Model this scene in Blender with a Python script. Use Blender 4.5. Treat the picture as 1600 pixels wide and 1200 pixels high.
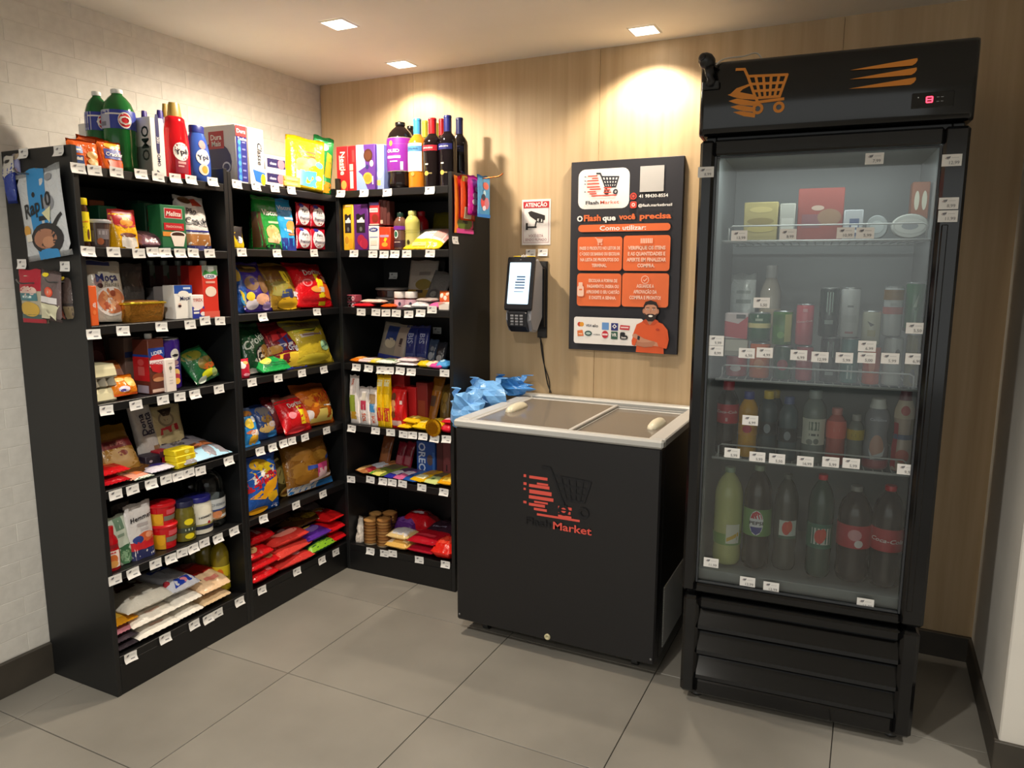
import bpy, math, random
from math import pi, sin, cos, radians, atan2, sqrt, exp
from mathutils import Vector, Matrix, noise
from mathutils.geometry import tessellate_polygon
for o in list(bpy.data.objects): bpy.data.objects.remove(o)
SC = bpy.context.scene; COL = SC.collection
random.seed(4)
# ---------------------------------------------------------------- camera
def camera():
    yaw, pitch, roll = .4523, -.1557, .0041
    cd = bpy.data.cameras.new('camera'); co = bpy.data.objects.new('camera', cd); COL.objects.link(co)
    fw = Vector((-sin(yaw)*cos(pitch), cos(yaw)*cos(pitch), sin(pitch)))
    rt = Vector((cos(yaw), sin(yaw), 0)); up = rt.cross(fw)
    r = rt*cos(roll)+up*sin(roll); u = up*cos(roll)-rt*sin(roll)
    m = Matrix((r, u, -fw)).transposed().to_4x4(); m.translation = (2.5421, -3.0315, 1.4367)
    co.matrix_world = m
    cd.sensor_width = 36; cd.lens = 1148.12*36/1600; cd.clip_start = .02
    SC.camera = co
camera()
# ---------------------------------------------------------------- light and exposure
SC.view_settings.view_transform = 'Standard'; SC.view_settings.look = 'None'
SC.view_settings.gamma = 1; SC.view_settings.use_curve_mapping = False
SC.view_settings.exposure = 0.52
wd = bpy.data.worlds.new('world'); SC.world = wd; wd.use_nodes = True
wd.node_tree.nodes['Background'].inputs[0].default_value = (.96, .97, .93, 1)
wd.node_tree.nodes['Background'].inputs[1].default_value = .7
H = 2.3316
WARM = (1, .865, .69); NEUT = (1, .95, .86)
def spot(x, y, power, col, size=128, blend=.5):
    l = bpy.data.lights.new('downlight_beam', 'SPOT'); l.energy = power; l.color = col
    l.spot_size = radians(size); l.spot_blend = blend; l.shadow_soft_size = .035
    o = bpy.data.objects.new('downlight_beam', l); COL.objects.link(o); o.location = (x, y, H-.012); return o
LAMPS = [(.594, -.155, 15, WARM, 140), (1.696, -.155, 42, WARM, 132), (.693, -.705, 72, WARM, 172),
         (1.70, -2.45, 80, NEUT, 150), (.69, -2.45, 12, NEUT, 150), (3.7, -1.05, 75, NEUT, 66), (1.7, -4.0, 50, NEUT, 150)]
for L in LAMPS: spot(*L)
# ---------------------------------------------------------------- materials
def lin(h):
    c = [int(h[i:i+2], 16)/255 for i in (0, 2, 4)]
    return [x/12.92 if x <= .04045 else ((x+.055)/1.055)**2.4 for x in c]
MC = {}
KINDS = {'film': (.24, .03, .4), 'paper': (.55, .02, .05), 'plastic': (.32, .02, .05), 'matte': (.8, .04, .1), 'print': (.4, .02, .05),
         'gloss': (.12, .02, .02), 'laminate': (.42, .05, .05), 'bottle': (.08, .02, .02), 'metal': (.3, .03, .02), 'foil': (.25, .03, .3)}
def M(h, kind='print'):
    k = (h, kind)
    if k in MC: return MC[k]
    m = bpy.data.materials.new('%s_%s' % (kind, h)); m.use_nodes = True; MC[k] = m
    nt = m.node_tree; N = nt.nodes; L = nt.links; b = N['Principled BSDF']
    if h == 'clear' or kind == 'glass':
        out = N['Material Output']; N.remove(b)
        tr = N.new('ShaderNodeBsdfTransparent'); gl = N.new('ShaderNodeBsdfGlossy'); mx = N.new('ShaderNodeMixShader'); fr = N.new('ShaderNodeFresnel')
        tint = {'clear': (.8, .82, .82, 1), 'pane': (.95, .97, .96, 1), 'lid': (.42, .41, .4, 1), 'wrap': (.93, .92, .9, 1)}.get(h, (.8, .8, .8, 1))
        tr.inputs[0].default_value = tint; gl.inputs['Roughness'].default_value = .03 if h == 'pane' else .1
        fr.inputs[0].default_value = {'pane': 1.7, 'lid': 5.0, 'wrap': 1.25}.get(h, 1.5)
        if h in ('clear', 'wrap'):
            nz = N.new('ShaderNodeTexNoise'); nz.inputs['Scale'].default_value = 40; bp = N.new('ShaderNodeBump'); bp.inputs['Strength'].default_value = .15
            L.new(nz.outputs[0], bp.inputs['Height']); L.new(bp.outputs[0], gl.inputs['Normal'])
        L.new(fr.outputs[0], mx.inputs[0]); L.new(tr.outputs[0], mx.inputs[1]); L.new(gl.outputs[0], mx.inputs[2]); L.new(mx.outputs[0], out.inputs[0])
        if h == 'lid':   # frosted inside: part of the light scatters
            df = N.new('ShaderNodeBsdfDiffuse'); df.inputs[0].default_value = (*lin('9a9084'), 1); m2 = N.new('ShaderNodeMixShader'); m2.inputs[0].default_value = .42
            L.new(mx.outputs[0], m2.inputs[1]); L.new(df.outputs[0], m2.inputs[2]); L.new(m2.outputs[0], out.inputs[0])
        return m
    c = lin(h)
    rough, var, bump = KINDS[kind]
    tc = N.new('ShaderNodeTexCoord'); nz = N.new('ShaderNodeTexNoise'); nz.inputs['Scale'].default_value = 22; nz.inputs['Detail'].default_value = 3
    L.new(tc.outputs['Object'], nz.inputs['Vector'])
    cr = N.new('ShaderNodeMapRange'); cr.inputs[3].default_value = 1-var*2; cr.inputs[4].default_value = 1+var*2; L.new(nz.outputs[0], cr.inputs[0])
    vm = N.new('ShaderNodeVectorMath'); vm.operation = 'SCALE'; vm.inputs[0].default_value = c; L.new(cr.outputs[0], vm.inputs['Scale'])
    L.new(vm.outputs[0], b.inputs['Base Color']); b.inputs['Roughness'].default_value = rough
    if kind in ('metal', 'foil'): b.inputs['Metallic'].default_value = .8
    if kind in ('film', 'foil'):
        n2 = N.new('ShaderNodeTexNoise'); n2.inputs['Scale'].default_value = 55; n2.inputs['Detail'].default_value = 2; n2.inputs['Distortion'].default_value = 1.2
        L.new(tc.outputs['Object'], n2.inputs['Vector'])
        bp = N.new('ShaderNodeBump'); bp.inputs['Strength'].default_value = bump; bp.inputs['Distance'].default_value = .006
        L.new(n2.outputs[0], bp.inputs['Height']); L.new(bp.outputs[0], b.inputs['Normal'])
    return m
def emis(name, col, s):
    m = bpy.data.materials.new(name); m.use_nodes = True; N = m.node_tree.nodes; b = N['Principled BSDF']
    b.inputs['Emission Color'].default_value = (*col, 1); b.inputs['Emission Strength'].default_value = s; b.inputs['Base Color'].default_value = (*[x*.3 for x in col], 1)
    return m
def surf(name, c1, c2, scale, stretch=(1, 1, 1), rough=.5, bump=0, rnd=0, detail=5, coord='Object', spec=.5, r2=None):
    m = bpy.data.materials.new(name); m.use_nodes = True; nt = m.node_tree; N = nt.nodes; L = nt.links; b = N['Principled BSDF']
    tc = N.new('ShaderNodeTexCoord'); mp = N.new('ShaderNodeMapping'); mp.inputs['Scale'].default_value = stretch
    nz = N.new('ShaderNodeTexNoise'); nz.inputs['Scale'].default_value = scale; nz.inputs['Detail'].default_value = detail
    if coord == 'World':
        g = N.new('ShaderNodeNewGeometry'); L.new(g.outputs['Position'], mp.inputs[0])
    else: L.new(tc.outputs[coord], mp.inputs[0])
    L.new(mp.outputs[0], nz.inputs['Vector'])
    rp = N.new('ShaderNodeValToRGB'); rp.color_ramp.elements[0].position = .3; rp.color_ramp.elements[1].position = .7
    rp.color_ramp.elements[0].color = (*lin(c1), 1); rp.color_ramp.elements[1].color = (*lin(c2), 1)
    L.new(nz.outputs[0], rp.inputs[0]); last = rp.outputs[0]
    if rnd:
        oi = N.new('ShaderNodeObjectInfo'); mr = N.new('ShaderNodeMapRange'); mr.inputs[3].default_value = 1-rnd; mr.inputs[4].default_value = 1+rnd
        L.new(oi.outputs['Random'], mr.inputs[0]); vm = N.new('ShaderNodeVectorMath'); vm.operation = 'SCALE'
        L.new(last, vm.inputs[0]); L.new(mr.outputs[0], vm.inputs['Scale']); last = vm.outputs[0]
    L.new(last, b.inputs['Base Color']); b.inputs['Roughness'].default_value = rough; b.inputs['Specular IOR Level'].default_value = spec
    if bump:
        bp = N.new('ShaderNodeBump'); bp.inputs['Strength'].default_value = bump; bp.inputs['Distance'].default_value = .003
        L.new(nz.outputs[0], bp.inputs['Height']); L.new(bp.outputs[0], b.inputs['Normal'])
    return m
# ---------------------------------------------------------------- geometry helpers
class G:
    def __init__(s): s.v = []; s.f = []; s.m = []; s.mats = []
    def mi(s, mat):
        if mat not in s.mats: s.mats.append(mat)
        return s.mats.index(mat)
    def add(s, vs, fs, mat):
        n = len(s.v); s.v += [tuple(x) for x in vs]; k = s.mi(mat)
        for f in fs: s.f.append(tuple(i+n for i in f)); s.m.append(k)
def link(name, g, parent=None, smooth=False, loc=None, rz=0, T=None, ang=None):
    me = bpy.data.meshes.new(name); me.from_pydata([T(v) for v in g.v] if T else g.v, [], g.f)
    for m in g.mats: me.materials.append(m)
    me.polygons.foreach_set('material_index', g.m)
    if smooth: me.polygons.foreach_set('use_smooth', [True]*len(g.f))
    if ang: me.set_sharp_from_angle(angle=radians(ang))
    me.update()
    o = bpy.data.objects.new(name, me); COL.objects.link(o)
    if parent: o.parent = parent
    if loc is not None: o.location = loc
    o.rotation_euler.z = rz
    return o
def tag(o, label, cat, group=None):
    o['label'] = label; o['category'] = cat
    if group: o['group'] = group
    return o
def empty(name, label, cat, loc=(0, 0, 0), rz=0, group=None):
    o = bpy.data.objects.new(name, None); COL.objects.link(o); o.location = loc; o.rotation_euler.z = rz
    o.empty_display_size = .05
    return tag(o, label, cat, group)
def struct(o): o['kind'] = 'structure'; return o
def bx(g, x0, y0, z0, x1, y1, z1, mat, b=.002):
    b = min(b, (x1-x0)/2.2, (y1-y0)/2.2, (z1-z0)/2.2)
    V = []; idx = {}
    X = (x0, x1); Y = (y0, y1); Z = (z0, z1)
    for i in (0, 1):
        for j in (0, 1):
            for k in (0, 1):
                for a in (0, 1, 2):
                    p = [X[i], Y[j], Z[k]]; s = (i, j, k)
                    for c in (0, 1, 2):
                        if c != a: p[c] += b*(1-2*s[c])
                    idx[(i, j, k, a)] = len(V); V.append(p)
    F = []
    for a in (0, 1, 2):
        for s in (0, 1):
            o = [c for c in (0, 1, 2) if c != a]; q = []
            for (u, w) in ((0, 0), (1, 0), (1, 1), (0, 1)):
                t = [0, 0, 0]; t[a] = s; t[o[0]] = u; t[o[1]] = w; q.append(idx[(*t, a)])
            if (s == 1) != (a != 1): q.reverse()
            F.append(q)
    def fx(q):   # orient outward
        c = Vector(((x0+x1)/2, (y0+y1)/2, (z0+z1)/2)); P = [Vector(V[i]) for i in q]
        n = (P[1]-P[0]).cross(P[2]-P[0]); m = sum(P, Vector())/len(P)
        return q if n.dot(m-c) > 0 else q[::-1]
    for a in (0, 1, 2):
        o = [c for c in (0, 1, 2) if c != a]
        for u in (0, 1):
            for w in (0, 1):
                q = []
                for e, ax in ((0, o[0]), (1, o[0]), (1, o[1]), (0, o[1])):
                    t = [0, 0, 0]; t[a] = e; t[o[0]] = u; t[o[1]] = w; q.append(idx[(*t, ax)])
                F.append(q)
    for i in (0, 1):
        for j in (0, 1):
            for k in (0, 1): F.append([idx[(i, j, k, a)] for a in (0, 1, 2)])
    g.add(V, [fx(q) for q in F], mat)
def loft(g, rings, mat, cap0=True, cap1=True):
    n = len(rings[0]); V = [p for r in rings for p in r]; F = []
    for i in range(len(rings)-1):
        for j in range(n): F.append((i*n+j, i*n+(j+1) % n, (i+1)*n+(j+1) % n, (i+1)*n+j))
    if cap0: F.append(tuple(range(n-1, -1, -1)))
    if cap1: F.append(tuple((len(rings)-1)*n+j for j in range(n)))
    g.add(V, F, mat)
def lathe(g, prof, mat, n=20, cx=0, cy=0, sy=1, cap0=True, cap1=True):
    loft(g, [[(cx+r*sin(2*pi*j/n), cy-sy*r*cos(2*pi*j/n), z) for j in range(n)] for r, z in prof], mat, cap0, cap1)
def tube(g, pts, r, mat, n=6):
    P = [Vector(p) for p in pts]; rings = []
    for i, p in enumerate(P):
        d = (P[min(i+1, len(P)-1)]-P[max(i-1, 0)]).normalized()
        a = d.cross(Vector((0, 0, 1))) if abs(d.z) < .95 else d.cross(Vector((1, 0, 0)))
        a.normalize(); b = d.cross(a)
        rings.append([tuple(p+a*r*cos(2*pi*j/n)+b*r*sin(2*pi*j/n)) for j in range(n)])
    loft(g, rings, mat)
def rring(x0, y0, x1, y1, r, z, n=4):
    out = []
    for cx, cy, a in ((x1-r, y1-r, 0), (x0+r, y1-r, pi/2), (x0+r, y0+r, pi), (x1-r, y0+r, 1.5*pi)):
        for i in range(n+1): t = a+pi/2*i/n; out.append((cx+r*cos(t), cy+r*sin(t), z))
    return out
# ---------------------------------------------------------------- text and flat print
TXT = {}
def text2d(s, bold, shear):
    k = (s, bold, shear)
    if k in TXT: return TXT[k]
    cu = bpy.data.curves.new('t', 'FONT'); cu.body = s; cu.size = 1; cu.resolution_u = 2; cu.offset = .02*bold; cu.shear = shear; cu.fill_mode = 'FRONT'
    ob = bpy.data.objects.new('t', cu); COL.objects.link(ob)
    bpy.context.view_layer.update()
    me = bpy.data.meshes.new_from_object(ob.evaluated_get(bpy.context.evaluated_depsgraph_get()))
    V = [(v.co.x, v.co.y) for v in me.vertices]; F = [tuple(p.vertices) for p in me.polygons]
    bpy.data.objects.remove(ob); bpy.data.curves.remove(cu); bpy.data.meshes.remove(me)
    if not V: V = [(0, 0), (1, 0), (0, 1)]
    xs = [v[0] for v in V]; cx = (min(xs)+max(xs))/2
    TXT[k] = ([((x-cx)/.7, y/.7-.5) for x, y in V], F, (max(xs)-min(xs))/.7)
    return TXT[k]
class Dec:
    """flat print laid on a surface S(x, z, offset) -> point, in metres"""
    def __init__(s, S, curved=False, base=.0005, kind='print', step=.00012):
        s.S = S; s.c = curved; s.n = 0; s.base = base; s.kind = kind; s.step = step; s.g = G(); s.t = G(); s.l = G()
    def off(s): s.n += 1; return s.base+s.n*s.step
    def tris(s, V, F, col, g=None, sub=None):
        o = s.off()+((.0016 if s.c else .0002) if g is s.t else 0); mat = M(col, s.kind) if isinstance(col, str) else col
        (g or s.g).add([s.S(x, z, o) for x, z in V], F, mat)
    def rect(s, x0, z0, x1, z1, col, g=None):
        nx, nz = (max(1, min(14, int(abs(x1-x0)/.008))), max(1, min(10, int(abs(z1-z0)/.012)))) if s.c else (1, 1)
        V = [(x0+(x1-x0)*i/nx, z0+(z1-z0)*j/nz) for j in range(nz+1) for i in range(nx+1)]
        F = [(j*(nx+1)+i, j*(nx+1)+i+1, (j+1)*(nx+1)+i+1, (j+1)*(nx+1)+i) for j in range(nz) for i in range(nx)]
        s.tris(V, F, col, g)
    def ell(s, cx, cz, rx, rz, col, n=18, p=2.0):
        K = 3 if s.c else 1; V = [(cx, cz)]; F = []
        def pt(a, k):
            c, q = cos(a), sin(a)
            return (cx+rx*k*math.copysign(abs(c)**(2/p), c), cz+rz*k*math.copysign(abs(q)**(2/p), q))
        for k in range(1, K+1): V += [pt(2*pi*j/n, k/K) for j in range(n)]
        for j in range(n): F.append((0, 1+j, 1+(j+1) % n))
        for k in range(K-1):
            for j in range(n): a = 1+k*n; F.append((a+j, a+n+j, a+n+(j+1) % n, a+(j+1) % n))
        s.tris(V, F, col)
    def ring(s, cx, cz, r0, r1, col, n=20):
        V = [(cx+r*cos(2*pi*j/n), cz+r*sin(2*pi*j/n)) for r in (r0, r1) for j in range(n)]
        s.tris(V, [(j, n+j, n+(j+1) % n, (j+1) % n) for j in range(n)], col)
    def rrect(s, x0, z0, x1, z1, r, col):
        P = [(p[0], p[1]) for p in rring(x0, z0, x1, z1, r, 0)]; s.tris(P, [tuple(range(len(P)))], col)
    def poly(s, P, col):
        F = [tuple(f) for f in tessellate_polygon([[Vector((x, z, 0)) for x, z in P]])]; V = list(P)
        for _ in range(2 if s.c else 0):
            F2 = []; ed = {}
            def mid(a, b):
                k = (min(a, b), max(a, b))
                if k not in ed: ed[k] = len(V); V.append(((V[a][0]+V[b][0])/2, (V[a][1]+V[b][1])/2))
                return ed[k]
            for a, b, c in F: d, e, f = mid(a, b), mid(b, c), mid(c, a); F2 += [(a, d, f), (d, b, e), (f, e, c), (d, e, f)]
            F = F2
        s.tris(V, F, col)
    def seg(s, x0, z0, x1, z1, w, col):
        d = Vector((x1-x0, z1-z0)); d.normalize(); n = Vector((-d.y, d.x))*w/2; d = d*w*.3
        s.tris([(x0-d.x+n.x, z0-d.y+n.y), (x1+d.x+n.x, z1+d.y+n.y), (x1+d.x-n.x, z1+d.y-n.y), (x0-d.x-n.x, z0-d.y-n.y)], [(0, 1, 2, 3)], col)
    def text(s, st, cx, cz, h, col, rot=0, bold=1, shear=0, maxw=None, width=None):
        V, F, w = text2d(st, bold, shear); k = h; kx = h
        if width: kx = width/w
        elif maxw and w*h > maxw: k = kx = maxw/w
        a = radians(rot); c, q = cos(a), sin(a)
        s.tris([(cx+kx*x*c-k*z*q, cz+kx*x*q+k*z*c) for x, z in V], F, col, s.t)
    def done(s, parent, T=None, names=('print', 'lettering', 'label'), kind=None):
        for g, n in ((s.g, names[0]), (s.t, names[1]), (s.l, names[2])):
            if g.f: link(n, g, parent, s.c, T=T)
# ---------------------------------------------------------------- goods
UN = {'A': (.35, 0, 90), 'B': (.35, 0, 90), 'C': (0, -.341, 0), 'F': (2.052, -.717, 3.79), 'S': (0, -1.555, 0), 'R': (.956, 0, 90), 'W': (0, 0, 0)}
def frame(un, u, v, z):
    ox, oy, a = UN[un]; a = radians(a)
    return (ox+u*cos(a)-v*sin(a), oy+u*sin(a)+v*cos(a), z), a
PR = {  # body profile (radius, height) and cap profile, both as shares of the whole
 'soda': ([(.7, 0), (.86, .012), (.98, .05), (1, .1), (.95, .2), (.97, .27), (1, .32), (1, .7), (.96, .76), (.8, .84), (.55, .9), (.34, .935), (.3, .955)], [(.36, .95), (.37, .957), (.37, .99), (.34, 1)], 1),
 'wine': ([(.9, 0), (1, .015), (1, .62), (.95, .67), (.75, .715), (.5, .75), (.4, .78), (.38, .8)], [(.42, .76), (.42, .965), (.45, .968), (.45, .98), (.42, .985), (.42, .996), (.38, 1)], 1),
 'pet': ([(.85, 0), (.98, .02), (1, .06), (.96, .3), (.95, .5), (1, .68), (.95, .76), (.72, .83), (.5, .88), (.48, .9)], [(.52, .885), (.54, .9), (.54, .985), (.5, 1)], 1),
 'yog': ([(.85, 0), (.98, .015), (1, .05), (1, .3), (.86, .45), (.88, .55), (1, .68), (.96, .76), (.75, .84), (.6, .87)], [(.66, .865), (.66, .88), (.56, .95), (.54, .995), (.5, 1)], 1),
 'jug': ([(.9, 0), (1, .02), (1, .45), (.9, .62), (.78, .74), (.74, .8), (.6, .82)], [(.56, .815), (.55, .84), (.44, .97), (.4, 1)], .62),
 'jug2': ([(.85, 0), (.95, .02), (1, .2), (1, .4), (.9, .6), (.72, .78), (.58, .86), (.56, .88)], [(.6, .875), (.6, .985), (.56, 1)], .6),
 'ketchup': ([(.9, 0), (1, .02), (1, .4), (.86, .56), (.9, .64), (.7, .74), (.42, .8), (.4, .82)], [(.42, .81), (.42, .985), (.36, 1)], .7),
 'jar': ([(.9, 0), (1, .02), (1, .7), (.94, .78), (.86, .82), (.86, .88)], [(.9, .86), (.94, .87), (.94, .98), (.9, 1)], 1),
 'can': ([(.82, 0), (.95, .015), (1, .04), (1, .93), (.93, .965)], [(.94, .96), (.95, .975), (.9, .99), (.86, .99), (.85, .975), (.3, .975)], 1),
 'tub': ([(.95, 0), (1, .015), (1.17, .88), (1.17, .9)], [(1.24, .87), (1.26, .885), (1.26, .95), (1.2, .975), (1.12, .98), (1.1, 1)], 1)}
LABELS = set()
def I(un, u, v, z, kind, name, cat, label, w, h, d, col, dec=(), lean=0, roll=0, yaw=0, cap=None, gus=0, rot=0, flare=None, zb=0, flat=0, single=0, g=None):
    rot = rot or (-24 if un in 'AB' else 0)
    rnd = random.Random(label); seed = rnd.random()*50
    b = G(); extra = []; curved = True; S = Sl = None; fin = {'pouch': 'film', 'carton': 'paper'}.get(kind, 'bottle')
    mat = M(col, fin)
    if flat: kind = 'disc'
    if kind == 'carton':
        bx(b, -w/2, 0, 0, w/2, d, h, mat, .0022); curved = False
        S = lambda x, zz, o: (x, -o, zz); Sl = lambda x, zz, o: (-w/2-o, d/2-x, zz)
        if cap: c = G(); lathe(c, [(.011, h-.001), (.012, h+.004), (.012, h+.016), (.01, h+.018)], M(cap, 'plastic'), 14, 0, d*.45); extra.append(('cap', c, True))
    elif kind == 'pouch':
        nx, nz = (14, 16) if w*h > .006 else (9, 11)
        fl = lean >= 65; e0 = .05 if fl else .07
        P = [[None]*(nx+1) for _ in range(nz+1)]; Q = [[None]*(nx+1) for _ in range(nz+1)]
        ns = .28 if min(w, h) > .05 else .13
        for i in range(nz+1):
            t = i/nz; k = min(1, max(0, (t-e0)/(1-2*e0)))
            pil = sin(pi*k)**(.3 if fl else .5) if 0 < k < 1 else 0
            sta = min(1, max(0, (1-t-e0)/(1-e0)))**.5
            gt = pil*(1-gus)+sta*gus
            for j in range(nx+1):
                s = -1+2*j/nx
                pr = max(0, 1-abs(s)**(4.5 if fl else 2.4+gus*2.5))**.5
                nn = noise.noise(Vector((s*1.7+seed, t*2.6*h/max(w, .02)*.7, seed)))*ns + noise.noise(Vector((s*4+seed, t*6, seed+9)))*ns*.5 + noise.noise(Vector((s*8+seed, t*12, seed+4)))*ns*.32
                cre = sin(s*11+seed+3*t)*.05*(exp(-t/.16)+exp(-(1-t)/.16))*(1 if 0 < k < 1 else 0)
                th = d/2*gt*pr
                y = d/2*(nn*gt*pr+cre*(pr > 0))
                x = s*w/2*(1-.05*gt*(1-gus*.6)+.025*nn*(abs(s) > .9))
                zz = t*h+(.012*h*sin(s*5+seed) if i == nz else 0)+(.02*h*noise.noise(Vector((s*2, seed, 3))) if i in (0, nz) and not gus == 1 else 0)
                zz -= .02*h*(1-gus)*(1-s*s)*(1 if i == 0 else 0)
                wv = .0012*(-1)**j if (i == nz or i == 0 and gus < 1) else 0
                P[i][j] = (x, -th+y+wv, max(zz, 0)); Q[i][j] = (x, th+y*.4+wv, max(zz, 0))
        W_ = nx+1
        V = [p for r_ in P for p in r_]+[p for r_ in Q for p in r_]; n = W_*(nz+1); F = []
        for i in range(nz):
            for j in range(nx):
                a = i*W_+j; F.append((a, a+1, a+W_+1, a+W_)); F.append((n+a, n+a+W_, n+a+W_+1, n+a+1))
            a = i*W_; F.append((a, a+W_, n+a+W_, n+a)); a += nx; F.append((a, n+a, n+a+W_, a+W_))
        for j in range(nx): F.append((j, n+j, n+j+1, j+1)); a = nz*W_+j; F.append((a, a+1, n+a+1, n+a))
        b.add(V, F, mat)
        def S(x, zz, o):
            fs = min(max((x/w+.5)*nx, 0), nx-.001); ft = min(max(zz/h*nz, 0), nz-.001); i, j = int(ft), int(fs); a, c = ft-i, fs-j
            p = [(P[i][j][q]*(1-c)+P[i][j+1][q]*c)*(1-a)+(P[i+1][j][q]*(1-c)+P[i+1][j+1][q]*c)*a for q in (0, 1, 2)]
            du = Vector(P[i][j+1])-Vector(P[i][j]); dv = Vector(P[i+1][j])-Vector(P[i][j]); nrm = du.cross(dv)
            if nrm.length > 1e-9: nrm.normalize()
            else: nrm = Vector((0, -1, 0))
            return (p[0]+nrm.x*o, p[1]+nrm.y*o, p[2]+nrm.z*o)
    elif kind in PR:
        pb, pc, sy = PR[kind]
        R = w/2
        if kind == 'tub': R = w/2/1.26
        pb = [(r_*R, q*h) for r_, q in pb]; pc = [(r_*R, q*h) for r_, q in pc]
        if kind == 'tub' and flare == 1.0: pb = [(R*1.1, 0), (R*1.2, .02*h), (R*1.2, .66*h)]; pc = [(R*1.22, .62*h), (R*1.25, .65*h), (R*1.25, .97*h), (R*1.2, h)]
        lathe(b, pb, mat, 22, 0, 0, sy)
        if cap or kind == 'can': c = G(); lathe(c, pc, M(cap or 'a8acae', 'metal' if kind == 'can' else 'plastic'), 18, 0, 0, sy); extra.append(({'tub': 'lid', 'jar': 'lid', 'can': 'rim'}.get(kind, 'cap'), c, True))
        def rad(zz):
            for (r0, z0), (r1, z1) in zip(pb, pb[1:]):
                if z0 <= zz <= z1: return r0+(r1-r0)*(zz-z0)/max(z1-z0, 1e-6)
            return pb[-1][0]
        RR = max(p[0] for p in pb); ro = radians(rot)
        def S(x, zz, o):
            a = x/RR*1.25+ro; r_ = rad(zz)+o+.0004
            return (r_*sin(a), -sy*r_*cos(a), zz)
    elif kind == 'disc':
        curved = False; n = 28; e = .08
        rr = [[(w/2*k*cos(2*pi*j/n), y, h/2+h/2*k*sin(2*pi*j/n)) for j in range(n)] for k, y in ((.9, 0), (1, d*.2), (1, d*.8), (.9, d))]
        loft(b, rr, mat); c = G(); loft(c, [[(x*1.02, y-d*.05, h/2+(zz-h/2)*1.02) for x, y, zz in rr[1]], [(x*1.02, y+d*.12, h/2+(zz-h/2)*1.02) for x, y, zz in rr[1]]], mat, False, False); extra.append(('rim', c, True))
        S = lambda x, zz, o: (x, -o, zz)
    elif kind == 'puck':
        R = w/2; c = G(); k = 1 if single else 2
        if single:
            n = 24; loft(b, [[(R*q*cos(2*pi*j/n), y, R+R*q*sin(2*pi*j/n)) for j in range(n)] for q, y in ((.8, 0), (.97, .002), (1, .006), (1, .014), (.9, .018))], M(col, 'foil'))
            loft(c, [[(R*q*cos(2*pi*j/n), y, R+R*q*sin(2*pi*j/n)) for j in range(n)] for q, y in ((.6, -.0012), (.7, -.0012), (.7, .001))], M('b87a10', 'foil'), True, False); extra.append(('embossed_face', c, True))
        else:
            for q in (0, 1):
                z0 = q*h/2; lathe(b, [(R*.93, z0), (R*.93, z0+h*.36)], mat, 28); c = G()
                lathe(c, [(R*.95, z0+h*.33), (R, z0+h*.36), (R, z0+h*.43), (R*.95, z0+h*.47)], M('8a8480', 'plastic'), 28); extra.append(('lid', c, True))
    elif kind == 'loaf':
        rg = lambda k, zz, r_: rring(-w/2*k, d/2-d/2*k, w/2*k, d/2+d/2*k, r_, zz)
        loft(b, [rg(.84, 0, .02), rg(.87, .004, .02), rg(.95, h*.86, .022), rg(.95, h*.9, .022)], M('c08434', 'foil'))
        c = G(); loft(c, [rg(.95, h*.86, .022), rg(1.02, h*.9, .024), rg(1.02, h*.95, .024), rg(.96, h, .022), rg(.92, h*.94, .02)], M('d8b832', 'foil'), False, False); extra.append(('pan_rim', c, True))
        c = G(); loft(c, [rg(.9, h*.86, .02), rg(.88, h*.95, .022), rg(.7, h*1.04, .02), rg(.4, h*1.07, .012)], M('8a5a20', 'matte')); extra.append(('cake_crust', c, True))
    elif kind == 'eggs':
        bx(b, -w/2, 0, h*.42, w/2, d, h*.5, mat, .002)
        c = G()
        for i in range(3):
            for j in range(2): lathe(c, [(.28*w/2, 0), (.42*w/2, .006), (w/6.2, h*.3), (w/6, h*.43)], M(col, 'matte'), 12, -w/3+w/3*i, d*.25+d*.5*j, d/w*1.5)
        extra.append(('egg_tray', c, True)); c = G()
        loft(c, [rring(-w/2, -.002, w/2, d, .006, h*.5), rring(-w/2*.98, .002, w/2*.98, d*.98, .006, h*.8), rring(-w/2*.92, .008, w/2*.92, d*.94, .006, h)], M('e4dcb4', 'paper')); extra.append(('lid', c, False))
    elif kind == 'cookies':
        R = w/2; n = max(3, int(h/.0145)); b = G()
        lathe(b, [(R*.9, 0), (R, .001), (R, .003), (R*.9, .004)], M('d8c4a0', 'paper'), 16, 0, R)
        for i in range(n):
            c = G(); z0 = .004+(h-.006)*i/n; t = (h-.006)/n*.92; jx = rnd.uniform(-.002, .002)
            lathe(c, [(R*.8, z0), (R*.97, z0+t*.25), (R*.97, z0+t*.6), (R*.7, z0+t)], M(['c08a4c', 'cc9858', 'b88044'][i % 3], 'matte'), 16, jx, R); extra.append(('cookie', c, True))
        c = G(); lathe(c, [(R*1.03, .002), (R*1.06, h*.3), (R*1.04, h*.7), (R*1.05, h), (R*.5, h*1.06)], M('wrap', 'glass'), 16, 0, R, 1, False, False); extra.append(('wrapper', c, True))
    # print
    D = Dec(S, curved, .0009 if curved else .0004, 'print') if S else None
    DL = Dec(Sl, False) if Sl else None
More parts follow.
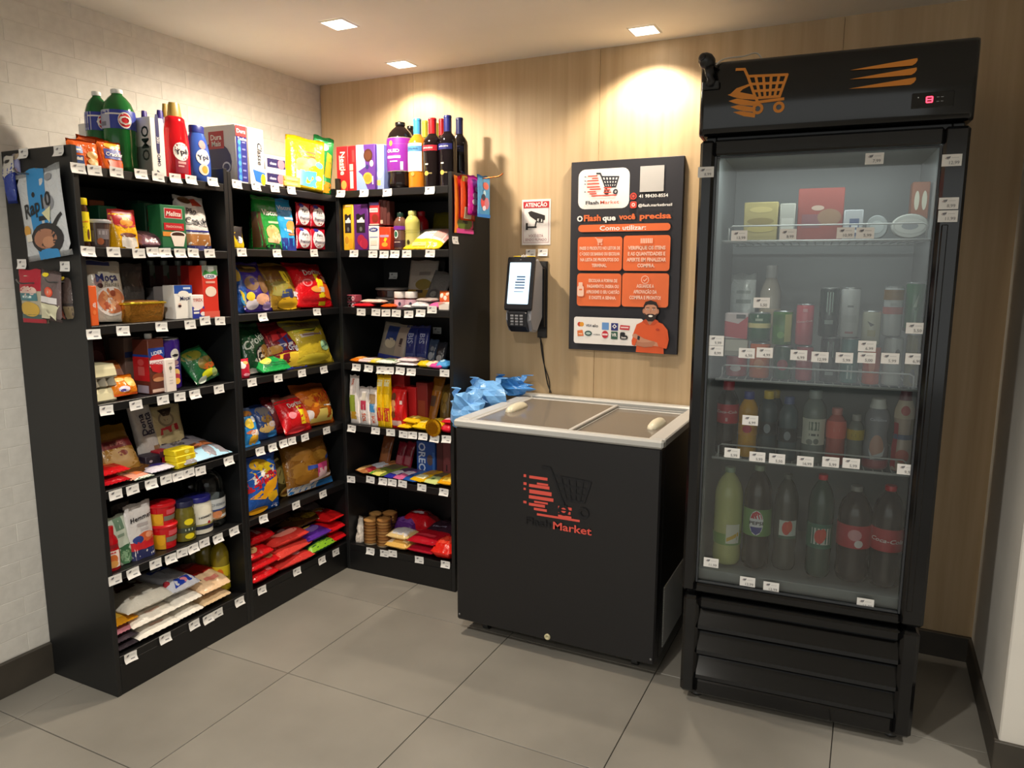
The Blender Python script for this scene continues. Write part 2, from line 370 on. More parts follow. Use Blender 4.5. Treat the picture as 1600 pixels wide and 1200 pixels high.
    for it in dec:
        k = it[0]; up = k.isupper(); dd = DL if up else D
        if dd is None: continue
        W2 = d if up else w; k = k.lower(); X = lambda a: a/100*W2; Z = lambda a: a/100*h
        if kind in PR: X = lambda a: a/100*w
        if k == 'r': dd.rect(X(it[1]), Z(it[2]), X(it[3]), Z(it[4]), it[5])
        elif k == 'b': dd.rect(X(it[1]), Z(it[2]), X(it[3]), Z(it[4]), it[5], dd.l)
        elif k == 'band':
            n = 24; zz = [Z(it[1])+(Z(it[2])-Z(it[1]))*i/5 for i in range(6)]; o = dd.off()
            loft(dd.l, [[dd.S(2*pi*j/n*RR/1.25, q, o) for j in range(n)] for q in zz], M(it[3], 'print'), False, False)
        elif k == 'e': dd.ell(X(it[1]), Z(it[2]), X(it[3]), Z(it[4]), it[5])
        elif k == 'o': dd.ell(X(it[1]), Z(it[2]), X(it[3]), Z(it[4]), it[5], 28, 5)
        elif k == 'p': dd.poly([(X(a), Z(q)) for a, q in it[1]], it[2])
        elif k == 't':
            a = list(it[6:])+[0, 1, 0, None][len(it)-6:]
            mw = a[3]/100*(h if abs(a[0]) > 60 else W2) if a[3] else (h if abs(a[0]) > 60 else W2*(1.2 if kind in PR else 1))*.92
            hh = it[4]/100*(W2*1.6 if abs(a[0]) > 60 else h)
            dd.text(it[1], X(it[2]), Z(it[3]), hh, it[5], a[0], a[1], a[2], mw)
    la, ra = radians(lean), radians(roll)
    def T0(p):
        x, y, q = p; x, q = x*cos(ra)+q*sin(ra), -x*sin(ra)+q*cos(ra)
        return (x, y*cos(la)+q*sin(la), -y*sin(la)+q*cos(la))
    vv = [T0(p) for p in b.v]
    y0 = min(p[1] for p in vv); z0 = 0 if zb and kind == 'pouch' else min(p[2] for p in vv)
    xs = [p[0] for p in vv]; xm = (min(xs)+max(xs))/2 if roll else 0
    def T(p): q = T0(p); return (q[0]-xm, q[1]-y0, q[2]-z0)
    L, a = frame(un, u, v, z+.0006)
    o = link(name, b, None, kind not in ('carton',), L, a+radians(yaw), T, 40 if kind != 'pouch' else None)
    assert label not in LABELS, label
    LABELS.add(label); tag(o, label, cat, g)
    for nm, gg, sm in extra: link(nm, gg, o, sm, T=T, ang=40 if sm else None)
    if D: D.done(o, T)
    if DL: DL.done(o, T, ('side_print', 'side_lettering', 'label'))
    return o
# ---------------------------------------------------------------- room
XR, YR, YB, XE = 2.965, -.662, -5.4, 4.6
GROUT = M('35322e', 'matte')
TILE = surf('floor_porcelain', '7f7b73', '938e85', 2.2, (1, 1, 1), .38, .04, .04, 6, 'World')
OAK = surf('oak_veneer', 'b69a74', 'cab08a', 26, (1, 1, .045), .5, .05, .03, 6)
WHITE = surf('painted_wall', 'd6d1c8', 'e0dbd2', 5, (1, 1, 1), .7, .05)
BRICKM = surf('painted_brick', 'd2cec6', 'dedad2', 30, (1, 1, 1), .75, .25, .015)
CEIL = surf('painted_ceiling', 'ece8e0', 'f2eee6', 3, (1, 1, 1), .85, .03)
DARK = surf('dark_skirting', '3a352e', '443e36', 9, (1, 1, 1), .5, .03)
g = G(); bx(g, -.2, YB-3, -.2, XE+.2, .2, -.004, GROUT, .001); floor = struct(link('floor', g))
p = .5915; tg = G(); bx(tg, .0014, .0014, -.008, p-.0014, p-.0014, 0, TILE, .0012); tme = None
for i in range(-2, 7):
    for j in range(0, 13):
        x0 = .755+p*(i); y1 = -p*j+.0; y0 = y1-p-.0
        if x0 > XE or x0 < -.6: continue
        if tme is None: o = link('tile', tg, floor, loc=(x0, y0, 0)); tme = o.data
        else: o = bpy.data.objects.new('tile', tme); COL.objects.link(o); o.parent = floor; o.location = (x0, y0, 0)
g = G(); bx(g, -.2, YB-.2, H, XE+.2, .2, H+.1, CEIL, .001); struct(link('ceiling', g))
# oak panelled wall behind the counter: full height sheets with hairline seams
g = G(); bx(g, -.2, .018, -.1, XE, .15, H+.05, M('3a2c1c', 'matte'), .001); wb = struct(link('wall_back', g))
for a, b in ((0, .55), (.55, 1.468), (1.468, 2.386), (2.386, XR+.01)):
    q = G(); bx(q, a+.0006, 0, .095, b-.0006, .02, H+.002, OAK, .0008); link('panel', q, wb)
g = G(); bx(g, -.01, -.014, 0, XR, .01, .094, DARK, .002); struct(link('baseboard_back', g))
# white painted brick wall on the left
g = G(); bx(g, -.2, YB, -.1, -.0044, .15, H+.05, M('d6d2ca', 'matte'), .001); wl = struct(link('wall_left', g))
bw, bh = .232, .0655; bme = None; rb = random.Random(5)
for r_ in range(int(H/bh)+1):
    z = .12+r_*bh
    if z > H: break
    for k in range(-1, 24):
        y = -(k+.5*(r_ % 2))*bw
        if y-bw < YB: continue
        vis = (y < -1.3 and y > -2.4) or (z > 1.65 and y > -2.4)
        if not vis: continue
        if bme is None:
            q = G(); bx(q, -.02, -bw+.0005, .0005, 0, -.0005, bh-.0005, BRICKM, .001); o = link('brick', q, wl); bme = o.data
        else: o = bpy.data.objects.new('brick', bme); COL.objects.link(o); o.parent = wl
        o.location = (-.0035+rb.uniform(-.0004, .0004), min(y, 0), z)
g = G(); bx(g, -.02, YB, -.0, -.0036, -2.4, H, WHITE, .001); struct(link('trim_1', g, None))
g = G(); bx(g, -.01, YB, 0, .012, .0, .118, DARK, .002); struct(link('baseboard_left', g))
# right return: a stub wall whose end faces the room
g = G(); bx(g, XR, YR, 0, XE+.1, .15, H+.05, WHITE, .004); struct(link('wall_right', g))
g = G(); bx(g, XR-.012, YR+.0, 0, XR+.004, -.014, .092, DARK, .002); bx(g, XR-.012, YR-.012, 0, XE, YR+.002, .092, DARK, .002); struct(link('baseboard_right', g))
g = G(); bx(g, XE, YB, 0, XE+.15, YR, H+.05, WHITE, .004); struct(link('wall_east', g))
# recessed square downlights
LENS = emis('lamp_lens', (1, .93, .8), 14); REFL = M('f4f1ea', 'plastic'); TRIMM = M('d9d5cc', 'plastic')
for i, (x, y, lab) in enumerate(((.594, -.155, 'square recessed ceiling light over the wine bottles by the oak wall'), (1.696, -.155, 'square recessed ceiling light above the poster by the oak wall'), (.693, -.705, 'square recessed ceiling light farthest from the oak wall, above the corner racks'))):
    d = empty('ceiling_downlight', lab, 'ceiling light', (x, y, H), 0, 'ceiling downlights'); s = .056
    q = G()
    for a in range(4):
        c, n = cos(a*pi/2), sin(a*pi/2)
        P = [(-s, -s, -.001), (s, -s, -.001), (s-.009, -s+.009, -.004), (-s+.009, -s+.009, -.004)]
        q.add([(x_*c-y_*n, x_*n+y_*c, z_) for x_, y_, z_ in P], [(0, 3, 2, 1)], TRIMM)
    link('trim_frame', q, d)
    q = G(); loft(q, [[(-s+.009, -s+.009, -.004), (s-.009, -s+.009, -.004), (s-.009, s-.009, -.004), (-s+.009, s-.009, -.004)], [(-.03, -.03, -.0015), (.03, -.03, -.0015), (.03, .03, -.0015), (-.03, .03, -.0015)]], emis('lamp_reflector', (1, .93, .8), 3.5), False, False); link('reflector', q, d)
    q = G(); lathe(q, [(.03, -.0018), (.028, -.006), (.02, -.0085)], LENS, 20); link('lens', q, d, True)
# ---------------------------------------------------------------- racks
LAM = M('0e0e0f', 'laminate'); LAMD = M('141516', 'laminate')
def rack(name, label, loc, rz, w, lv, hs, dpt=.348, lip=.028):
    r_ = empty(name, label, 'shelf rack', loc, rz); t = .018
    for x0 in (0, w-t): q = G(); bx(q, x0, 0, 0, x0+t, dpt, hs, LAMD, .0012); link('side_panel', q, r_)
    q = G(); bx(q, t, dpt-.008, .05, w-t, dpt-.001, hs-.02, LAM, .001); link('back_panel', q, r_)
    for i, z in enumerate(lv):
        q = G(); bx(q, t+.0003, .0006, z-lip*(1.5 if lip > .03 and i == 5 else 1), w-t-.0003, dpt-.009, z, LAM, .0015); link('shelf', q, r_)
    q = G(); bx(q, t+.0003, .001, 0, w-t-.0003, .019, lv[-1]-lip-.0005, LAM, .0012); link('kick_plate', q, r_)
    q = G()
    for z in lv[:-1]:
        for x in (t+.02, w-t-.02): lathe(q, [(.004, 0), (.003, .0015)], M('9a9a9c', 'metal'), 8)
    return r_
LVA = [1.743, 1.497, 1.252, 1.001, .716, .430, .137]; LVB = [1.757, 1.508, 1.257, 1.002, .718, .428, .13]; LVC = [1.775, 1.515, 1.26, 1.003, .715, .470, .13]
rack('shelf_rack', 'black shelf rack at the open left end, with packs hung on its side', (.35, -1.555, 0), pi/2, .599, LVA, 1.8)
rack('shelf_rack', 'black shelf rack in the middle holding chip bags, next to the corner', (.35, -.955, 0), pi/2, .661, LVB, 1.79)
rack('shelf_rack', 'black shelf rack against the oak wall, under the wine bottles', (.352, -.341, 0), 0, .604, LVC, 1.83, .335, .03)
# ---------------------------------------------------------------- chest freezer
FZ = empty('chest_freezer', 'black chest freezer with grey rim and sliding glass lids', 'freezer', (1.152, -.662, 0))
fw, fd, z0, z1 = .796, .65, .062, .872
VIN = M('161517', 'laminate'); GREY = M('bdbcb8', 'plastic'); GREY2 = M('9b9b99', 'plastic'); CREAM = M('d6d0b8', 'plastic')
q = G(); F4 = [(0, 0), (fw, 0), (fw, fd), (0, fd)]
bx(q, 0, 0, z0, fw, .05, z1-.03, VIN, .006); bx(q, 0, .05, z0, .05, fd, z1-.03, VIN, .004); bx(q, fw-.05, .05, z0, fw, fd, z1-.03, VIN, .004); bx(q, .05, fd-.05, z0, fw-.05, fd, z1-.03, VIN, .004); bx(q, .05, .05, z0, fw-.05, fd-.05, .3, VIN, .002)
link('cabinet_body', q, FZ)
q = G(); bx(q, .0505, .0505, .3005, fw-.0505, fd-.0505, .33, M('d8d8d4', 'plastic'), .002)
for a in ((.0505, .0505, .053, fd-.0505), (fw-.053, .0505, fw-.0505, fd-.0505), (.053, .0505, fw-.053, .053), (.053, fd-.053, fw-.053, fd-.0505)): bx(q, a[0], a[1], .33, a[2], a[3], z1-.03, M('c9c9c5', 'plastic'), .0004)
link('inner_liner', q, FZ)
q = G(); rw = .05
bx(q, -.006, -.008, z1-.03, fw+.006, rw*.5, z1, GREY, .007); bx(q, -.006, fd-rw*.9, z1-.03, fw+.006, fd+.002, z1+.006, GREY, .006)
bx(q, -.006, rw*.5, z1-.03, rw, fd-rw*.9, z1, GREY, .004); bx(q, fw-rw, rw*.5, z1-.03, fw+.006, fd-rw*.9, z1, GREY, .004); link('rim_frame', q, FZ)
q = G(); bx(q, rw, fd-rw*.9-.02, z1-.03, fw-rw, fd-rw*.9-.012, z1-.012, M('2a2a2a', 'plastic'), .001); bx(q, rw, fd-rw*.9-.034, z1-.03, fw-rw, fd-rw*.9-.022, z1-.008, GREY2, .001); link('slide_rail', q, FZ)
def lid(x0, x1, zt, hx, name):
    q = G(); bx(q, x0+.012, .032, zt-.005, x1-.012, fd-.088, zt, M('lid', 'glass'), .0005); o = link('glass_lid', q, FZ)
    q = G(); bx(q, x0, .026, zt-.007, x0+.014, fd-.08, zt+.003, GREY, .002); bx(q, x1-.014, .026, zt-.007, x1, fd-.08, zt+.003, GREY, .002); bx(q, x0+.014, .026, zt-.007, x1-.014, .034, zt+.002, GREY, .002); bx(q, x0+.014, fd-.09, zt-.007, x1-.014, fd-.08, zt+.002, GREY, .002); link('lid_frame', q, o)
    q = G(); n = 14; R = []
    for i in range(9):
        a = pi*i/8; yy = .3-.082*cos(a); hh = .026*sin(a)**.7+.001; ww = .022*sin(a)**.5+.002
        R.append([(hx+ww*cos(2*pi*j/n)*1.0, yy, zt+hh*max(sin(2*pi*j/n), -.02)) for j in range(n)])
    loft(q, R, CREAM); link('handle', q, o, True)
lid(.055, .462, z1-.004, .115, 0); lid(.45, fw-.052, z1-.016, fw-.098, 1)
for x, y in ((.09, .09), (fw-.09, .09), (.09, fd-.09), (fw-.09, fd-.09)):
    q = G(); bx(q, x-.018, y-.018, .045, x+.018, y+.018, z0+.002, M('8c8c88', 'metal'), .002); o = link('caster', q, FZ)
    q = G(); n = 16; loft(q, [[(x+s, y+.024*cos(2*pi*j/n), .0245+.0235*sin(2*pi*j/n)) for j in range(n)] for s in (-.011, .011)], M('2a2a2a', 'plastic')); link('wheel', q, o)
q = G()
for i in range(34):
    zz = .085+.0072*i*.95; bx(q, fw-.001, .1, zz, fw+.004, .40, zz+.0036, M('cfcfcc', 'plastic'), .0006)
link('vent_grille', q, FZ)
q = G(); lathe(q, [(.012, 0), (.012, .004), (.006, .006), (.005, .002)], M('c8c09a', 'plastic'), 16); o = link('drain_plug', q, FZ, True); o.rotation_euler.x = pi/2; o.location = (.391, -.0005, .078)
for x in (.012, fw-.012):
    q = G(); lathe(q, [(.005, 0), (.004, .0022)], M('8a8a8a', 'metal'), 10); o = link('screw', q, FZ, True); o.rotation_euler.x = pi/2; o.location = (x, -.0005, .085)
def cart(D, cx, cz, s, col, hole=None, wheel=None, lw=.055):
    """shopping cart of bars: basket grid, handle and wheels"""
    w_ = lw*s; TL, TR, BR, BL = (-.36, .3), (.5, .26), (.36, -.2), (-.16, -.2)
    L = lambda a, b, t: (a[0]+(b[0]-a[0])*t, a[1]+(b[1]-a[1])*t)
    sg = lambda a, b, w=1: D.seg(cx+a[0]*s, cz+a[1]*s, cx+b[0]*s, cz+b[1]*s, w_*w, col)
    for t in (0, .36, .68, 1): sg(L(TL, BL, t), L(TR, BR, t))
    for t in (0, .2, .4, .6, .8, 1): sg(L(TL, TR, t), L(BL, BR, t))
    sg(TL, (-.44, .46)); sg((-.44, .46), (-.62, .47)); sg(BL, (-.1, -.3)); 
    for x in (-.1, .36): D.ring(cx+x*s, cz-.44*s, .06*s, .125*s, wheel or col)
D = Dec(lambda x, z, o: (x-1.152, -o, z), False); RED = 'e2574a'; SH = '0b0c12'
cx, cz = 1.60, .63
for (a, b, z, w_) in ((1.443, 1.447, .687, 1), (1.466, 1.532, .685, 1), (1.496, 1.536, .664, .7), (1.443, 1.449, .657, 1), (1.466, 1.54, .653, 1.1), (1.443, 1.447, .637, .8), (1.468, 1.548, .631, 1.4), (1.466, 1.556, .61, 1.2), (1.486, 1.536, .594, .7), (1.443, 1.45, .587, .9), (1.466, 1.524, .582, 1), (1.486, 1.532, .567, .9), (1.498, 1.66, .548, .8), (1.582, 1.628, .587, 1), (1.584, 1.624, .571, 1), (1.582, 1.628, .555, .9)): D.seg(a, z, b, z, .0105*w_, RED)
cart(D, 1.617, .652, .165, SH)
D.text('Market', 1.635, .517, .028, RED, 0, .9, 0, None, .148); D.text('Flash', 1.5, .517, .026, SH, 0, .9, 0, None, .1)
D.done(FZ, None, ('cart_logo', 'logo_lettering', 'label'))
# ---------------------------------------------------------------- upright glass door fridge
FA = radians(3.79); FX, FY = UN['F'][:2]
FR = empty('display_fridge', 'tall black display fridge with glass door full of drinks', 'fridge', (FX, FY, 0), FA)
BK = M('0d0d0e', 'gloss'); BKM = M('121213', 'plastic'); LIN = M('8f9494', 'plastic')
fw = .694; fd = .6
for x0 in (.004, fw-.034): q = G(); bx(q, x0, .05, .045, x0+.03, fd, 2.0, BKM, .003); link('side_panel', q, FR)
q = G(); bx(q, .0345, fd-.03, .045, fw-.0345, fd, 2.0, BKM, .002); link('back_panel', q, FR)
q = G(); bx(q, .0345, .05, 1.8, fw-.0345, fd-.0305, 2.0, BKM, .002); link('top_panel', q, FR)
q = G(); bx(q, .0345, .05, .39, fw-.0345, fd-.0305, .452, LIN, .002); link('bottom_panel', q, FR)
q = G(); bx(q, .035, .07, .4525, .045, fd-.031, 1.799, LIN, .001); bx(q, fw-.045, .07, .4525, fw-.035, fd-.031, 1.799, LIN, .001); bx(q, .0455, fd-.04, .4525, fw-.0455, fd-.031, 1.799, LIN, .001); bx(q, .0455, .07, 1.79, fw-.0455, fd-.041, 1.7995, LIN, .001); link('inner_liner', q, FR)
# canopy with a softly rounded face
q = G(); n = 7; R = []
for i in range(n+1):
    a = pi/2*i/n
    R.append((-.006+.03*(1-sin(a)), 2.012+.028*(1-cos(a)) if 0 else 2.01+.03*cos(a)))
prof = [(fd, 1.832), (.014, 1.832), (.0, 1.838), (-.006, 1.852), (-.006, 2.012), (.0, 2.03), (.014, 2.042), (.05, 2.046), (fd, 2.046)]
loft(q, [[(x, y, z) for y, z in prof] for x in (-.012, -.006)] and [[(x, .02+(y-.02)*k if y < .05 else y, 1.939+(z-1.939)*k2) for y, z in prof] for x, k, k2 in ((-.014, .4, .975), (-.008, .9, .995), (0, 1, 1), (fw-.006, 1, 1), (fw+.002, .9, .995), (fw+.008, .4, .975))], BK); can_ = link('canopy', q, FR, True, ang=50)
D = Dec(lambda x, z, o: (x, -.0062-o, z), False); OR = 'd8841c'
def burst(D, cx, cz, s):
    for i, (z, w_) in enumerate(((.0, 1), (-.16, .95), (-.31, .86), (-.45, .74))):
        P = [(-.62*w_-.1, z+.05), (-.5*w_, z+.12-.02*i), (.02, z-.02), (.0, z-.13), (-.36*w_, z-.08), (-.56*w_, z-.02)]
        D.poly([(cx+a*s, cz+b*s) for a, b in P], OR)
    P = [(-.66, .06), (-.5, .2), (-.2, .28), (-.1, .26), (-.34, .16), (-.44, .06)]; D.poly([(cx+a*s, cz+b*s) for a, b in P], OR)
burst(D, .146, 1.938, .11); cart(D, .166, 1.953, .125, OR, None, None, .06); D.seg(.135, 1.915, .222, 1.92, .008, OR)
for i, z in enumerate((1.986, 1.962, 1.937)): D.poly([(.392, z-.004), (.46, z+.003), (.555, z+.012), (.556, z+.006), (.552, z-.001), (.544, z-.006), (.46, z-.006)], OR)
D.done(FR, None, ('cart_emblem', 'lettering', 'label'))
q = G(); bx(q, .55, -.0085, 1.868, .65, -.0055, 1.908, M('0c0c0d', 'gloss'), .002); dp = link('thermostat', q, FR)
D = Dec(lambda x, z, o: (x, -.0086-o, z), False); LED = emis('red_led', (1, .03, .06), 4)
for (a, b, c, d_) in ((.586, .896, .598, .896), (.586, .889, .598, .889), (.586, .882, .598, .882), (.585, .895, .585, .89), (.599, .895, .599, .89), (.585, .888, .585, .883), (.599, .888, .599, .883)): D.seg(a, b+1, c, d_+1, .0032, LED)
D.done(FR, None, ('led_digit', 'lettering', 'label'))
D = Dec(lambda x, z, o: (x, -.0086-o, z), False)
for x in (.612, .622):
    for z in (1.883, 1.894): D.rect(x-.003, z-.001, x+.003, z+.001, '8a8a8a')
D.ell(.565, 1.896, .0015, .0015, 'd8d8d8'); D.done(FR, None, ('button_marks', 'l', 'l'))
# door
dr = None
q = G(); zb, zt = .392, 1.818
bx(q, -.012+.006, -.006, zb, .036, .045, zt, BK, .008); bx(q, fw-.058, -.006, zb, fw+.004, .045, zt, BK, .008); bx(q, .036, -.006, zt-.045, fw-.058, .045, zt, BK, .006); bx(q, .036, -.006, zb, fw-.058, .045, zb+.03, BK, .006)
dr = link('door', q, FR)
q = G(); bx(q, .0365, .012, zb+.0305, fw-.0585, .02, zt-.0455, M('pane', 'glass'), .0006); link('glass_pane', q, dr)
q = G()
for a in ((.0365, zb+.0305, .043, zt-.046), (fw-.065, zb+.0305, fw-.0585, zt-.046)): bx(q, a[0], .004, a[1], a[2], .0115, a[3], M('33363a', 'plastic'), .001)
bx(q, .0435, .004, zb+.0305, fw-.0655, .0115, zb+.037, M('33363a', 'plastic'), .001); bx(q, .0435, .004, zt-.052, fw-.0655, .0115, zt-.0465, M('33363a', 'plastic'), .001); link('glass_gasket', q, dr)
q = G(); bx(q, fw-.046, -.011, .44, fw-.03, -.0055, 1.56, BK, .0025); link('grip_strip', q, dr)
# base with three sloped louvres
q = G(); bx(q, .0, .0, .028, .05, fd, .372, BK, .01); bx(q, fw-.052, 0, .028, fw, fd, .372, BK, .01); bx(q, .05, .0, .335, fw-.052, .06, .372, BK, .008); bx(q, .05, 0, .028, fw-.052, .06, .085, BK, .008); bx(q, .05, .06, .05, fw-.052, .07, .36, M('0a0a0b', 'matte'), .002); link('base_grille', q, FR)
for i in range(3):
    z = .262-.088*i; q = G(); loft(q, [[(x, .052, z+.07), (x, .044, z+.073), (x, .004, z+.012), (x, .002, z), (x, .016, z-.006), (x, .052, z-.004)] for x in (.0502, fw-.0522)], BK); link('louver', q, FR)
for x in (.05, fw-.05):
    for y in (.06, fd-.06): q = G(); lathe(q, [(.02, 0), (.022, .008), (.012, .014), (.012, .04)], M('2a2a2a', 'plastic'), 12, x, y); link('foot', q, FR, True)
q = G(); bx(q, .06, .055, 1.776, fw-.06, .068, 1.79, emis('added_glow_strip', (.95, 1, .97), .35), .002); link('added_glow_strip', q, FR)  # glowing strip added to brighten the upper fridge interior
al = bpy.data.lights.new('added_fridge_fill', 'AREA'); al.shape = 'RECTANGLE'; al.size = .52; al.size_y = .02; al.energy = .75; al.color = (.93, 1, .97)  # added fill light below the strip, lifts the drinks behind the glass
ao = bpy.data.objects.new('added_fridge_fill', al); COL.objects.link(ao); ao.parent = FR; ao.location = (fw/2, .074, 1.772); ao.rotation_euler = (radians(18), 0, 0)
WIRE = M('c4c6c4', 'plastic')
for zs, (ua, ub) in ((1.528, (.06, .655)), (1.092, (.06, .655)), (.832, (.06, .655))):
    q = G(); yf, yb = .085, .5
    tube(q, [(ua, yf, zs-.005), (ub, yf, zs-.005)], .0045, WIRE); tube(q, [(ua, yb, zs-.005), (ub, yb, zs-.005)], .004, WIRE)
    tube(q, [(ua+.02, yf, zs-.005), (ua+.02, yf, zs+.036), (ua+.03, yf, zs+.042), (ub-.04, yf, zs+.042), (ub-.03, yf, zs+.036), (ub-.03, yf, zs-.005)], .0026, WIRE)
    for i in range(23): x = ua+.012+(ub-ua-.024)*i/22; tube(q, [(x, yf, zs-.0022), (x, yb, zs-.0022)], .0021, WIRE, 5)
    link('wire_shelf', q, FR, True)
# webcam sitting on the canopy corner
WC = empty('webcam', 'small black ball webcam clipped to the canopy corner of the fridge', 'camera', frame('F', .012, -.03, 0)[0], FA)
q = G(); lathe(q, [(.0, -.026), (.012, -.024), (.021, -.012), (.023, .004), (.018, .018), (.008, .025), (0, .026)], M('1a1a1c', 'plastic'), 18); o = link('ball_head', q, WC, True); o.location = (-.006, .004, 2.038); o.rotation_euler = (radians(70), 0, radians(-30)); bh_ = o
q = G(); lathe(q, [(.011, .0), (.0115, .004), (.006, .0045)], M('101018', 'gloss'), 16, 0, 0); o = link('lens', q, bh_, True); o.location = (0, .0, .0225)
q = G(); tube(q, [(.004, .016, 1.975), (.006, .008, 1.985), (.004, .002, 2.0), (.0, .002, 2.02)], .013, M('202022', 'plastic'), 12); link('stem', q, WC, True)
q = G(); bx(q, -.02, .014, 1.962, .03, .0225, 1.985, M('1c1c1e', 'plastic'), .003); link('clip', q, WC)
def cord(name, label, pts, r_, mat):
    q = G(); P = [Vector(p) for p in pts]; out = []
    for i in range(len(P)-1):
        a, b, c, d_ = P[max(i-1, 0)], P[i], P[i+1], P[min(i+2, len(P)-1)]
        for k in range(6):
            t = k/6; out.append(.5*((2*b)+(c-a)*t+(2*a-5*b+4*c-d_)*t*t+(3*b-a-3*c+d_)*t**3))
    out.append(P[-1]); tube(q, out, r_, mat, 6); return tag(link(name, q, None, True), label, 'cable')
fp = lambda u, v, z: frame('F', u, v, z)[0]
cord('webcam_cable', 'thin white cable looping along the top of the fridge canopy', [fp(.03, -.012, 2.03), fp(.05, .02, 2.052), fp(.1, .05, 2.062), (FX+.13, FY+.09, 2.075), fp(.16, .1, 2.05), fp(.2, .14, 2.05), fp(.24, .15, 2.07), fp(.27, .16, 2.075), fp(.29, .17, 2.05), fp(.36, .3, 2.05)], .0022, M('cfcac0', 'plastic'))
# ---------------------------------------------------------------- poster
PW, PH = .48, .795
PO = empty('instruction_poster', 'dark poster with orange instruction boxes and a smiling man', 'poster', (1.3552, 0, 1.088)); q = G(); bx(q, 0, -.02, 0, PW, -.0006, PH, M('23232b', 'paper'), .0015); link('board', q, PO)
D = Dec(lambda x, z, o: (x, -.02-o, z), False); ox, oz = 1.3552, 1.088
def RR_(x0, z0, x1, z1, r_, c): D.rrect(x0-ox, z0-oz, x1-ox, z1-oz, r_, c)
OG = 'e8703c'; WH = 'f2efec'; NV = '2a2c38'
tx = lambda s_, x, z, h_, c, **k: D.text(s_, x-ox, z-oz, h_, c, **k)
RR_(1.389, 1.687, 1.613, 1.85, .03, WH); cart(D, 1.523-ox, 1.792-oz, .085, NV, None, None, .07)
for a, b, z in ((1.432, 1.472, 1.822), (1.452, 1.476, 1.812), (1.43, 1.478, 1.803), (1.43, 1.481, 1.79), (1.43, 1.484, 1.777), (1.442, 1.488, 1.768), (1.432, 1.466, 1.758), (1.442, 1.47, 1.75), (1.45, 1.556, 1.741), (1.504, 1.534, 1.772), (1.506, 1.53, 1.763), (1.504, 1.534, 1.753)): D.seg(a-ox, z-oz, b-ox, z-oz, .005, 'd8503c')
for z in (1.82, 1.803, 1.79, 1.758): D.seg(1.418-ox, z-oz, 1.423-ox, z-oz, .004, '5a5a66')
tx('Flash', 1.453, 1.713, .014, NV, bold=1.5, width=.058); tx('Market', 1.53, 1.713, .014, 'd8604c', bold=.6, width=.082)
RR_(1.658, 1.748, 1.757, 1.85, .001, 'bab8b6')
D.ring(1.632-ox, 1.733-oz, .009, .014, 'd8483a'); D.ell(1.632-ox, 1.733-oz, .006, .006, 'e2574a'); D.poly([(1.62-ox, 1.72-oz), (1.626-ox, 1.722-oz), (1.621-ox, 1.727-oz)], 'd8483a'); tx('41 98430-8554', 1.716, 1.732, .013, WH, bold=1, width=.12)
RR_(1.619, 1.685, 1.647, 1.712, .007, 'd8483a'); D.ring(1.633-ox, 1.6985-oz, .004, .007, WH); tx('@flash.marketbrasil', 1.724, 1.695, .011, WH, bold=1, width=.14)
tx('O', 1.4, 1.648, .022, WH, bold=2); tx('Flash', 1.456, 1.65, .024, OG, bold=1.8, width=.076); tx('que', 1.53, 1.649, .022, WH, bold=1.8, width=.058); tx('você', 1.608, 1.652, .022, OG, bold=1.8, width=.07); tx('precisa', 1.727, 1.652, .022, OG, bold=1.8, width=.13)
RR_(1.394, 1.592, 1.791, 1.622, .0145, OG); tx('Como utilizar:', 1.59, 1.607, .019, WH, bold=1, width=.2)
BX = [(1.393, 1.43, 1.591, 1.571), (1.596, 1.43, 1.793, 1.574), (1.393, 1.279, 1.591, 1.418), (1.595, 1.281, 1.793, 1.42)]
for b in BX: RR_(*b, .013, OG)
LT = 'f6cdb8'
def lines(L, x, z, dz, h_, w_):
    for i, s_ in enumerate(L): tx(s_, x, z-dz*i, h_, LT, bold=2, width=w_*min(1, max(.35, len(s_)/24)))
lines(['PASSE O PRODUTO NO LEITOR DE', 'CÓDIGO DE BARRAS OU ESCOLHA', 'NA LISTA DE PRODUTOS DO', 'TERMINAL.'], 1.492, 1.524, .024, .013, .18)
lines(['VERIFIQUE OS ITENS', 'E AS QUANTIDADES E', 'APERTE EM FINALIZAR', 'COMPRA.'], 1.695, 1.524, .024, .014, .21)
lines(['ESCOLHA A FORMA DE', 'PAGAMENTO, INSIRA OU', 'APROXIME O SEU CARTÃO', 'E DIGITE A SENHA.'], 1.51, 1.388, .024, .013, .17)
lines(['AGUARDE A', 'APROVAÇÃO DA', 'COMPRA E PRONTO!'], 1.695, 1.368, .024, .014, .2)
cart(D, 1.49-ox, 1.553-oz, .03, LT, None, None, .07)
for i in range(7): D.rect(1.67+i*.0075-ox, 1.542-oz, 1.675+i*.0075-ox, 1.562-oz, LT)
RR_(1.396, 1.32, 1.426, 1.365, .008, LT); RR_(1.402, 1.36, 1.42, 1.38, .003, LT); D.rect(1.404-ox, 1.346-oz, 1.418-ox, 1.352-oz, OG)
D.ring(1.694-ox, 1.394-oz, .014, .0168, LT); D.seg(1.687-ox, 1.393-oz, 1.692-ox, 1.388-oz, .003, LT); D.seg(1.692-ox, 1.388-oz, 1.702-ox, 1.399-oz, .003, LT)
RR_(1.384, 1.117, 1.692, 1.232, .01, WH)
PY = lambda P, c: D.poly([(a-ox, b-oz) for a, b in P], c)
D.ell(1.41-ox, 1.2-oz, .01, .01, 'c83a2c'); D.ell(1.42-ox, 1.2-oz, .01, .01, 'e8a030'); tx('VISA', 1.452, 1.196, .01, '3a3a5a', shear=.2, width=.026); tx('elo', 1.482, 1.196, .013, '2a2a30', width=.026)
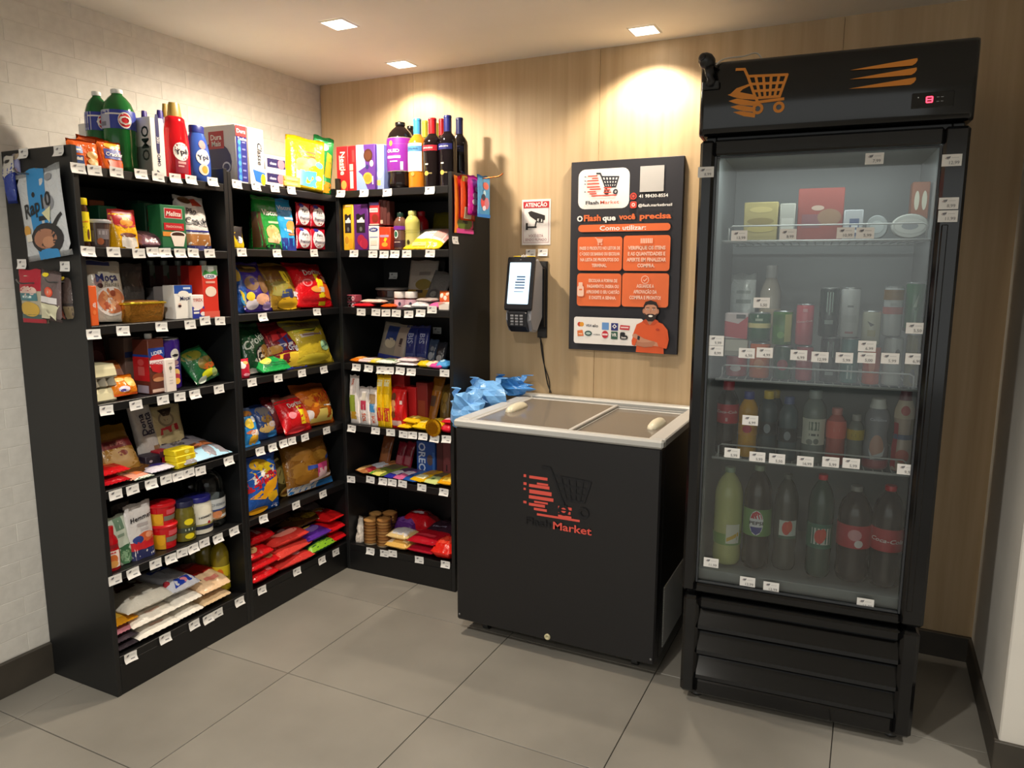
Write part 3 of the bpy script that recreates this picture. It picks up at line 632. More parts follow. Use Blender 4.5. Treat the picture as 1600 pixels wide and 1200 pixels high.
RR_(1.512, 1.18, 1.543, 1.211, .002, '6a9ad8'); RR_(1.553, 1.178, 1.584, 1.21, .002, '2a3278'); PY([(1.568, 1.206), (1.578, 1.196), (1.568, 1.186), (1.558, 1.196)], WH); D.ell(1.568-ox, 1.196-oz, .004, .004, '2a3278'); PY([(1.594, 1.203), (1.636, 1.201), (1.633, 1.182), (1.591, 1.184)], 'c8323c'); D.rect(1.596-ox, 1.19-oz, 1.63-ox, 1.196-oz, 'f0d0d0')
PY([(1.4, 1.172), (1.424, 1.176), (1.43, 1.15), (1.402, 1.148)], 'e2763a'); D.rect(1.406-ox, 1.156-oz, 1.424-ox, 1.161-oz, 'f4d0b0'); D.ell(1.451-ox, 1.162-oz, .017, .0115, '3a5a56'); D.ell(1.451-ox, 1.162-oz, .011, .005, 'b8ccc8'); tx('sodexo', 1.49, 1.159, .006, '5a5a6a', width=.03)
D.ell(1.527-ox, 1.16-oz, .0145, .016, 'c8283a'); D.rect(1.515-ox, 1.156-oz, 1.539-ox, 1.164-oz, 'f0d8d8'); RR_(1.554, 1.142, 1.583, 1.174, .001, '2f5a4a'); tx('VR', 1.568, 1.16, .014, WH, width=.022); RR_(1.594, 1.142, 1.616, 1.173, .006, '1c1c22'); RR_(1.6, 1.142, 1.628, 1.16, .008, '1c1c22'); tx('ben', 1.611, 1.151, .009, WH, width=.02)
# the printed man, arms crossed, in an orange shirt
SK, SK2, SHT, SHT2 = 'c98f72', 'b67a5e', 'e05a26', 'c84a1c'
PY([(1.665, 1.092), (1.668, 1.135), (1.648, 1.13), (1.65, 1.165), (1.665, 1.208), (1.7, 1.226), (1.738, 1.228), (1.775, 1.214), (1.796, 1.19), (1.803, 1.15), (1.797, 1.115), (1.782, 1.118), (1.784, 1.09)], SHT)
PY([(1.702, 1.224), (1.708, 1.238), (1.738, 1.238), (1.744, 1.224), (1.722, 1.208)], SK2)
PY([(1.688, 1.222), (1.704, 1.232), (1.72, 1.206), (1.706, 1.208)], SHT2); PY([(1.758, 1.224), (1.742, 1.234), (1.722, 1.206), (1.74, 1.208)], SHT2)
D.ell(1.694-ox, 1.265-oz, .0055, .01, SK2); D.ell(1.753-ox, 1.265-oz, .0055, .01, SK2); D.ell(1.7235-ox, 1.264-oz, .028, .038, SK)
PY([(1.696, 1.272), (1.692, 1.285), (1.7, 1.303), (1.722, 1.31), (1.746, 1.303), (1.755, 1.285), (1.751, 1.272), (1.746, 1.286), (1.735, 1.292), (1.71, 1.292), (1.7, 1.286)], '1f1512')
PY([(1.697, 1.258), (1.7, 1.235), (1.714, 1.223), (1.732, 1.223), (1.746, 1.235), (1.75, 1.258), (1.742, 1.25), (1.733, 1.254), (1.714, 1.254), (1.705, 1.25)], '2a1a15')
D.ell(1.7235-ox, 1.245-oz, .009, .0045, 'f4efe8'); D.seg(1.7235-ox, 1.268-oz, 1.7225-ox, 1.26-oz, .004, SK2)
for x in (1.711, 1.736): D.ell(x-ox, 1.272-oz, .0045, .0022, 'f0e8e0'); D.ell(x-ox, 1.272-oz, .002, .0022, '2a1a14'); D.seg(x-.006-ox, 1.279-oz, x+.006-ox, 1.279-oz, .0026, '1f1512')
PY([(1.648, 1.165), (1.662, 1.17), (1.7, 1.15), (1.76, 1.135), (1.79, 1.13), (1.785, 1.118), (1.74, 1.122), (1.69, 1.13), (1.652, 1.145)], SK)
PY([(1.655, 1.14), (1.66, 1.122), (1.7, 1.114), (1.735, 1.118), (1.748, 1.132), (1.742, 1.142), (1.72, 1.136), (1.69, 1.134)], SK2)
PY([(1.672, 1.162), (1.682, 1.158), (1.68, 1.142), (1.67, 1.146)], '22242a'); D.ell(1.755-ox, 1.19-oz, .008, .005, 'b83a20')
PY([(1.75, 1.15), (1.79, 1.165), (1.802, 1.14), (1.795, 1.112), (1.762, 1.118)], SHT); PY([(1.646, 1.14), (1.652, 1.155), (1.67, 1.146), (1.66, 1.118), (1.648, 1.122)], SHT)
D.done(PO, None, ('poster_print', 'poster_lettering', 'label'))
# ---------------------------------------------------------------- attention sign, small tags and payment terminal
SG = empty('camera_warning_sign', 'white and red camera warning sign on the oak wall', 'sign', (1.1165, 0, 1.541)); q = G(); bx(q, 0, -.003, 0, .138, -.0004, .197, M('e9e4e2', 'paper'), .0006); link('plate', q, SG)
D = Dec(lambda x, z, o: (x, -.003-o, z), False); RD = 'b8202c'; K = '231f20'
for a in ((.007, .01, .0085, .188), (.1295, .01, .131, .188), (.007, .01, .131, .0115)): D.rect(*a, 'a8606a')
D.rect(.007, .16, .131, .188, RD); D.text('ATENÇÃO', .069, .174, .0165, WH, 0, 1.5, 0, None, .106)
D.poly([(.03, .142), (.045, .148), (.112, .127), (.112, .108), (.075, .102), (.04, .125)], K); D.poly([(.07, .12), (.104, .116), (.104, .095), (.07, .099)], K); D.poly([(.076, .114), (.099, .111), (.099, .1), (.076, .103)], 'e9e4e2'); D.ell(.088, .107, .007, .006, K); D.seg(.07, .1, .066, .082, .006, K); D.rect(.026, .074, .072, .081, K); D.rect(.02, .066, .03, .096, K)
D.text('VOCÊ ESTÁ', .069, .04, .0115, '8a4a56', 0, 0, 0, None, .07); D.text('SENDO FILMADO', .069, .023, .0115, '8a4a56', 0, 0, 0, None, .104); D.done(SG, None, ('sign_print', 'lettering', 'label'))
TM = empty('payment_terminal', 'grey payment terminal with lit screen on the oak wall', 'payment terminal', (1.17, 0, 1.16))
q = G(); bx(q, .03, -.012, -.03, .075, -.0004, .31, M('1c1c1e', 'plastic'), .002); bx(q, .01, -.03, .02, .07, -.0125, .28, M('141415', 'plastic'), .002); bk = link('wall_bracket', q, TM)
q = G()
for z in (.12, .14, .16): lathe(q, [(.004, 0), (.003, .002)], M('b8b8b8', 'metal'), 8)
TG = M('83858c', 'plastic'); TK = M('16181f', 'plastic')
def slab(pts, x0, x1, mat, in_=.006):
    q = G(); c = [sum(p[i] for p in pts)/len(pts) for i in (0, 1)]
    sc = lambda k: [(c[0]+(p[0]-c[0])*k, c[1]+(p[1]-c[1])*k) for p in pts]
    loft(q, [[(x, a, b) for a, b in sc(k)] for x, k in ((x0, .95), (x0+in_, 1), (x1-in_, 1), (x1, .95))], mat); return q
link('housing', slab([(-.155, .055), (-.13, .008), (-.085, .0), (-.03, .06), (-.03, .29), (-.07, .318), (-.118, .318)], -.058, .062, TG), TM)
link('screen_bezel', slab([(-.161, .106), (-.158, .098), (-.152, .098), (-.112, .312), (-.113, .326), (-.121, .326)], -.063, .067, TK, .003), TM)
sd = Vector((0, -.121+.161, .326-.106)).normalized(); sn = Vector((0, -sd.z, sd.y)); so = Vector((0, -.161, .106))
D = Dec(lambda x, z, o: tuple(so+Vector((x, 0, 0))+sd*z+sn*(o+.0012)), False)
D.rrect(-.05, .02, .05, .2, .004, emis('lit_screen', (.55, .8, 1), 1.15)); D.done(TM, None, ('screen', 'l', 'l'))
D = Dec(lambda x, z, o: tuple(so+Vector((x, 0, 0))+sd*z+sn*(o+.0018)), False)
for i in range(5): D.rect(-.018+.006*(i < 2), .135-.012*i, .028, .141-.012*i, ['3a4a6a', '4a6a9a', '3a4a6a', '6a7a9a', '5a6a8a'][i])
D.rect(-.02, .072, .024, .075, '6a7a9a'); D.ell(0, .212, .004, .0015, '7a7a80'); D.done(TM, None, ('screen_menu', 'l', 'l'))
link('keypad_panel', slab([(-.166, .088), (-.162, .03), (-.13, .004), (-.12, .01), (-.15, .1)], -.045, .045, TK, .004), TM)
kd = Vector((0, .004, -.058)).normalized(); kn = Vector((0, kd.z, -kd.y)); ko = Vector((0, -.1662, .088))
for r_ in range(4):
    for c in range(3):
        q = G(); P = ko+kd*(.012+.0125*r_)+Vector((-.022+.022*c, 0, 0)); bx(q, P.x-.0075, P.y-.0022, P.z-.004, P.x+.0075, P.y+.001, P.z+.004, M('8a8c92', 'plastic') if r_ < 3 else M('6a6c72', 'plastic'), .001); link('key', q, TM)
q = G(); bx(q, -.04, -.118, .3265, -.004, -.1, .331, M('d8b828', 'film'), .002); bx(q, .024, -.118, .3265, .06, -.1, .331, M('d8b828', 'film'), .002); link('yellow_tape', q, TM)
q = G()
for i in range(5): tube(q, [(-.006+.007*i, -.112, .3262), (-.002+.007*i, -.108, .334+.003*(i % 2)), (.002+.007*i, -.112, .3262)], .0022, M('c8c4bc', 'film'))
link('clear_tape', q, TM)
cord('terminal_cable', 'thin black cable hanging from the terminal down to the freezer', [(1.215, -.02, 1.135), (1.222, -.008, 1.1), (1.235, -.006, 1.0), (1.252, -.006, .92), (1.27, -.007, .882)], .0028, M('1a1614', 'plastic'))
cord('terminal_cable', 'second black cable twisted beside the first under the terminal', [(1.221, -.021, 1.135), (1.218, -.012, 1.1), (1.232, -.011, 1.02), (1.258, -.0065, .94), (1.262, -.0075, .882)], .0024, M('201a18', 'plastic'))
# blue carrier bags stuffed between rack and freezer
def carrier(label, c, r_, sq, seed, mat):
    """crumpled thin bag: sharp unequal folds and two flat torn-looking handles"""
    q = G(); n, m = 15, 9; V = []; F = []; rb_ = random.Random(seed)
    for i in range(m+1):
        for j in range(n):
            a, b = 2*pi*(j+.35*(i % 2))/n, pi*i/m; d = Vector((sin(b)*cos(a), sin(b)*sin(a), cos(b)))
            k = .95+.6*noise.noise(d*1.5+Vector((seed, 0, 0)))+rb_.uniform(-.17, .17)*(0 < i < m)
            V.append((d.x*r_*k*sq[0], d.y*r_*k*sq[1], d.z*r_*k*sq[2]))
    for i in range(m):
        for j in range(n): F += [(i*n+j, (i+1)*n+j, (i+1)*n+(j+1) % n), (i*n+j, (i+1)*n+(j+1) % n, i*n+(j+1) % n)]
    q.add(V, F, mat); o = link('carrier_bag', q, None, False, c); tag(o, label, 'plastic bag')
    for t in (-1, 1):
        h_ = G(); P = [(t*r_*.5*sq[0], 0, r_*.55*sq[2]), (t*r_*.62*sq[0], .01*t, r_*1.0*sq[2]), (t*r_*.5*sq[0]+.01, .016*t, r_*1.25*sq[2]), (t*r_*.75*sq[0]+.016, .02*t, r_*1.3*sq[2])]
        loft(h_, [[(x-.012, y-.004, z), (x+.012, y+.002, z), (x+.011, y+.004, z+.003), (x-.012, y-.001, z+.002)] for x, y, z in P], mat); link('bag_handle', h_, o)
    return o
BG = M('74aee8', 'film'); BG2 = M('3f84cc', 'film')
carrier('pale blue crumpled carrier bag drooping in front, between rack and freezer', (1.046, -.38, .845), .062, (1.45, .9, 1.2), 3.1, BG)
carrier('blue crumpled carrier bag in the middle of the heap by the rack', (1.052, -.23, .885), .066, (1.4, .9, .95), 7.7, BG)
carrier('darker blue carrier bag folded toward the oak wall', (1.11, -.09, .915), .055, (1.7, .8, .7), 12.4, BG2)
# hooks
def hook(label, pts, mat): cord('wire_hook', label, pts, .0028, mat)['category'] = 'hook'
COP = M('b0602c', 'metal')
hook('copper wire hook sticking out of the rack side with candy bags', [(.957, -.2, 1.81), (1.0, -.2, 1.812), (1.07, -.2, 1.816), (1.105, -.2, 1.82), (1.12, -.2, 1.83)], COP)
for lab, x, z in (('wire hook holding the blue tortilla bag on the end panel', .17, 1.72), ('wire hook holding the cheese packs on the end panel', .13, 1.385), ('wire hook holding the sausage pack on the end panel', .27, 1.39)):
    hook(lab, [(x, -1.556, z), (x, -1.58, z), (x, -1.61, z), (x, -1.622, z+.012)], M('8a8a8a', 'metal'))
# ---------------------------------------------------------------- the goods on the shelves, side panels and in the fridge
I('A',-1.4893,0.02,1.743,'pouch','cracker_pack','crackers','orange cracker pack with blue label squares at the left end of the top shelf',0.0998,0.0815,0.05,'e8641a',[('r', -46, 48, -8, 72, '5b86c8'), ('r', -46, 2, -8, 40, '2f4f8f'), ('r', -42, 22, -12, 34, 'f2efe8'), ('e', 22, 20, 18, 14, 'e5b56a'), ('e', 22, 45, 18, 14, 'e5b56a'), ('r', -39.8, 57.0, -14.2, 63.0, 'f2efe8')],gus=1)
I('A',-1.3965,0.02,1.743,'pouch','cracker_pack','crackers','orange cracker pack with a broad blue label, against the green bottle',0.0848,0.0917,0.05,'ea6a1c',[('r', -30, 38, 50, 72, '2b3f9c'), ('e', 10, 84, 36, 10, 'f5b31c'), ('r', -20, 8, 50, 34, 'e4705a'), ('t', 'Cracker', 10, 55, 14, 'f2efe8', 0, 1, 0.2, 70)],gus=1)
I('A',-1.3987,0.09,1.743,'pouch','cracker_pack','crackers','orange pack standing behind the two front cracker packs',0.1106,0.11,0.05,'e06018',[('r', -20, 30, 20, 60, 'c94e14')],gus=1)
I('A',-1.3538,0.17,1.743,'carton','tissue_box','box','red and white carton half hidden behind the orange cracker packs',0.0295,0.1637,0.06,'f2efe8',[('p', ((-50, 60), (50, 100), (-50, 100)), 'c01828')])
I('A',-1.3126,0.05,1.743,'soda','bleach_bottle','bottle','big green bottle with white cap and blue label beside the white box',0.101,0.2716,0.06,'1d6a2e',[('band', 52, 74, '2a3aa0'), ('b', -50, 52, -12, 74, 'b9bcd0'), ('e', 24, 62, 17, 9.5, 'f2efe8'), ('e', 24, 62, 15, 8, 'd21f2a'), ('t', 'O', 24, 62, 10, 'f2efe8'), ('r', -24.400000000000002, 68.1, 20.400000000000002, 69.9, 'f2efe8'), ('r', -40, 55, -22, 60, '777788')],cap='f4f4f0',rot=-50)
I('A',-1.3371,0.13,1.743,'soda','bleach_bottle','bottle','green bottle with white cap, left of its twin and farther back',0.0779,0.2664,0.06,'1a6430',[('band', 52, 74, '2a3aa0'), ('b', -50, 52, -12, 74, 'b9bcd0'), ('e', 24, 62, 17, 9.5, 'f2efe8'), ('e', 24, 62, 15, 8, 'd21f2a'), ('t', 'O', 24, 62, 10, 'f2efe8'), ('r', -24.400000000000002, 68.1, 20.400000000000002, 69.9, 'f2efe8'), ('r', -40, 55, -22, 60, '777788')],cap='f4f4f0',rot=-50)
I('A',-1.2359,0.015,1.743,'carton','detergent_box','box','tall white detergent box with purple oval print on the top shelf',0.055,0.1902,0.13,'f2efe8',[('o', 0, 72, 13, 34, '2a2a66'), ('t', '10X', 0, 62, 11, 'f2efe8', 90), ('t', 'OMO', 0, 27, 13, '22224e', 90), ('p', ((-18, 10), (20, 3), (-20, 4)), '333355'), ('T', 'OMO', 30, 55, 16, '2c3a34', 90), ('R', -50, 0, 50, 50, '8b948c')])
I('A',-1.1471,0.17,1.743,'jug','softener_bottle','bottle','clear softener bottle with purple cap behind the detergent box, nearer the green bottles',0.047,0.2424,0.06,'b7b4bd',[('t', 'Ype', 10, 60, 12, '2b2a6c')],cap='3c2f86')
I('A',-1.1372,0.1,1.743,'jug','softener_bottle','bottle','clear softener bottle with purple cap between the white box and the red bottle',0.053,0.2404,0.06,'b2aeb6',[('t', 'Ype', 15, 64, 13, '2b2a6c'), ('e', 0, 25, 40, 18, '6b6672'), ('e', 25, 35, 20, 8, '8a858e')],cap='3c2f86')
I('A',-1.1314,0.02,1.743,'jug','softener_bottle','bottle','red softener bottle with gold cap and white splash label',0.0992,0.2601,0.06,'c80f1c',[('b', -8, 8, 34, 45, '8f1a33'), ('e', 12, 36, 25, 12, 'f2efe8'), ('t', 'Ypê', 12, 36, 12, '2a2336', 8, 1, 0, 40), ('r', 0, 20, 25, 23, 'd9a0a0'), ('r', 0, 16, 18, 18, 'd9a0a0')],cap='a98c45')
I('A',-1.1135,0.1,1.743,'jug','softener_bottle','bottle','pale softener bottle with gold cap peeping from behind the red one',0.0511,0.2665,0.06,'d9cfc8',[],cap='a3853d')
I('A',-1.041,0.02,1.743,'jug2','cleaner_bottle','bottle','squat blue cleaner bottle with navy cap and white brand splash',0.1029,0.1984,0.06,'3a5cb4',[('e', 16, 44, 24, 14, 'f2efe8'), ('t', 'Ypê', 16, 44, 12, '23305c', 6, 1, 0, 38), ('e', 16, 66, 13, 8, 'd98a8a'), ('e', 16, 22, 17, 10, 'e7d5c8'), ('e', 18, 22, 10, 7, 'e0a040')],cap='1c2a80')
I('B',-0.8597,0.02,1.757,'carton','paper_towel_pack','paper towels','white paper towel pack with navy circle and red badge on its side',0.0546,0.2173,0.2,'e0dbd5',[('r', -46, 3, 50, 84, '2b2f80'), ('r', -30, 3, -5, 74, '2f6ac8'), ('e', -20, 10, 14, 4.4, '4a9be8'), ('e', -20, 22, 14, 4.4, '4a9be8'), ('e', -20, 34, 14, 4.4, '4a9be8'), ('e', -20, 46, 14, 4.4, '4a9be8'), ('e', -20, 58, 14, 4.4, '4a9be8'), ('e', -20, 70, 14, 4.4, '4a9be8'), ('r', 4, 9, 34, 12, '7b7fc0'), ('r', 4, 21, 34, 24, '7b7fc0'), ('r', 4, 33, 34, 36, '7b7fc0'), ('r', 4, 45, 34, 48, '7b7fc0'), ('r', 4, 57, 34, 60, '7b7fc0'), ('r', 4, 69, 34, 72, '7b7fc0'), ('r', -50, 80, 46, 98, 'e03a3c'), ('t', 'Dura', 0, 89, 10, 'f6d0d0', 0, 1, 0, 80), ('t', 'Toalha', 4, 76, 7, 'f2efe8', 0, 1, 0, 80), ('E', -6, 36, 44, 36, '23265e'), ('R', -20, 60, 20, 90, 'b51c2c'), ('T', 'Dura', 0, 80, 9, 'f2efe8'), ('T', 'Mais', 0, 69, 9, 'f2efe8'), ('E', 24, 28, 11, 9, 'cfd2e0'), ('E', 24, 28, 8, 6, '23265e')])
I('B',-0.772,0.03,1.757,'carton','napkin_pack','napkins','tall white napkin pack with black script beside the towel pack',0.0812,0.2184,0.12,'ddd8d2',[('t', 'Classe', 20, 56, 18, '2a2a30', -90, 1, 0.25), ('p', ((-14, 8), (46, 3), (50, 24), (-30, 28)), '2b6fc0'), ('e', 36, 12, 16, 10, 'f3d21e'), ('r', -50, 54, 50, 54.6, 'b5aea6')])
I('B',-0.6749,0.03,1.7652,'carton','napkin_pack','napkins','lower of two small white napkin packs with navy oval label',0.1154,0.0609,0.11,'dcd7d0',[('r', -40, 22, 48, 80, '2a2557'), ('e', 28, 50, 17, 32, 'ee8090'), ('t', 'classe', -12, 50, 18, 'd8d8ea')])
I('B',-0.6712,0.03,1.8238,'carton','napkin_pack','napkins','upper of two small white napkin packs with navy oval label',0.1152,0.0607,0.11,'dcd7d0',[('r', -40, 22, 48, 80, '2a2557'), ('e', 28, 50, 17, 32, 'ee8090'), ('t', 'classe', -12, 50, 18, 'd8d8ea')])
I('B',-0.5848,0.02,1.7712,'carton','biscuit_box','box','lower flat yellow biscuit box under the big yellow bag',0.0953,0.0209,0.09,'ecc65a',[('r', -40, 30, 30, 70, 'f3dc90')])
I('B',-0.5836,0.02,1.7921,'carton','biscuit_box','box','upper flat yellow biscuit box under the big yellow bag',0.0952,0.0208,0.09,'ecc65a',[('r', -40, 30, 30, 70, 'f3dc90')])
I('B',-0.4901,0.005,1.757,'pouch','biscuit_bag','bag of biscuits','big yellow and blue biscuit bag leaning on the corner of the top shelf',0.175,0.2268,0.07,'f2cd18',[('p', ((-50, 3), (42, 2), (46, 34), (-50, 33)), '49a3d8'), ('r', -20.400000000000002, 67.6, 24.400000000000002, 72.4, '7a5a18'), ('r', -8.0, 60.2, 24.0, 63.8, '7a5a18'), ('e', -6, 48, 22, 10, 'd8a860'), ('e', -14, 38, 20, 8, 'b98a50'), ('e', 14, 52, 12, 8, 'd5b070'), ('e', 32, 48, 10, 6, '5ab3e0'), ('e', 30, 22, 8, 5, 'bfe0f0')],gus=1,roll=7,lean=10,yaw=-26)
I('B',-0.3594,0.03,1.757,'pouch','biscuit_bag','bag of biscuits','green and orange biscuit bag wedged behind the big yellow one',0.103,0.2509,0.06,'1e7a3c',[('p', ((0, 30), (34, 30), (34, 70), (14, 74)), 'f0a020'), ('e', 10, 12, 40, 10, 'f08a1a'), ('e', 0, 82, 20, 6, 'd8ead8'), ('e', -10, 24, 24, 10, '56b070')],gus=1,roll=7,yaw=-20)
I('C',0.3804,0.02,1.775,'carton','chocolate_box','box','red chocolate box with white lettering, left of the two',0.0642,0.1937,0.12,'b3121f',[('t', 'Nestle', 6, 62, 26, 'f3dcd8', -90), ('r', -26, 48, -18, 80, 'e8b8b0'), ('e', 10, 14, 24, 10, 'c8a050'), ('r', 20, 50, 32, 80, 'c23a3a')])
I('C',0.4276,0.03,1.775,'carton','chocolate_box','box','narrow red chocolate box with small white text, right of the two',0.0459,0.1948,0.12,'b3121f',[('r', -40, 46, 10, 60, 'd8b8b0'), ('r', -30, 6, 10, 44, 'e8d0c8'), ('r', 0, 64, 30, 90, 'd63a40')])
I('C',0.5082,0.02,1.775,'carton','cookie_box','box','purple and lilac cookie box with round cookies beside the red boxes',0.1,0.1934,0.12,'5d2f8c',[('p', ((-50, 40), (0, 52), (-10, 100), (-50, 100)), 'a9b6e6'), ('e', 14, 76, 24, 14, '4a2416'), ('e', 14, 76, 18, 10, '5d3320'), ('e', 32, 58, 10, 7, 'e8c8b0'), ('e', 10, 26, 26, 13, 'd7a23a'), ('e', 10, 26, 18, 9, 'b98a2a'), ('p', ((-50, 0), (10, 0), (-20, 34), (-50, 46)), '8fa8e6'), ('e', 8, 51, 9, 5, '2a2a6a'), ('r', 34, 12, 40, 30, 'e8d8f0')])
I('C',0.5709,0.035,1.775,'carton','cookie_box','box','lilac cookie box squeezed behind the black bottle',0.0476,0.1914,0.1,'8f9fe0',[('e', 10, 60, 30, 12, 'c9d2f6'), ('r', -40, 10, 10, 22, 'e8d060'), ('e', 0, 35, 30, 10, 'b8c4f2')])
I('C',0.6459,0.03,1.775,'soda','soda_bottle','bottle','two litre dark soda bottle with purple label on the corner-side top shelf',0.1195,0.2857,0.06,'140c0c',[('band', 26, 76, '8a8a70'), ('band', 27, 75, '7c1f92'), ('t', 'OLED', 0, 56, 9, 'f2efe8', 0, 1, 0, 40), ('r', -22.400000000000002, 45.2, 22.400000000000002, 48.8, 'f2efe8'), ('r', -10, 40, 14, 41.5, 'f2efe8'), ('e', -6, 67, 6, 4, 'c9a050'), ('b', 22, 28, 30, 40, 'd8d0e0')],cap='100d0d',rot=0)
I('C',0.6174,0.17,1.775,'soda','soda_bottle','bottle','second dark soda bottle behind the purple label and rosé bottles',0.0824,0.2932,0.06,'17100f',[('band', 26, 76, '5c1c72')],cap='100d0d')
I('C',0.7461,0.03,1.775,'wine','wine_bottle','bottle','rosé wine bottle with light blue cap and white label',0.0808,0.2906,0.06,'c8781e',[('b', -40, 24, 40, 64, 'efe6e0'), ('b', -40, 52, 40, 60, '4a86b8'), ('t', 'APOLARYS', 0, 56, 4, '20304a', 0, 1, 0.1, 44), ('e', 0, 20, 8, 3, 'c99a50')],cap='3b8fc0')
I('C',0.8212,0.03,1.775,'wine','wine_bottle','bottle','dark wine bottle with red cap and red label band, in front',0.0823,0.287,0.06,'140b0d',[('b', -40, 52, 40, 60, 'a81f2e'), ('t', 'APOLARYS', 0, 56, 4, 'f0e8e4', 0, 1, 0.1, 44), ('e', -6, 20, 10, 3.4, 'c9a850'), ('r', -12, 32, 2, 34, 'd8d0c8'), ('r', 4, 19, 18, 21, '8a7a50')],cap='b5141d')
I('C',0.8919,0.04,1.775,'wine','wine_bottle','bottle','dark wine bottle with blue cap, tallest in the front row',0.0777,0.2932,0.06,'120c10',[('b', -40, 52, 40, 60, '23276a'), ('t', 'APOLARYS', 0, 56, 4, 'f0e8e4', 0, 1, 0.1, 44), ('e', -6, 20, 10, 3.4, 'c9a850'), ('r', -12, 32, 2, 34, 'd8d0c8'), ('r', 4, 19, 18, 21, '8a7a50')],cap='1e2468')
I('C',0.8862,0.15,1.775,'wine','wine_bottle','bottle','dark wine bottle with blue cap at the right end of the shelf',0.0732,0.3031,0.06,'141012',[('b', -40, 52, 40, 60, '1c2048'), ('t', 'APOLARYS', 0, 56, 4, '8a8a9a', 0, 1, 0.1, 44)],cap='1e2250')
I('C',0.6703,0.22,1.775,'wine','wine_bottle','bottle','wine bottle with olive cap behind the red capped bottle, nearer the corner',0.0615,0.3195,0.06,'5a5a18',[],cap='a8a832')
I('C',0.7187,0.24,1.775,'wine','wine_bottle','bottle','wine bottle with olive cap between the red and blue capped ones',0.0542,0.3081,0.06,'5a5a18',[],cap='a0a030')
I('C',0.7703,0.2,1.775,'wine','wine_bottle','bottle','dark wine bottle with red cap farther back on the shelf',0.0596,0.3161,0.06,'180c0e',[],cap='a3141c')
I('A',-1.5127,0.02,1.497,'jar','chocolate_drink_jar','jar','yellow capped chocolate drink jar with yellow label at shelf end',0.0406,0.1504,0.06,'3d2112',[('band', 12, 72, 'f0dc14'), ('t', 'Toddy', 8, 52, 15, 'd01f28', 10, 1, 0.1, 46), ('r', -20, 40, 20, 41.5, '8a7a20'), ('r', -20, 30, 10, 31.5, '8a7a20'), ('e', 26, 26, 9, 11, '5a3018')],cap='f0d818')
I('A',-1.4513,0.02,1.497,'tub','snack_tub','tub','clear tub of dark sweets with grey lid',0.0878,0.0887,0.06,'4a3c3a',[('b', -6, 30, 30, 66, '7d7478'), ('r', -2, 46, 22, 60, 'a9a2a6'), ('e', 2, 22, 10, 12, 'a85c38'), ('b', -40, 20, -14, 60, '5e5450')],cap='a9a9ac',flare=0.82)
I('A',-1.3583,0.03,1.497,'pouch','coffee_pack','coffee','yellow and red coffee pack with a printed cup',0.0985,0.1275,0.07,'f0b414',[('r', -50, 62, 50, 100, 'b5121e'), ('p', ((-50, 62), (50, 62), (50, 58), (0, 52), (-50, 66)), 'b5121e'), ('e', 4, 66, 24, 10, 'f0a03a'), ('r', -8.8, 72.4, 16.8, 79.6, 'f4d8a0'), ('e', 2, 18, 30, 20, 'd9d4ce'), ('r', -28, 4, 32, 20, 'd2ccc4'), ('e', 2, 34, 30, 6, '6a2f1c')],gus=1)
I('A',-1.3634,0.12,1.497,'carton','coffee_pack','coffee','green vacuum coffee pack behind the yellow coffee',0.0672,0.1403,0.07,'14553a',[('r', -40, 20, 40, 50, '0e4630')])
I('A',-1.3583,0.18,1.497,'carton','snack_box','box','dark orange box behind the chocolate drink jar',0.0555,0.1615,0.06,'8a3a14',[('r', -40, 30, 40, 60, '7a2e10')])
I('A',-1.2075,0.1,1.497,'carton','coffee_pack','coffee','dim green coffee pack in shade left of the lit one',0.0621,0.1602,0.07,'12402c',[('r', -38, 60, 38, 86, '5d1a1c'), ('r', -38, 36, 38, 50, '58201f')])  # rear packs repeat the lit one with the shade mixed into their colours
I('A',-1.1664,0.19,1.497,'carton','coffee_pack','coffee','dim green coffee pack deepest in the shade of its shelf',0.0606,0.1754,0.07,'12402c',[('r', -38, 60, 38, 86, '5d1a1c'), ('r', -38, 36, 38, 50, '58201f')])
I('A',-1.2563,0.03,1.497,'pouch','candy_bag','bag','crinkled purple brown bag lying before the dark coffee packs',0.1114,0.12,0.055,'7a5560',[('r', -30, 20, 30, 60, '8d6a72'), ('r', -10, 60, 40, 80, '9a8288')],lean=75)
I('A',-1.1854,0.025,1.497,'carton','coffee_pack','coffee','lit green coffee pack with red label and white cup',0.1034,0.1528,0.065,'1c6a3e',[('r', -36, 70, 36, 93, 'c4cfc4'), ('r', -34, 71, 34, 92, 'bb1722'), ('t', 'Melitta', 0, 81, 13, 'f3e4dc', 0, 1, 0.25, 60), ('r', -40, 44, 40, 60, 'c01a26'), ('t', 'TRADICIONAL', 0, 52, 7, 'f0c0b8', 0, 1, 0, 66), ('r', -46, 30, 0, 40, 'e0913a'), ('e', 14, 34, 32, 8, 'f3eae2'), ('e', 14, 34, 26, 6, '3a1c10'), ('p', ((-16, 32), (44, 32), (34, 8), (-4, 8)), 'efe4da'), ('r', -46, 1, 46, 6, '0f4a3a')])
I('A',-1.0734,0.02,1.497,'pouch','bread_bag','bread','white bread bag with black lettering and a blue stripe',0.1314,0.195,0.12,'ddd8d4',[('r', -50, 0, 50, 9, '232a66'), ('r', -42, 9, 46, 30, 'a06a34'), ('r', -50, 34, 50, 37, '2a2c88'), ('t', 'Pão', -10, 72, 11, '26242c'), ('t', 'Caseiro', 8, 54, 13, '26242c', 0, 1, 0, 86), ('r', 2, 44, 36, 46, '8a8488'), ('p', ((0, 82), (34, 82), (20, 96), (-2, 94)), 'b8402c'), ('e', -18, 92, 20, 7, '5a3a20')],gus=1)
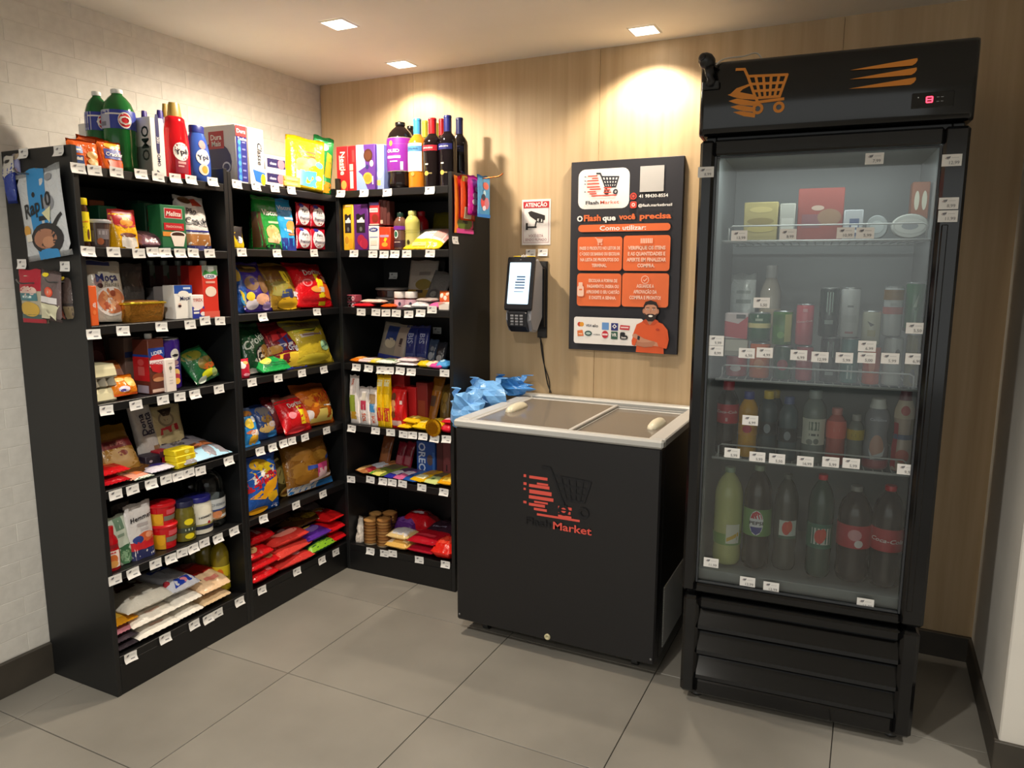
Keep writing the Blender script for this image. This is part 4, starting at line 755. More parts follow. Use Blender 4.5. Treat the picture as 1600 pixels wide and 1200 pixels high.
I('B',-0.8911,0.02,1.508,'pouch','snack_pack','snack','small yellow and black pack at the divider end of its shelf',0.0677,0.0848,0.04,'d8b91a',[('p', ((-50, 100), (50, 100), (50, 60), (-10, 30)), '1a1512'), ('e', 10, 40, 22, 16, 'd8d4e0')],gus=1)
I('B',-0.7067,0.02,1.508,'pouch','panettone_bag','cake','tall green cake bag with white lettering',0.1363,0.215,0.1,'1f8a35',[('t', 'Visconti', 12, 70, 12, 'e8f0e0', 0, 1, 0, 76), ('r', -4, 50, 40, 54, 'b8d8a8'), ('e', 8, 32, 26, 15, 'd8b070'), ('e', 20, 24, 22, 10, 'e8d0a0'), ('p', ((-20, 14), (30, 12), (30, 20), (-20, 22)), 'd0b080'), ('p', ((-50, 0), (50, 0), (50, 10), (-20, 10), (-50, 4)), '0f2c22'), ('r', -50, 4, -32, 70, '4a3016')],gus=1)
I('B',-0.6057,0.02,1.508,'pouch','panettone_bag','cake','tall light blue cake bag with navy base beside the green one',0.1028,0.215,0.1,'2f9fdc',[('r', -50, 0, 50, 24, '1c2f86'), ('t', 'Visconti', 4, 82, 13, 'd8ecf8', 0, 1, 0, 80), ('r', -10, 60, 50, 64, 'c8e4f4'), ('e', 20, 46, 28, 12, 'd89a4c'), ('p', ((-20, 38), (50, 30), (50, 36), (-20, 42)), 'e8dcc8'), ('r', -6, 29, 40, 33, 'b8784a')],gus=1)
I('B',-0.5101,0.03,1.5174,'pouch','sliced_ham_pack','ham','lower left of four red sliced ham packs with white oval labels',0.0886,0.0952,0.025,'b8122a',[('e', 0, 46, 42, 42, 'f2ecf0'), ('e', -14, 88, 16, 9, '2a2a90'), ('t', 'Peru', 2, 66, 14, '222228', 0, 1, 0.2), ('r', -20, 50, 24, 51.5, 'b0a8b0'), ('t', 'Premium', 2, 34, 14, '3a2a4a', 0, 1, 0.2, 74), ('e', 0, 16, 6, 3, 'c86a70')],gus=0.5)
I('B',-0.4171,0.03,1.517,'pouch','sliced_ham_pack','ham','lower right of four red sliced ham packs with white oval labels',0.0975,0.0949,0.025,'b8122a',[('e', 0, 46, 42, 42, 'f2ecf0'), ('e', -14, 88, 16, 9, '2a2a90'), ('t', 'Peru', 2, 66, 14, '222228', 0, 1, 0.2), ('r', -20, 50, 24, 51.5, 'b0a8b0'), ('t', 'Premium', 2, 34, 14, '3a2a4a', 0, 1, 0.2, 74), ('e', 0, 16, 6, 3, 'c86a70')],gus=0.5)
I('B',-0.5085,0.03,1.6153,'pouch','sliced_ham_pack','ham','upper left of four red sliced ham packs with white oval labels',0.0881,0.0971,0.025,'b8122a',[('e', 0, 46, 42, 42, 'f2ecf0'), ('e', -14, 88, 16, 9, '2a2a90'), ('t', 'Peru', 2, 66, 14, '222228', 0, 1, 0.2), ('r', -20, 50, 24, 51.5, 'b0a8b0'), ('t', 'Premium', 2, 34, 14, '3a2a4a', 0, 1, 0.2, 74), ('e', 0, 16, 6, 3, 'c86a70')],gus=0.5)
I('B',-0.4159,0.03,1.6146,'pouch','sliced_ham_pack','ham','upper right of four red sliced ham packs with white oval labels',0.097,0.0969,0.025,'b8122a',[('e', 0, 46, 42, 42, 'f2ecf0'), ('e', -14, 88, 16, 9, '2a2a90'), ('t', 'Peru', 2, 66, 14, '222228', 0, 1, 0.2), ('r', -20, 50, 24, 51.5, 'b0a8b0'), ('t', 'Premium', 2, 34, 14, '3a2a4a', 0, 1, 0.2, 74), ('e', 0, 16, 6, 3, 'c86a70')],gus=0.5)
I('C',0.4032,0.02,1.515,'carton','juice_carton','juice','yellow passion fruit juice carton at the left of the shelf',0.0564,0.2015,0.07,'f0b820',[('p', ((-32, 38), (30, 38), (30, 80), (0, 76), (-16, 80), (-32, 78)), '201a1c'), ('r', -26, 60, 26, 66, 'f2efe8'), ('p', ((-12, 66), (18, 66), (10, 72), (-2, 70)), 'f2efe8'), ('e', 0, 46, 10, 5, '6a6a66'), ('e', -16, 22, 28, 12, 'e8c03a'), ('e', -16, 22, 20, 8.5, 'd0901a'), ('e', 24, 14, 24, 12, 'e8a818'), ('r', -20, 95, 34, 98, 'c8b890')])
I('C',0.4736,0.02,1.515,'carton','juice_carton','juice','purple grape juice carton beside the yellow one',0.0774,0.2015,0.07,'5d2078',[('p', ((-32, 38), (30, 38), (30, 80), (0, 76), (-16, 80), (-32, 78)), '201a1c'), ('r', -26, 60, 26, 66, 'f2efe8'), ('p', ((-12, 66), (18, 66), (10, 72), (-2, 70)), 'f2efe8'), ('e', 0, 46, 10, 5, '6a6a66'), ('e', 0, 22, 28, 12, 'a81f3c'), ('e', 10, 14, 20, 8.5, 'c8304a'), ('e', 24, 14, 24, 12, 'b02040'), ('r', -20, 95, 34, 98, '6a3080')])
I('C',0.542,0.02,1.515,'carton','milk_carton','milk','small white milk carton with blue arched banner',0.0554,0.1056,0.05,'efe6e2',[('e', 0, 84, 44, 9, '2a3a86'), ('t', 'Lider', 0, 85, 9, 'f2efe8', 0, 1, 0, 80), ('r', -40, 52, 40, 55, '7a8ac0'), ('r', -30, 20, 30, 40, 'ecd8c8')])
I('C',0.5469,0.02,1.6233,'carton','milk_carton','milk','small red chocolate milk carton stacked on the white one',0.0516,0.099,0.05,'b8242c',[('r', -50, 86, 50, 100, '3a2a5a'), ('r', -46, 56, 40, 74, 'f0d0d0'), ('t', 'CHOCO', -2, 65, 10, 'c02030', 0, 1, 0, 70), ('e', 10, 30, 34, 18, '8a2c1a'), ('r', -50, 0, 50, 6, 'd8b8a8')])
I('C',0.5759,0.03,1.6232,'carton','milk_carton','milk','brown milk carton behind the red one, first in line',0.0205,0.1098,0.04,'5a2a26',[('r', -50, 6, 50, 20, 'c8b0a0')])
I('C',0.5932,0.032,1.623,'carton','milk_carton','milk','brown milk carton behind the red one, second in line',0.0204,0.1069,0.04,'5a2a26',[])
I('C',0.6104,0.034,1.6227,'carton','milk_carton','milk','brown milk carton behind the red one, last in line',0.0204,0.104,0.04,'5a2a26',[])
I('C',0.6003,0.02,1.515,'carton','juice_carton','juice','small orange red drink carton with a yellow bolt',0.0614,0.0989,0.05,'e0401e',[('p', ((-10, 40), (20, 76), (6, 54), (24, 50), (-14, 16), (2, 40)), 'f4d020'), ('r', -40, 56, 36, 66, 'c8a0c0'), ('e', 0, 24, 26, 10, 'f0a838'), ('r', -40, 4, 40, 12, 'd8301a')])
I('C',0.6618,0.025,1.515,'pet','coffee_drink_bottle','bottle','brown iced coffee bottle with dark green cap and purple band',0.0603,0.1605,0.06,'6a4a3c',[('band', 54, 64, '7a2fa8'), ('band', 8, 26, '3a1f2a'), ('e', -8, 42, 16, 11, 'e8ece8'), ('e', -8, 42, 12, 8, '2a6a50'), ('r', -20, 20, 20, 22, 'd0b8a8')],cap='16332c')
I('C',0.7217,0.025,1.515,'pet','juice_bottle','bottle','pale yellow green capped juice bottle with leaf print',0.066,0.1668,0.06,'c8c06a',[('e', -2, 20, 9, 6, '3a3418'), ('band', 44, 45, 'a8a050'), ('band', 50, 51, 'a8a050')],cap='c9c478')
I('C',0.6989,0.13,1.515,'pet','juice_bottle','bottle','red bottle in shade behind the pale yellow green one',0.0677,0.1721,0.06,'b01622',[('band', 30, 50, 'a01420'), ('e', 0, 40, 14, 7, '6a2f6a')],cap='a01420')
I('C',0.7892,0.01,1.515,'pouch','marshmallow_bag','candy','white and yellow marshmallow bag lying at the right shelf end',0.1874,0.2,0.06,'f0c828',[('r', -40, 26, 50, 100, 'eeeae4'), ('e', -20, 50, 12, 12, 'f8f4f0'), ('e', 0, 64, 12, 12, 'faf6f2'), ('e', -4, 44, 12, 10, 'ffffff'), ('r', 20, 34, 50, 80, 'f0b0a8'), ('r', -27.200000000000003, 9.7, 11.200000000000003, 16.3, 'f4e080')],lean=62)
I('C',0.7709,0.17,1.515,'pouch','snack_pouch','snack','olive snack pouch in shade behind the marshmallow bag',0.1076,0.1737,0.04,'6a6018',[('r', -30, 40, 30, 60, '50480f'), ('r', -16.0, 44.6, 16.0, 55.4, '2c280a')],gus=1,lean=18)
I('A',-1.5198,0.005,1.252,'carton','snack_box','box','narrow orange box with white sideways lettering at the shelf end',0.0265,0.1257,0.05,'dd5a1c',[('t', 'pão', -8, 52, 14, 'f4e4d8', 90), ('t', 'todo', 10, 52, 14, 'f4e4d8', 90), ('e', 0, 34, 20, 6, 'e87a40')])
I('A',-1.4216,0.05,1.252,'pouch','cereal_bag','cereal','grey white cereal bag showing a bowl of flakes',0.1253,0.2006,0.07,'c9c2b4',[('r', -46, 92, 20, 99, '2c3160'), ('t', 'Moça', -4, 72, 13, '23285e', 6, 1, 0.15, 62), ('t', 'Flakes', 6, 61, 8, '8a8478', 4, 1, 0.2), ('e', -30, 64, 9, 8, '8a6a6a'), ('e', -26, 58, 7, 4, '3a1c1c'), ('e', 2, 33, 44, 24, 'e6e2de'), ('e', 4, 34, 40, 21, 'c8784e'), ('e', -8, 42, 16, 9, 'e0a070'), ('e', 14, 38, 16, 9, 'd68a5a'), ('e', 2, 28, 20, 9, 'e8b088'), ('e', -14, 26, 10, 6, 'b0563a'), ('e', 22, 24, 10, 6, 'c06a44'), ('e', 6, 46, 8, 5, '9a4a30')],gus=0.6,lean=6,roll=3)
I('A',-1.2539,0.15,1.252,'pouch','coffee_pouch','coffee','dark grey pouch in shade right of the cereal bag',0.0916,0.1966,0.05,'4c4846',[('p', ((-50, 60), (0, 90), (50, 60)), '3a3432'), ('r', -20, 50, 30, 60, '2c2a2a'), ('r', -10, 30, 30, 36, '5c2c2e')],gus=1)
I('A',-1.312,0.03,1.252,'loaf','pound_cake','cake','golden cake loaf in a yellow rimmed foil pan',0.174,0.0672,0.13,'b87a2c',[])
I('A',-1.1603,0.03,1.252,'carton','condensed_milk_carton','milk','white condensed milk carton with blue top',0.0772,0.1206,0.06,'f2efe8',[('r', -50, 76, 50, 100, '1f4fa8'), ('e', 0, 74, 30, 10, 'f2efe8'), ('r', 0, 88, 40, 94, 'c8d4ec'), ('t', 'Moça', 6, 62, 11, '22285c', 5, 1, 0.15), ('e', -24, 42, 9, 6, 'e8c8b8'), ('e', -24, 39, 9, 4, '3a2428')])
I('A',-1.1588,0.1,1.252,'carton','condensed_milk_carton','milk','shaded condensed milk carton just behind the white one',0.0465,0.115,0.06,'a29a98',[('r', -50, 76, 50, 100, '1a3f86')])  # greyer body and darker blue put the shade into the rear cartons
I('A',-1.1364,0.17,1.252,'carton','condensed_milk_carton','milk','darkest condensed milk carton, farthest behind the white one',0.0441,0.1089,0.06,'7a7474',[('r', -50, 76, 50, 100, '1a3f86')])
I('A',-1.1073,0.02,1.252,'carton','cream_carton','cream','small white and blue cream carton beside the red milk carton',0.0544,0.085,0.045,'f2efe8',[('r', -50, 0, 50, 50, '2a3a9c'), ('e', 0, 62, 46, 26, 'f2e4e0'), ('t', 'TIREX', 0, 78, 16, 'c04838', 0, 1, 0, 80), ('e', 34, 26, 22, 16, 'd03028'), ('e', 36, 18, 20, 9, 'f0e8e8'), ('r', -40, 34, 4, 42, 'f2efe8'), ('r', -40, 20, 4, 28, 'f2efe8')])
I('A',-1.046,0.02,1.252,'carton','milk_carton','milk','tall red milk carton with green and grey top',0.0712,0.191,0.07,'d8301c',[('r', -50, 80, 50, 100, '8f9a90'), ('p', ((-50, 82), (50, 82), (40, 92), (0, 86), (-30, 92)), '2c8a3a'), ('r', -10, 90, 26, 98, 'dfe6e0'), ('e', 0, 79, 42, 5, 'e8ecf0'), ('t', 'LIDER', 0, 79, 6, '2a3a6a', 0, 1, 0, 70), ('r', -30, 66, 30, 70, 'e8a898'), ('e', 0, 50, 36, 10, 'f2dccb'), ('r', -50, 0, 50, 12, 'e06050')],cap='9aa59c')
I('A',-1.0418,0.1,1.252,'carton','milk_carton','milk','shaded red milk carton touching the tall red one',0.0559,0.191,0.06,'a31a18',[('r', -50, 80, 50, 100, '5a645c'), ('e', 10, 80, 34, 8, '23402a')],cap='6a726c')  # shade painted in: each carton further back gets a darker body colour
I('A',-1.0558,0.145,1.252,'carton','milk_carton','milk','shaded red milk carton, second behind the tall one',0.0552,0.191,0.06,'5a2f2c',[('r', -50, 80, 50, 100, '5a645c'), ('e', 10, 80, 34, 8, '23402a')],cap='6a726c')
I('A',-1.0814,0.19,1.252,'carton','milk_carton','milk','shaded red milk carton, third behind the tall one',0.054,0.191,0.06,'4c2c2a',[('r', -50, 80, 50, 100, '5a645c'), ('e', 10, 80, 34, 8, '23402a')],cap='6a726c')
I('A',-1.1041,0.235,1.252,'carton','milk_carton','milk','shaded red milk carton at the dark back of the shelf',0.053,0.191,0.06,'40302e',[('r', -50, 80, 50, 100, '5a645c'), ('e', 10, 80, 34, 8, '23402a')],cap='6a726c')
I('B',-0.8575,0.04,1.257,'pouch','chip_bag','chips','deep blue chip bag with yellow patch against the divider',0.0662,0.2156,0.07,'1f4fa0',[('e', -20, 70, 26, 14, 'c0a030'), ('e', 0, 24, 30, 12, '3f9ad8'), ('p', ((-30, 40), (0, 30), (30, 8), (-10, 10)), 'f0d020')],lean=20)
I('B',-0.7867,0.03,1.257,'pouch','chip_bag','chips','purple snack bag with brown shapes and orange puffs',0.1521,0.2146,0.08,'3c2a86',[('e', -10, 84, 34, 11, '5a4420'), ('e', -10, 84, 28, 8, '3a2c14'), ('e', -18, 52, 20, 14, '77583a'), ('e', 20, 50, 18, 18, '77583a'), ('e', -14, 56, 9, 7, '3c2a86'), ('e', 10, 22, 26, 10, 'e8b090'), ('e', -26, 14, 20, 9, 'e4dce8'), ('e', 26, 10, 16, 7, 'a890c8'), ('e', -30, 28, 12, 8, 'f0d030'), ('r', -22.400000000000002, 82.6, 22.400000000000002, 87.4, 'b89a50')],lean=22)
I('B',-0.633,0.03,1.257,'pouch','chip_bag','chips','mustard brown snack bag with a yellow price strip',0.1815,0.2151,0.08,'8a6a1c',[('r', -50, 60, 20, 92, '6a4414'), ('e', -10, 40, 40, 16, '807828'), ('p', ((-20, 22), (26, 20), (22, 38), (-10, 36)), '2a3a6a'), ('r', 6, 50, 26, 78, 'e8d028'), ('e', 14, 12, 42, 11, 'e0b020'), ('e', 24, 86, 26, 10, '5a3a1c'), ('r', 28, 24, 42, 34, 'd8d8e0')],lean=24)
I('B',-0.4478,0.025,1.257,'pouch','chip_bag','chips','tall red tortilla chip bag with yellow strip down the middle',0.2366,0.2143,0.09,'d0141e',[('p', ((-50, 72), (50, 80), (50, 100), (-50, 100)), '7c0e14'), ('t', 'Doritos', 4, 72, 12, 'cfc8c0', 4, 1, 0.1, 86), ('p', ((0, 66), (18, 66), (26, 4), (8, 4)), 'f0d818'), ('e', -20, 48, 13, 8, 'ee8a90'), ('e', -20, 48, 9, 5, 'd0141e'), ('r', 24, 50, 46, 64, 'f0b8b0'), ('p', ((20, 44), (50, 50), (50, 14), (22, 18)), 'e8641a'), ('e', 6, 34, 20, 7, 'f0a04a'), ('r', 6, 28, 22, 38, 'd8d0c8')],lean=25,roll=2)
I('C',0.5008,0.14,1.26,'puck','round_cake_tin','cake','two stacked round dark cakes with pale lids behind the white lidded jars',0.1626,0.0886,0.1,'3a2422',[])
I('C',0.6389,0.05,1.26,'tub','hazelnut_jar','jar','left white lidded jar with pink label',0.0584,0.0727,0.06,'4a2018',[('band', 0, 52, 'dcb0c0'), ('r', -20, 14, 16, 40, 'e8ccd8'), ('e', 16, 26, 8, 12, '3a3050')],cap='efe9e4',flare=1.0,zb=1)
I('C',0.6968,0.05,1.26,'tub','hazelnut_jar','jar','right white lidded jar with pink label',0.0575,0.0737,0.06,'4a2018',[('band', 0, 52, 'dcb0c0'), ('r', -20, 14, 16, 40, 'e8ccd8'), ('e', 16, 26, 8, 12, '3a3050')],cap='efe9e4',flare=1.0,zb=1)
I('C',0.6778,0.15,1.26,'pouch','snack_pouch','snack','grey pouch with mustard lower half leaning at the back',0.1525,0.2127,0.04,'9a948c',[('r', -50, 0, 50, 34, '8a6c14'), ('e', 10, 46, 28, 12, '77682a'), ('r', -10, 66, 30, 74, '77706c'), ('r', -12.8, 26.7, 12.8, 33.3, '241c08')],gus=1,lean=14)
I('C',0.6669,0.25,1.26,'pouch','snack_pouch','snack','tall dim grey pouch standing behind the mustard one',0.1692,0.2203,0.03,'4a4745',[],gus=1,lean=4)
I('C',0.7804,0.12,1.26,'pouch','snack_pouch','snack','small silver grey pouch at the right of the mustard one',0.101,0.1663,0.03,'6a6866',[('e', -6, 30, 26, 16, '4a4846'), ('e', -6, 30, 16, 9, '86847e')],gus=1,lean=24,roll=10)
I('C',0.39,0.03,1.249,'carton','gum_pack','gum','dark gum pack, left of its small stack near the corner',0.03,0.0324,0.05,'6a3a48',[('e', 0, 50, 30, 30, 'e8d0d8'), ('e', 0, 50, 16, 16, 'b03a4c')])
I('C',0.39,0.03,1.2498,'carton','gum_pack','gum','dark gum pack, middle of its small stack near the corner',0.03,0.0322,0.05,'6a3a48',[('e', 0, 50, 30, 30, 'e8d0d8'), ('e', 0, 50, 16, 16, 'b03a4c')])
I('C',0.409,0.03,1.2506,'carton','gum_pack','gum','dark gum pack, right of its small stack near the corner',0.0255,0.0321,0.05,'6a3a48',[('e', 0, 50, 30, 30, 'e8d0d8'), ('e', 0, 50, 16, 16, 'b03a4c')])
I('C',0.39,0.03,1.2814,'carton','gum_pack','gum','rose gum pack, left of its small stack near the corner',0.03,0.0323,0.05,'a8485a',[('e', 0, 50, 30, 30, 'e8d0d8'), ('e', 0, 50, 16, 16, 'b03a4c')])
I('C',0.39,0.03,1.2821,'carton','gum_pack','gum','rose gum pack, middle of its small stack near the corner',0.03,0.0321,0.05,'a8485a',[('e', 0, 50, 30, 30, 'e8d0d8'), ('e', 0, 50, 16, 16, 'b03a4c')])
I('C',0.4102,0.03,1.2827,'carton','gum_pack','gum','rose gum pack, right of its small stack near the corner',0.0254,0.032,0.05,'a8485a',[('e', 0, 50, 30, 30, 'e8d0d8'), ('e', 0, 50, 16, 16, 'b03a4c')])
I('C',0.471,0.01,1.26,'pouch','candy_bar','candy bar','red candy bar lying along the shelf edge below the gum stack',0.1034,0.05,0.018,'d01c28',[('r', -40, 30, 40, 60, 'e04048')],lean=90)
I('C',0.5114,0.03,1.278,'pouch','candy_bar','candy bar','cream wrapped bar lying on top of the red candy bar',0.1274,0.05,0.018,'eccfc0',[('r', -40, 30, 40, 50, 'f4e6dc')],lean=90)
I('C',0.6096,0.01,1.26,'pouch','candy_bar','candy bar','orange wrapped bar between the cream and the jars',0.0688,0.06,0.018,'e0561a',[('r', -30, 30, 30, 60, 'f08a3a')],lean=90)
I('C',0.7181,0.01,1.26,'pouch','candy_bar','candy bar','white and black bar in front of the mustard pouch',0.0668,0.08,0.018,'e4dedc',[('r', -50, 20, 10, 60, '3a3436')],lean=90,yaw=-12)
I('C',0.781,0.01,1.26,'pouch','candy_bar','candy bar','pale silver bar stacked beside the white and black one',0.0854,0.09,0.03,'d8d4d6',[('r', -40, 40, 30, 70, '8a8084'), ('r', -10, 10, 40, 30, 'b8a8b0')],lean=90,yaw=10)
I('C',0.7915,0.03,1.29,'pouch','candy_bar','candy bar','dark and white bar lying atop the silver one',0.0919,0.08,0.018,'c0b2ac',[('r', -40, 20, 0, 70, '5a3c34')],lean=90)
I('C',0.8543,0.01,1.26,'pouch','candy_bar','candy bar','hot pink packet beside the price tag at the right shelf end',0.0547,0.07,0.03,'e0609c',[('r', -30, 30, 30, 70, 'ee90b8')],lean=90)
I('C',0.9059,0.008,1.26,'carton','candy_box','candy','white candy box with pink corner at the right shelf end',0.0522,0.0324,0.06,'eee2da',[('p', ((-50, 60), (20, 100), (-50, 100)), 'e8a090')])
I('C',0.8817,0.05,1.2902,'pouch','lollipop_bag','candy','orange and white bundle of sticks above the white candy box',0.0611,0.0494,0.04,'e06a30',[('e', -20, 60, 14, 20, 'f0d8c8'), ('e', 10, 40, 14, 20, 'f4e0d0'), ('e', 24, 74, 12, 14, 'e8b8a0')],gus=0.6)
I('C',0.5429,0.13,1.003,'pouch','wafer_pack','wafer','beige wafer pack with navy picture leaning at the back',0.1555,0.1763,0.03,'8a8278',[('r', -30, 50, 10, 90, '22346a'), ('e', -10, 44, 20, 14, 'b0a490'), ('r', 12, 10, 44, 92, '96867a'), ('r', 23.1, 39.0, 32.9, 61.0, '3a2a2a'), ('r', -50, 0, 50, 12, '28348a')],gus=0.5,lean=16,roll=6)
I('C',0.6341,0.14,1.003,'pouch','wafer_pack','wafer','dark blue wafer pack with pale sideways letters, left of two',0.0672,0.1708,0.03,'232c6e',[('t', 'BIS', 0, 64, 26, '8f96b8', -90), ('r', -30, 10, 30, 24, '3c4680')],gus=0.5,lean=12)
I('C',0.6971,0.14,1.003,'pouch','wafer_pack','wafer','dark blue wafer pack with pale sideways letters, right of two',0.0661,0.1732,0.03,'232c6e',[('t', 'BIS', 0, 64, 26, '8f96b8', -90), ('r', -30, 10, 30, 24, '3c4680')],gus=0.5,lean=12)
I('C',0.76,0.12,1.003,'pouch','wafer_pack','wafer','dim blue grey pack with curly white print, right of the wafers',0.0513,0.1156,0.03,'2e3a50',[('e', 0, 30, 26, 16, '8a8e98'), ('e', 4, 60, 20, 10, '6a7078')],gus=0.5,lean=20)
I('C',0.8068,0.12,1.003,'pouch','wafer_pack','wafer','black pack with white curls at the back right',0.054,0.1058,0.03,'24242a',[('e', 0, 26, 26, 14, '9a9a9e'), ('e', 0, 50, 16, 8, '55555a')],gus=0.5,lean=20)
I('C',0.4167,0.01,1.003,'pouch','candy_bar','candy bar','orange foil bar at the left end above the first tag',0.0594,0.1,0.025,'e0781a',[('r', -20, 20, 40, 70, 'f0a850')],lean=90,yaw=-14)
I('C',0.4696,0.01,1.003,'pouch','candy_bar','cereal bar','pink and white cereal bar beside the orange foil bar',0.0974,0.11,0.022,'f0d4d4',[('r', -46, 60, 40, 90, 'e0a0a8'), ('r', -20, 20, 30, 46, 'f2efe8')],lean=90)
I('C',0.527,0.01,1.003,'pouch','candy_bar','cereal bar','yellow topped cereal bar between the pink and green ones',0.0675,0.11,0.022,'e8d040',[('r', -40, 10, 40, 40, 'f4ec90')],lean=90)
I('C',0.5868,0.01,1.003,'pouch','candy_bar','cereal bar','green striped white cereal bar, second from its yellow neighbour',0.1015,0.12,0.024,'eef0e4',[('r', -46, 20, 46, 36, '6a8a5a'), ('r', -46, 60, 46, 76, 'd8a048'), ('r', -46, 84, 46, 94, '4a7a50')],lean=90)
I('C',0.7005,0.01,1.003,'pouch','candy_bar','cereal bar','white and rose cereal bar, lower of two',0.1053,0.11,0.018,'f4e8ea',[('r', -46, 40, 46, 60, 'e0a8b4')],lean=90)
I('C',0.6958,0.02,1.021,'pouch','candy_bar','cereal bar','white and rose cereal bar, upper of two',0.1021,0.1,0.018,'f2dfe2',[('r', -46, 30, 46, 50, 'd898a8'), ('r', -46, 70, 46, 80, 'b87a80')],lean=90)
I('C',0.7914,0.01,1.003,'pouch','candy_bar','candy','yellow wrapped candy right of the rose bars',0.0563,0.06,0.03,'e8c01a',[('e', 0, 50, 20, 20, 'f4e070')],lean=90)
I('C',0.8326,0.01,1.003,'pouch','candy_bar','candy','cream candy with brown dots beside the yellow one',0.0524,0.06,0.032,'ead8b4',[('e', 0, 50, 20, 20, '7a4a34')],lean=90)
I('C',0.8624,0.004,1.003,'pouch','candy_bar','candy','pink wrapped candy near the right shelf end',0.065,0.05,0.026,'d84a9a',[('e', -10, 50, 20, 20, 'f0a0c8')],lean=90)
I('C',0.8927,0.01,1.003,'pouch','candy_bar','candy','light blue wrapped candy at the right shelf end',0.0546,0.07,0.035,'4a9ad8',[('e', -10, 40, 20, 20, 'a0d0f0'), ('e', 20, 60, 14, 14, '2f6ab0')],lean=90,yaw=14)
I('A',-1.4906,0.03,1.001,'eggs','egg_carton','eggs','lower of two cream lidded grey egg cartons',0.0848,0.075,0.1,'8a8474',[])
I('A',-1.4871,0.03,1.079,'eggs','egg_carton','eggs','upper of two cream lidded grey egg cartons',0.0913,0.075,0.1,'8a8474',[])
I('A',-1.4171,0.01,1.001,'pouch','toast_bag','bread','bright orange bag with purple white mark beside the egg cartons',0.0993,0.0715,0.09,'ee8418',[('e', -12, 30, 18, 14, 'e8e0f0'), ('e', -18, 24, 8, 7, '4a3a9a'), ('e', 20, 60, 22, 24, 'f8c060'), ('r', -50, 0, 50, 10, 'e85a14'), ('e', -18, 76, 20, 10, 'f4c878')],gus=0.7,lean=12)
I('A',-1.3612,0.12,1.001,'pouch','toast_bag','bread','shaded orange bag behind the bright orange one',0.0924,0.1122,0.07,'c8743a',[('r', -40, 20, 40, 70, 'a87a68'), ('r', -50, 84, 50, 94, 'b05a1c')],gus=0.7,lean=10)
I('A',-1.3877,0.19,1.001,'pouch','bread_bag','bread','dark maroon bread bag at the back above the egg cartons',0.0923,0.1881,0.08,'4a2422',[('e', 0, 60, 30, 20, '5a2c2a')],gus=0.7)
I('A',-1.2962,0.02,1.001,'carton','milk_carton','milk','brown and red chocolate milk carton with white cap',0.0641,0.1903,0.08,'5e2a1c',[('r', -50, 68, 50, 84, '1f3f96'), ('e', 2, 70, 46, 13, '1f3f96'), ('e', 0, 60, 44, 12, 'c8202a'), ('t', 'LIDER', 2, 75, 9, 'e8ecf6', 6, 1, 0, 70), ('r', -46, 50, 44, 62, 'f0e0e0'), ('t', 'CHOCO', 0, 56, 11, 'a81c28', 4, 1, 0, 80), ('p', ((-50, 56), (50, 52), (20, 36), (-30, 42)), 'c01c24'), ('e', 4, 30, 40, 8, '8a4428'), ('e', 4, 26, 36, 4, 'c88a60'), ('r', -40, 3, 46, 9, 'd8b8a8'), ('R', -50, 24, 50, 68, 'b81a22'), ('R', -50, 68, 50, 72, '1f3f96'), ('R', -30, 2, 40, 16, 'a8a0b0'), ('R', -20, 34, 20, 50, 'c85a58'), ('E', 0, 58, 20, 6, 'c84a4c')],cap='eeeeea')
I('A',-1.311,0.12,1.001,'carton','milk_carton','milk','grey brown chocolate milk carton behind the bright one',0.0653,0.1938,0.08,'6a554c',[('r', -50, 64, 50, 74, '20305e')],cap='7a8078')
I('A',-1.253,0.008,1.001,'carton','cake_mix_box','box','slim white box with a small flower print before the purple can',0.0424,0.1174,0.03,'f0e4da',[('e', 0, 72, 14, 6, '7a7a70'), ('r', -2, 58, 2, 70, '7a7a70'), ('r', -20, 44, 20, 45, 'b0a8a0'), ('r', -16, 34, 16, 36, 'c0b8b0'), ('r', -16, 26, 16, 28, 'c0b8b0'), ('r', -20, 86, 20, 88, 'a89a90')])
I('A',-1.2032,0.04,1.001,'can','chip_can','chips','tall purple chip can with silver rim',0.0899,0.1863,0.06,'3c1f86',[('e', 16, 68, 15, 11, 'f2efe8'), ('p', ((4, 66), (14, 69), (28, 68), (26, 64), (12, 63)), '1a1420'), ('e', 12, 52, 15, 5, 'b08a98'), ('e', 16, 32, 14, 8, 'e8c070'), ('e', 16, 24, 14, 7, 'b83a4a'), ('e', 16, 16, 14, 6, 'f0b848'), ('r', 2, 44, 26, 46, 'b8a0d0')],cap='b8b4b8')
I('A',-1.0796,0.03,1.001,'pouch','chip_bag','chips','green snack bag slumped against the purple can',0.1263,0.1382,0.07,'1c5a34',[('e', -16, 78, 32, 16, '6a6a20'), ('e', 10, 44, 36, 18, '6a5a1c'), ('e', 14, 34, 28, 8, 'b0501a'), ('e', 4, 18, 30, 9, 'd8dc20'), ('e', -24, 8, 18, 8, 'c8d4c8'), ('e', 30, 14, 14, 10, '9ab070')],lean=30,roll=-14)
I('B',-0.7837,0.05,1.002,'pouch','cookie_bag','cookies','dark green cookie bag with white lettering and a cookie face circle',0.1545,0.2205,0.08,'154a2c',[('p', ((-50, 12), (50, 52), (50, 4), (-50, 0)), 'b8b4b0'), ('t', 'Crokis', -2, 60, 15, 'd0dcd0', 24, 1, 0.2, 84), ('e', 14, 30, 26, 19, '141414'), ('e', 14, 30, 22, 16, 'd8d0c8'), ('e', 26, 38, 20, 13, 'b8843c'), ('e', 6, 34, 3, 2, '1a1a1a'), ('e', 16, 34, 3, 2, '1a1a1a'), ('e', 12, 24, 11, 3, '3a2410')],lean=24,roll=2)
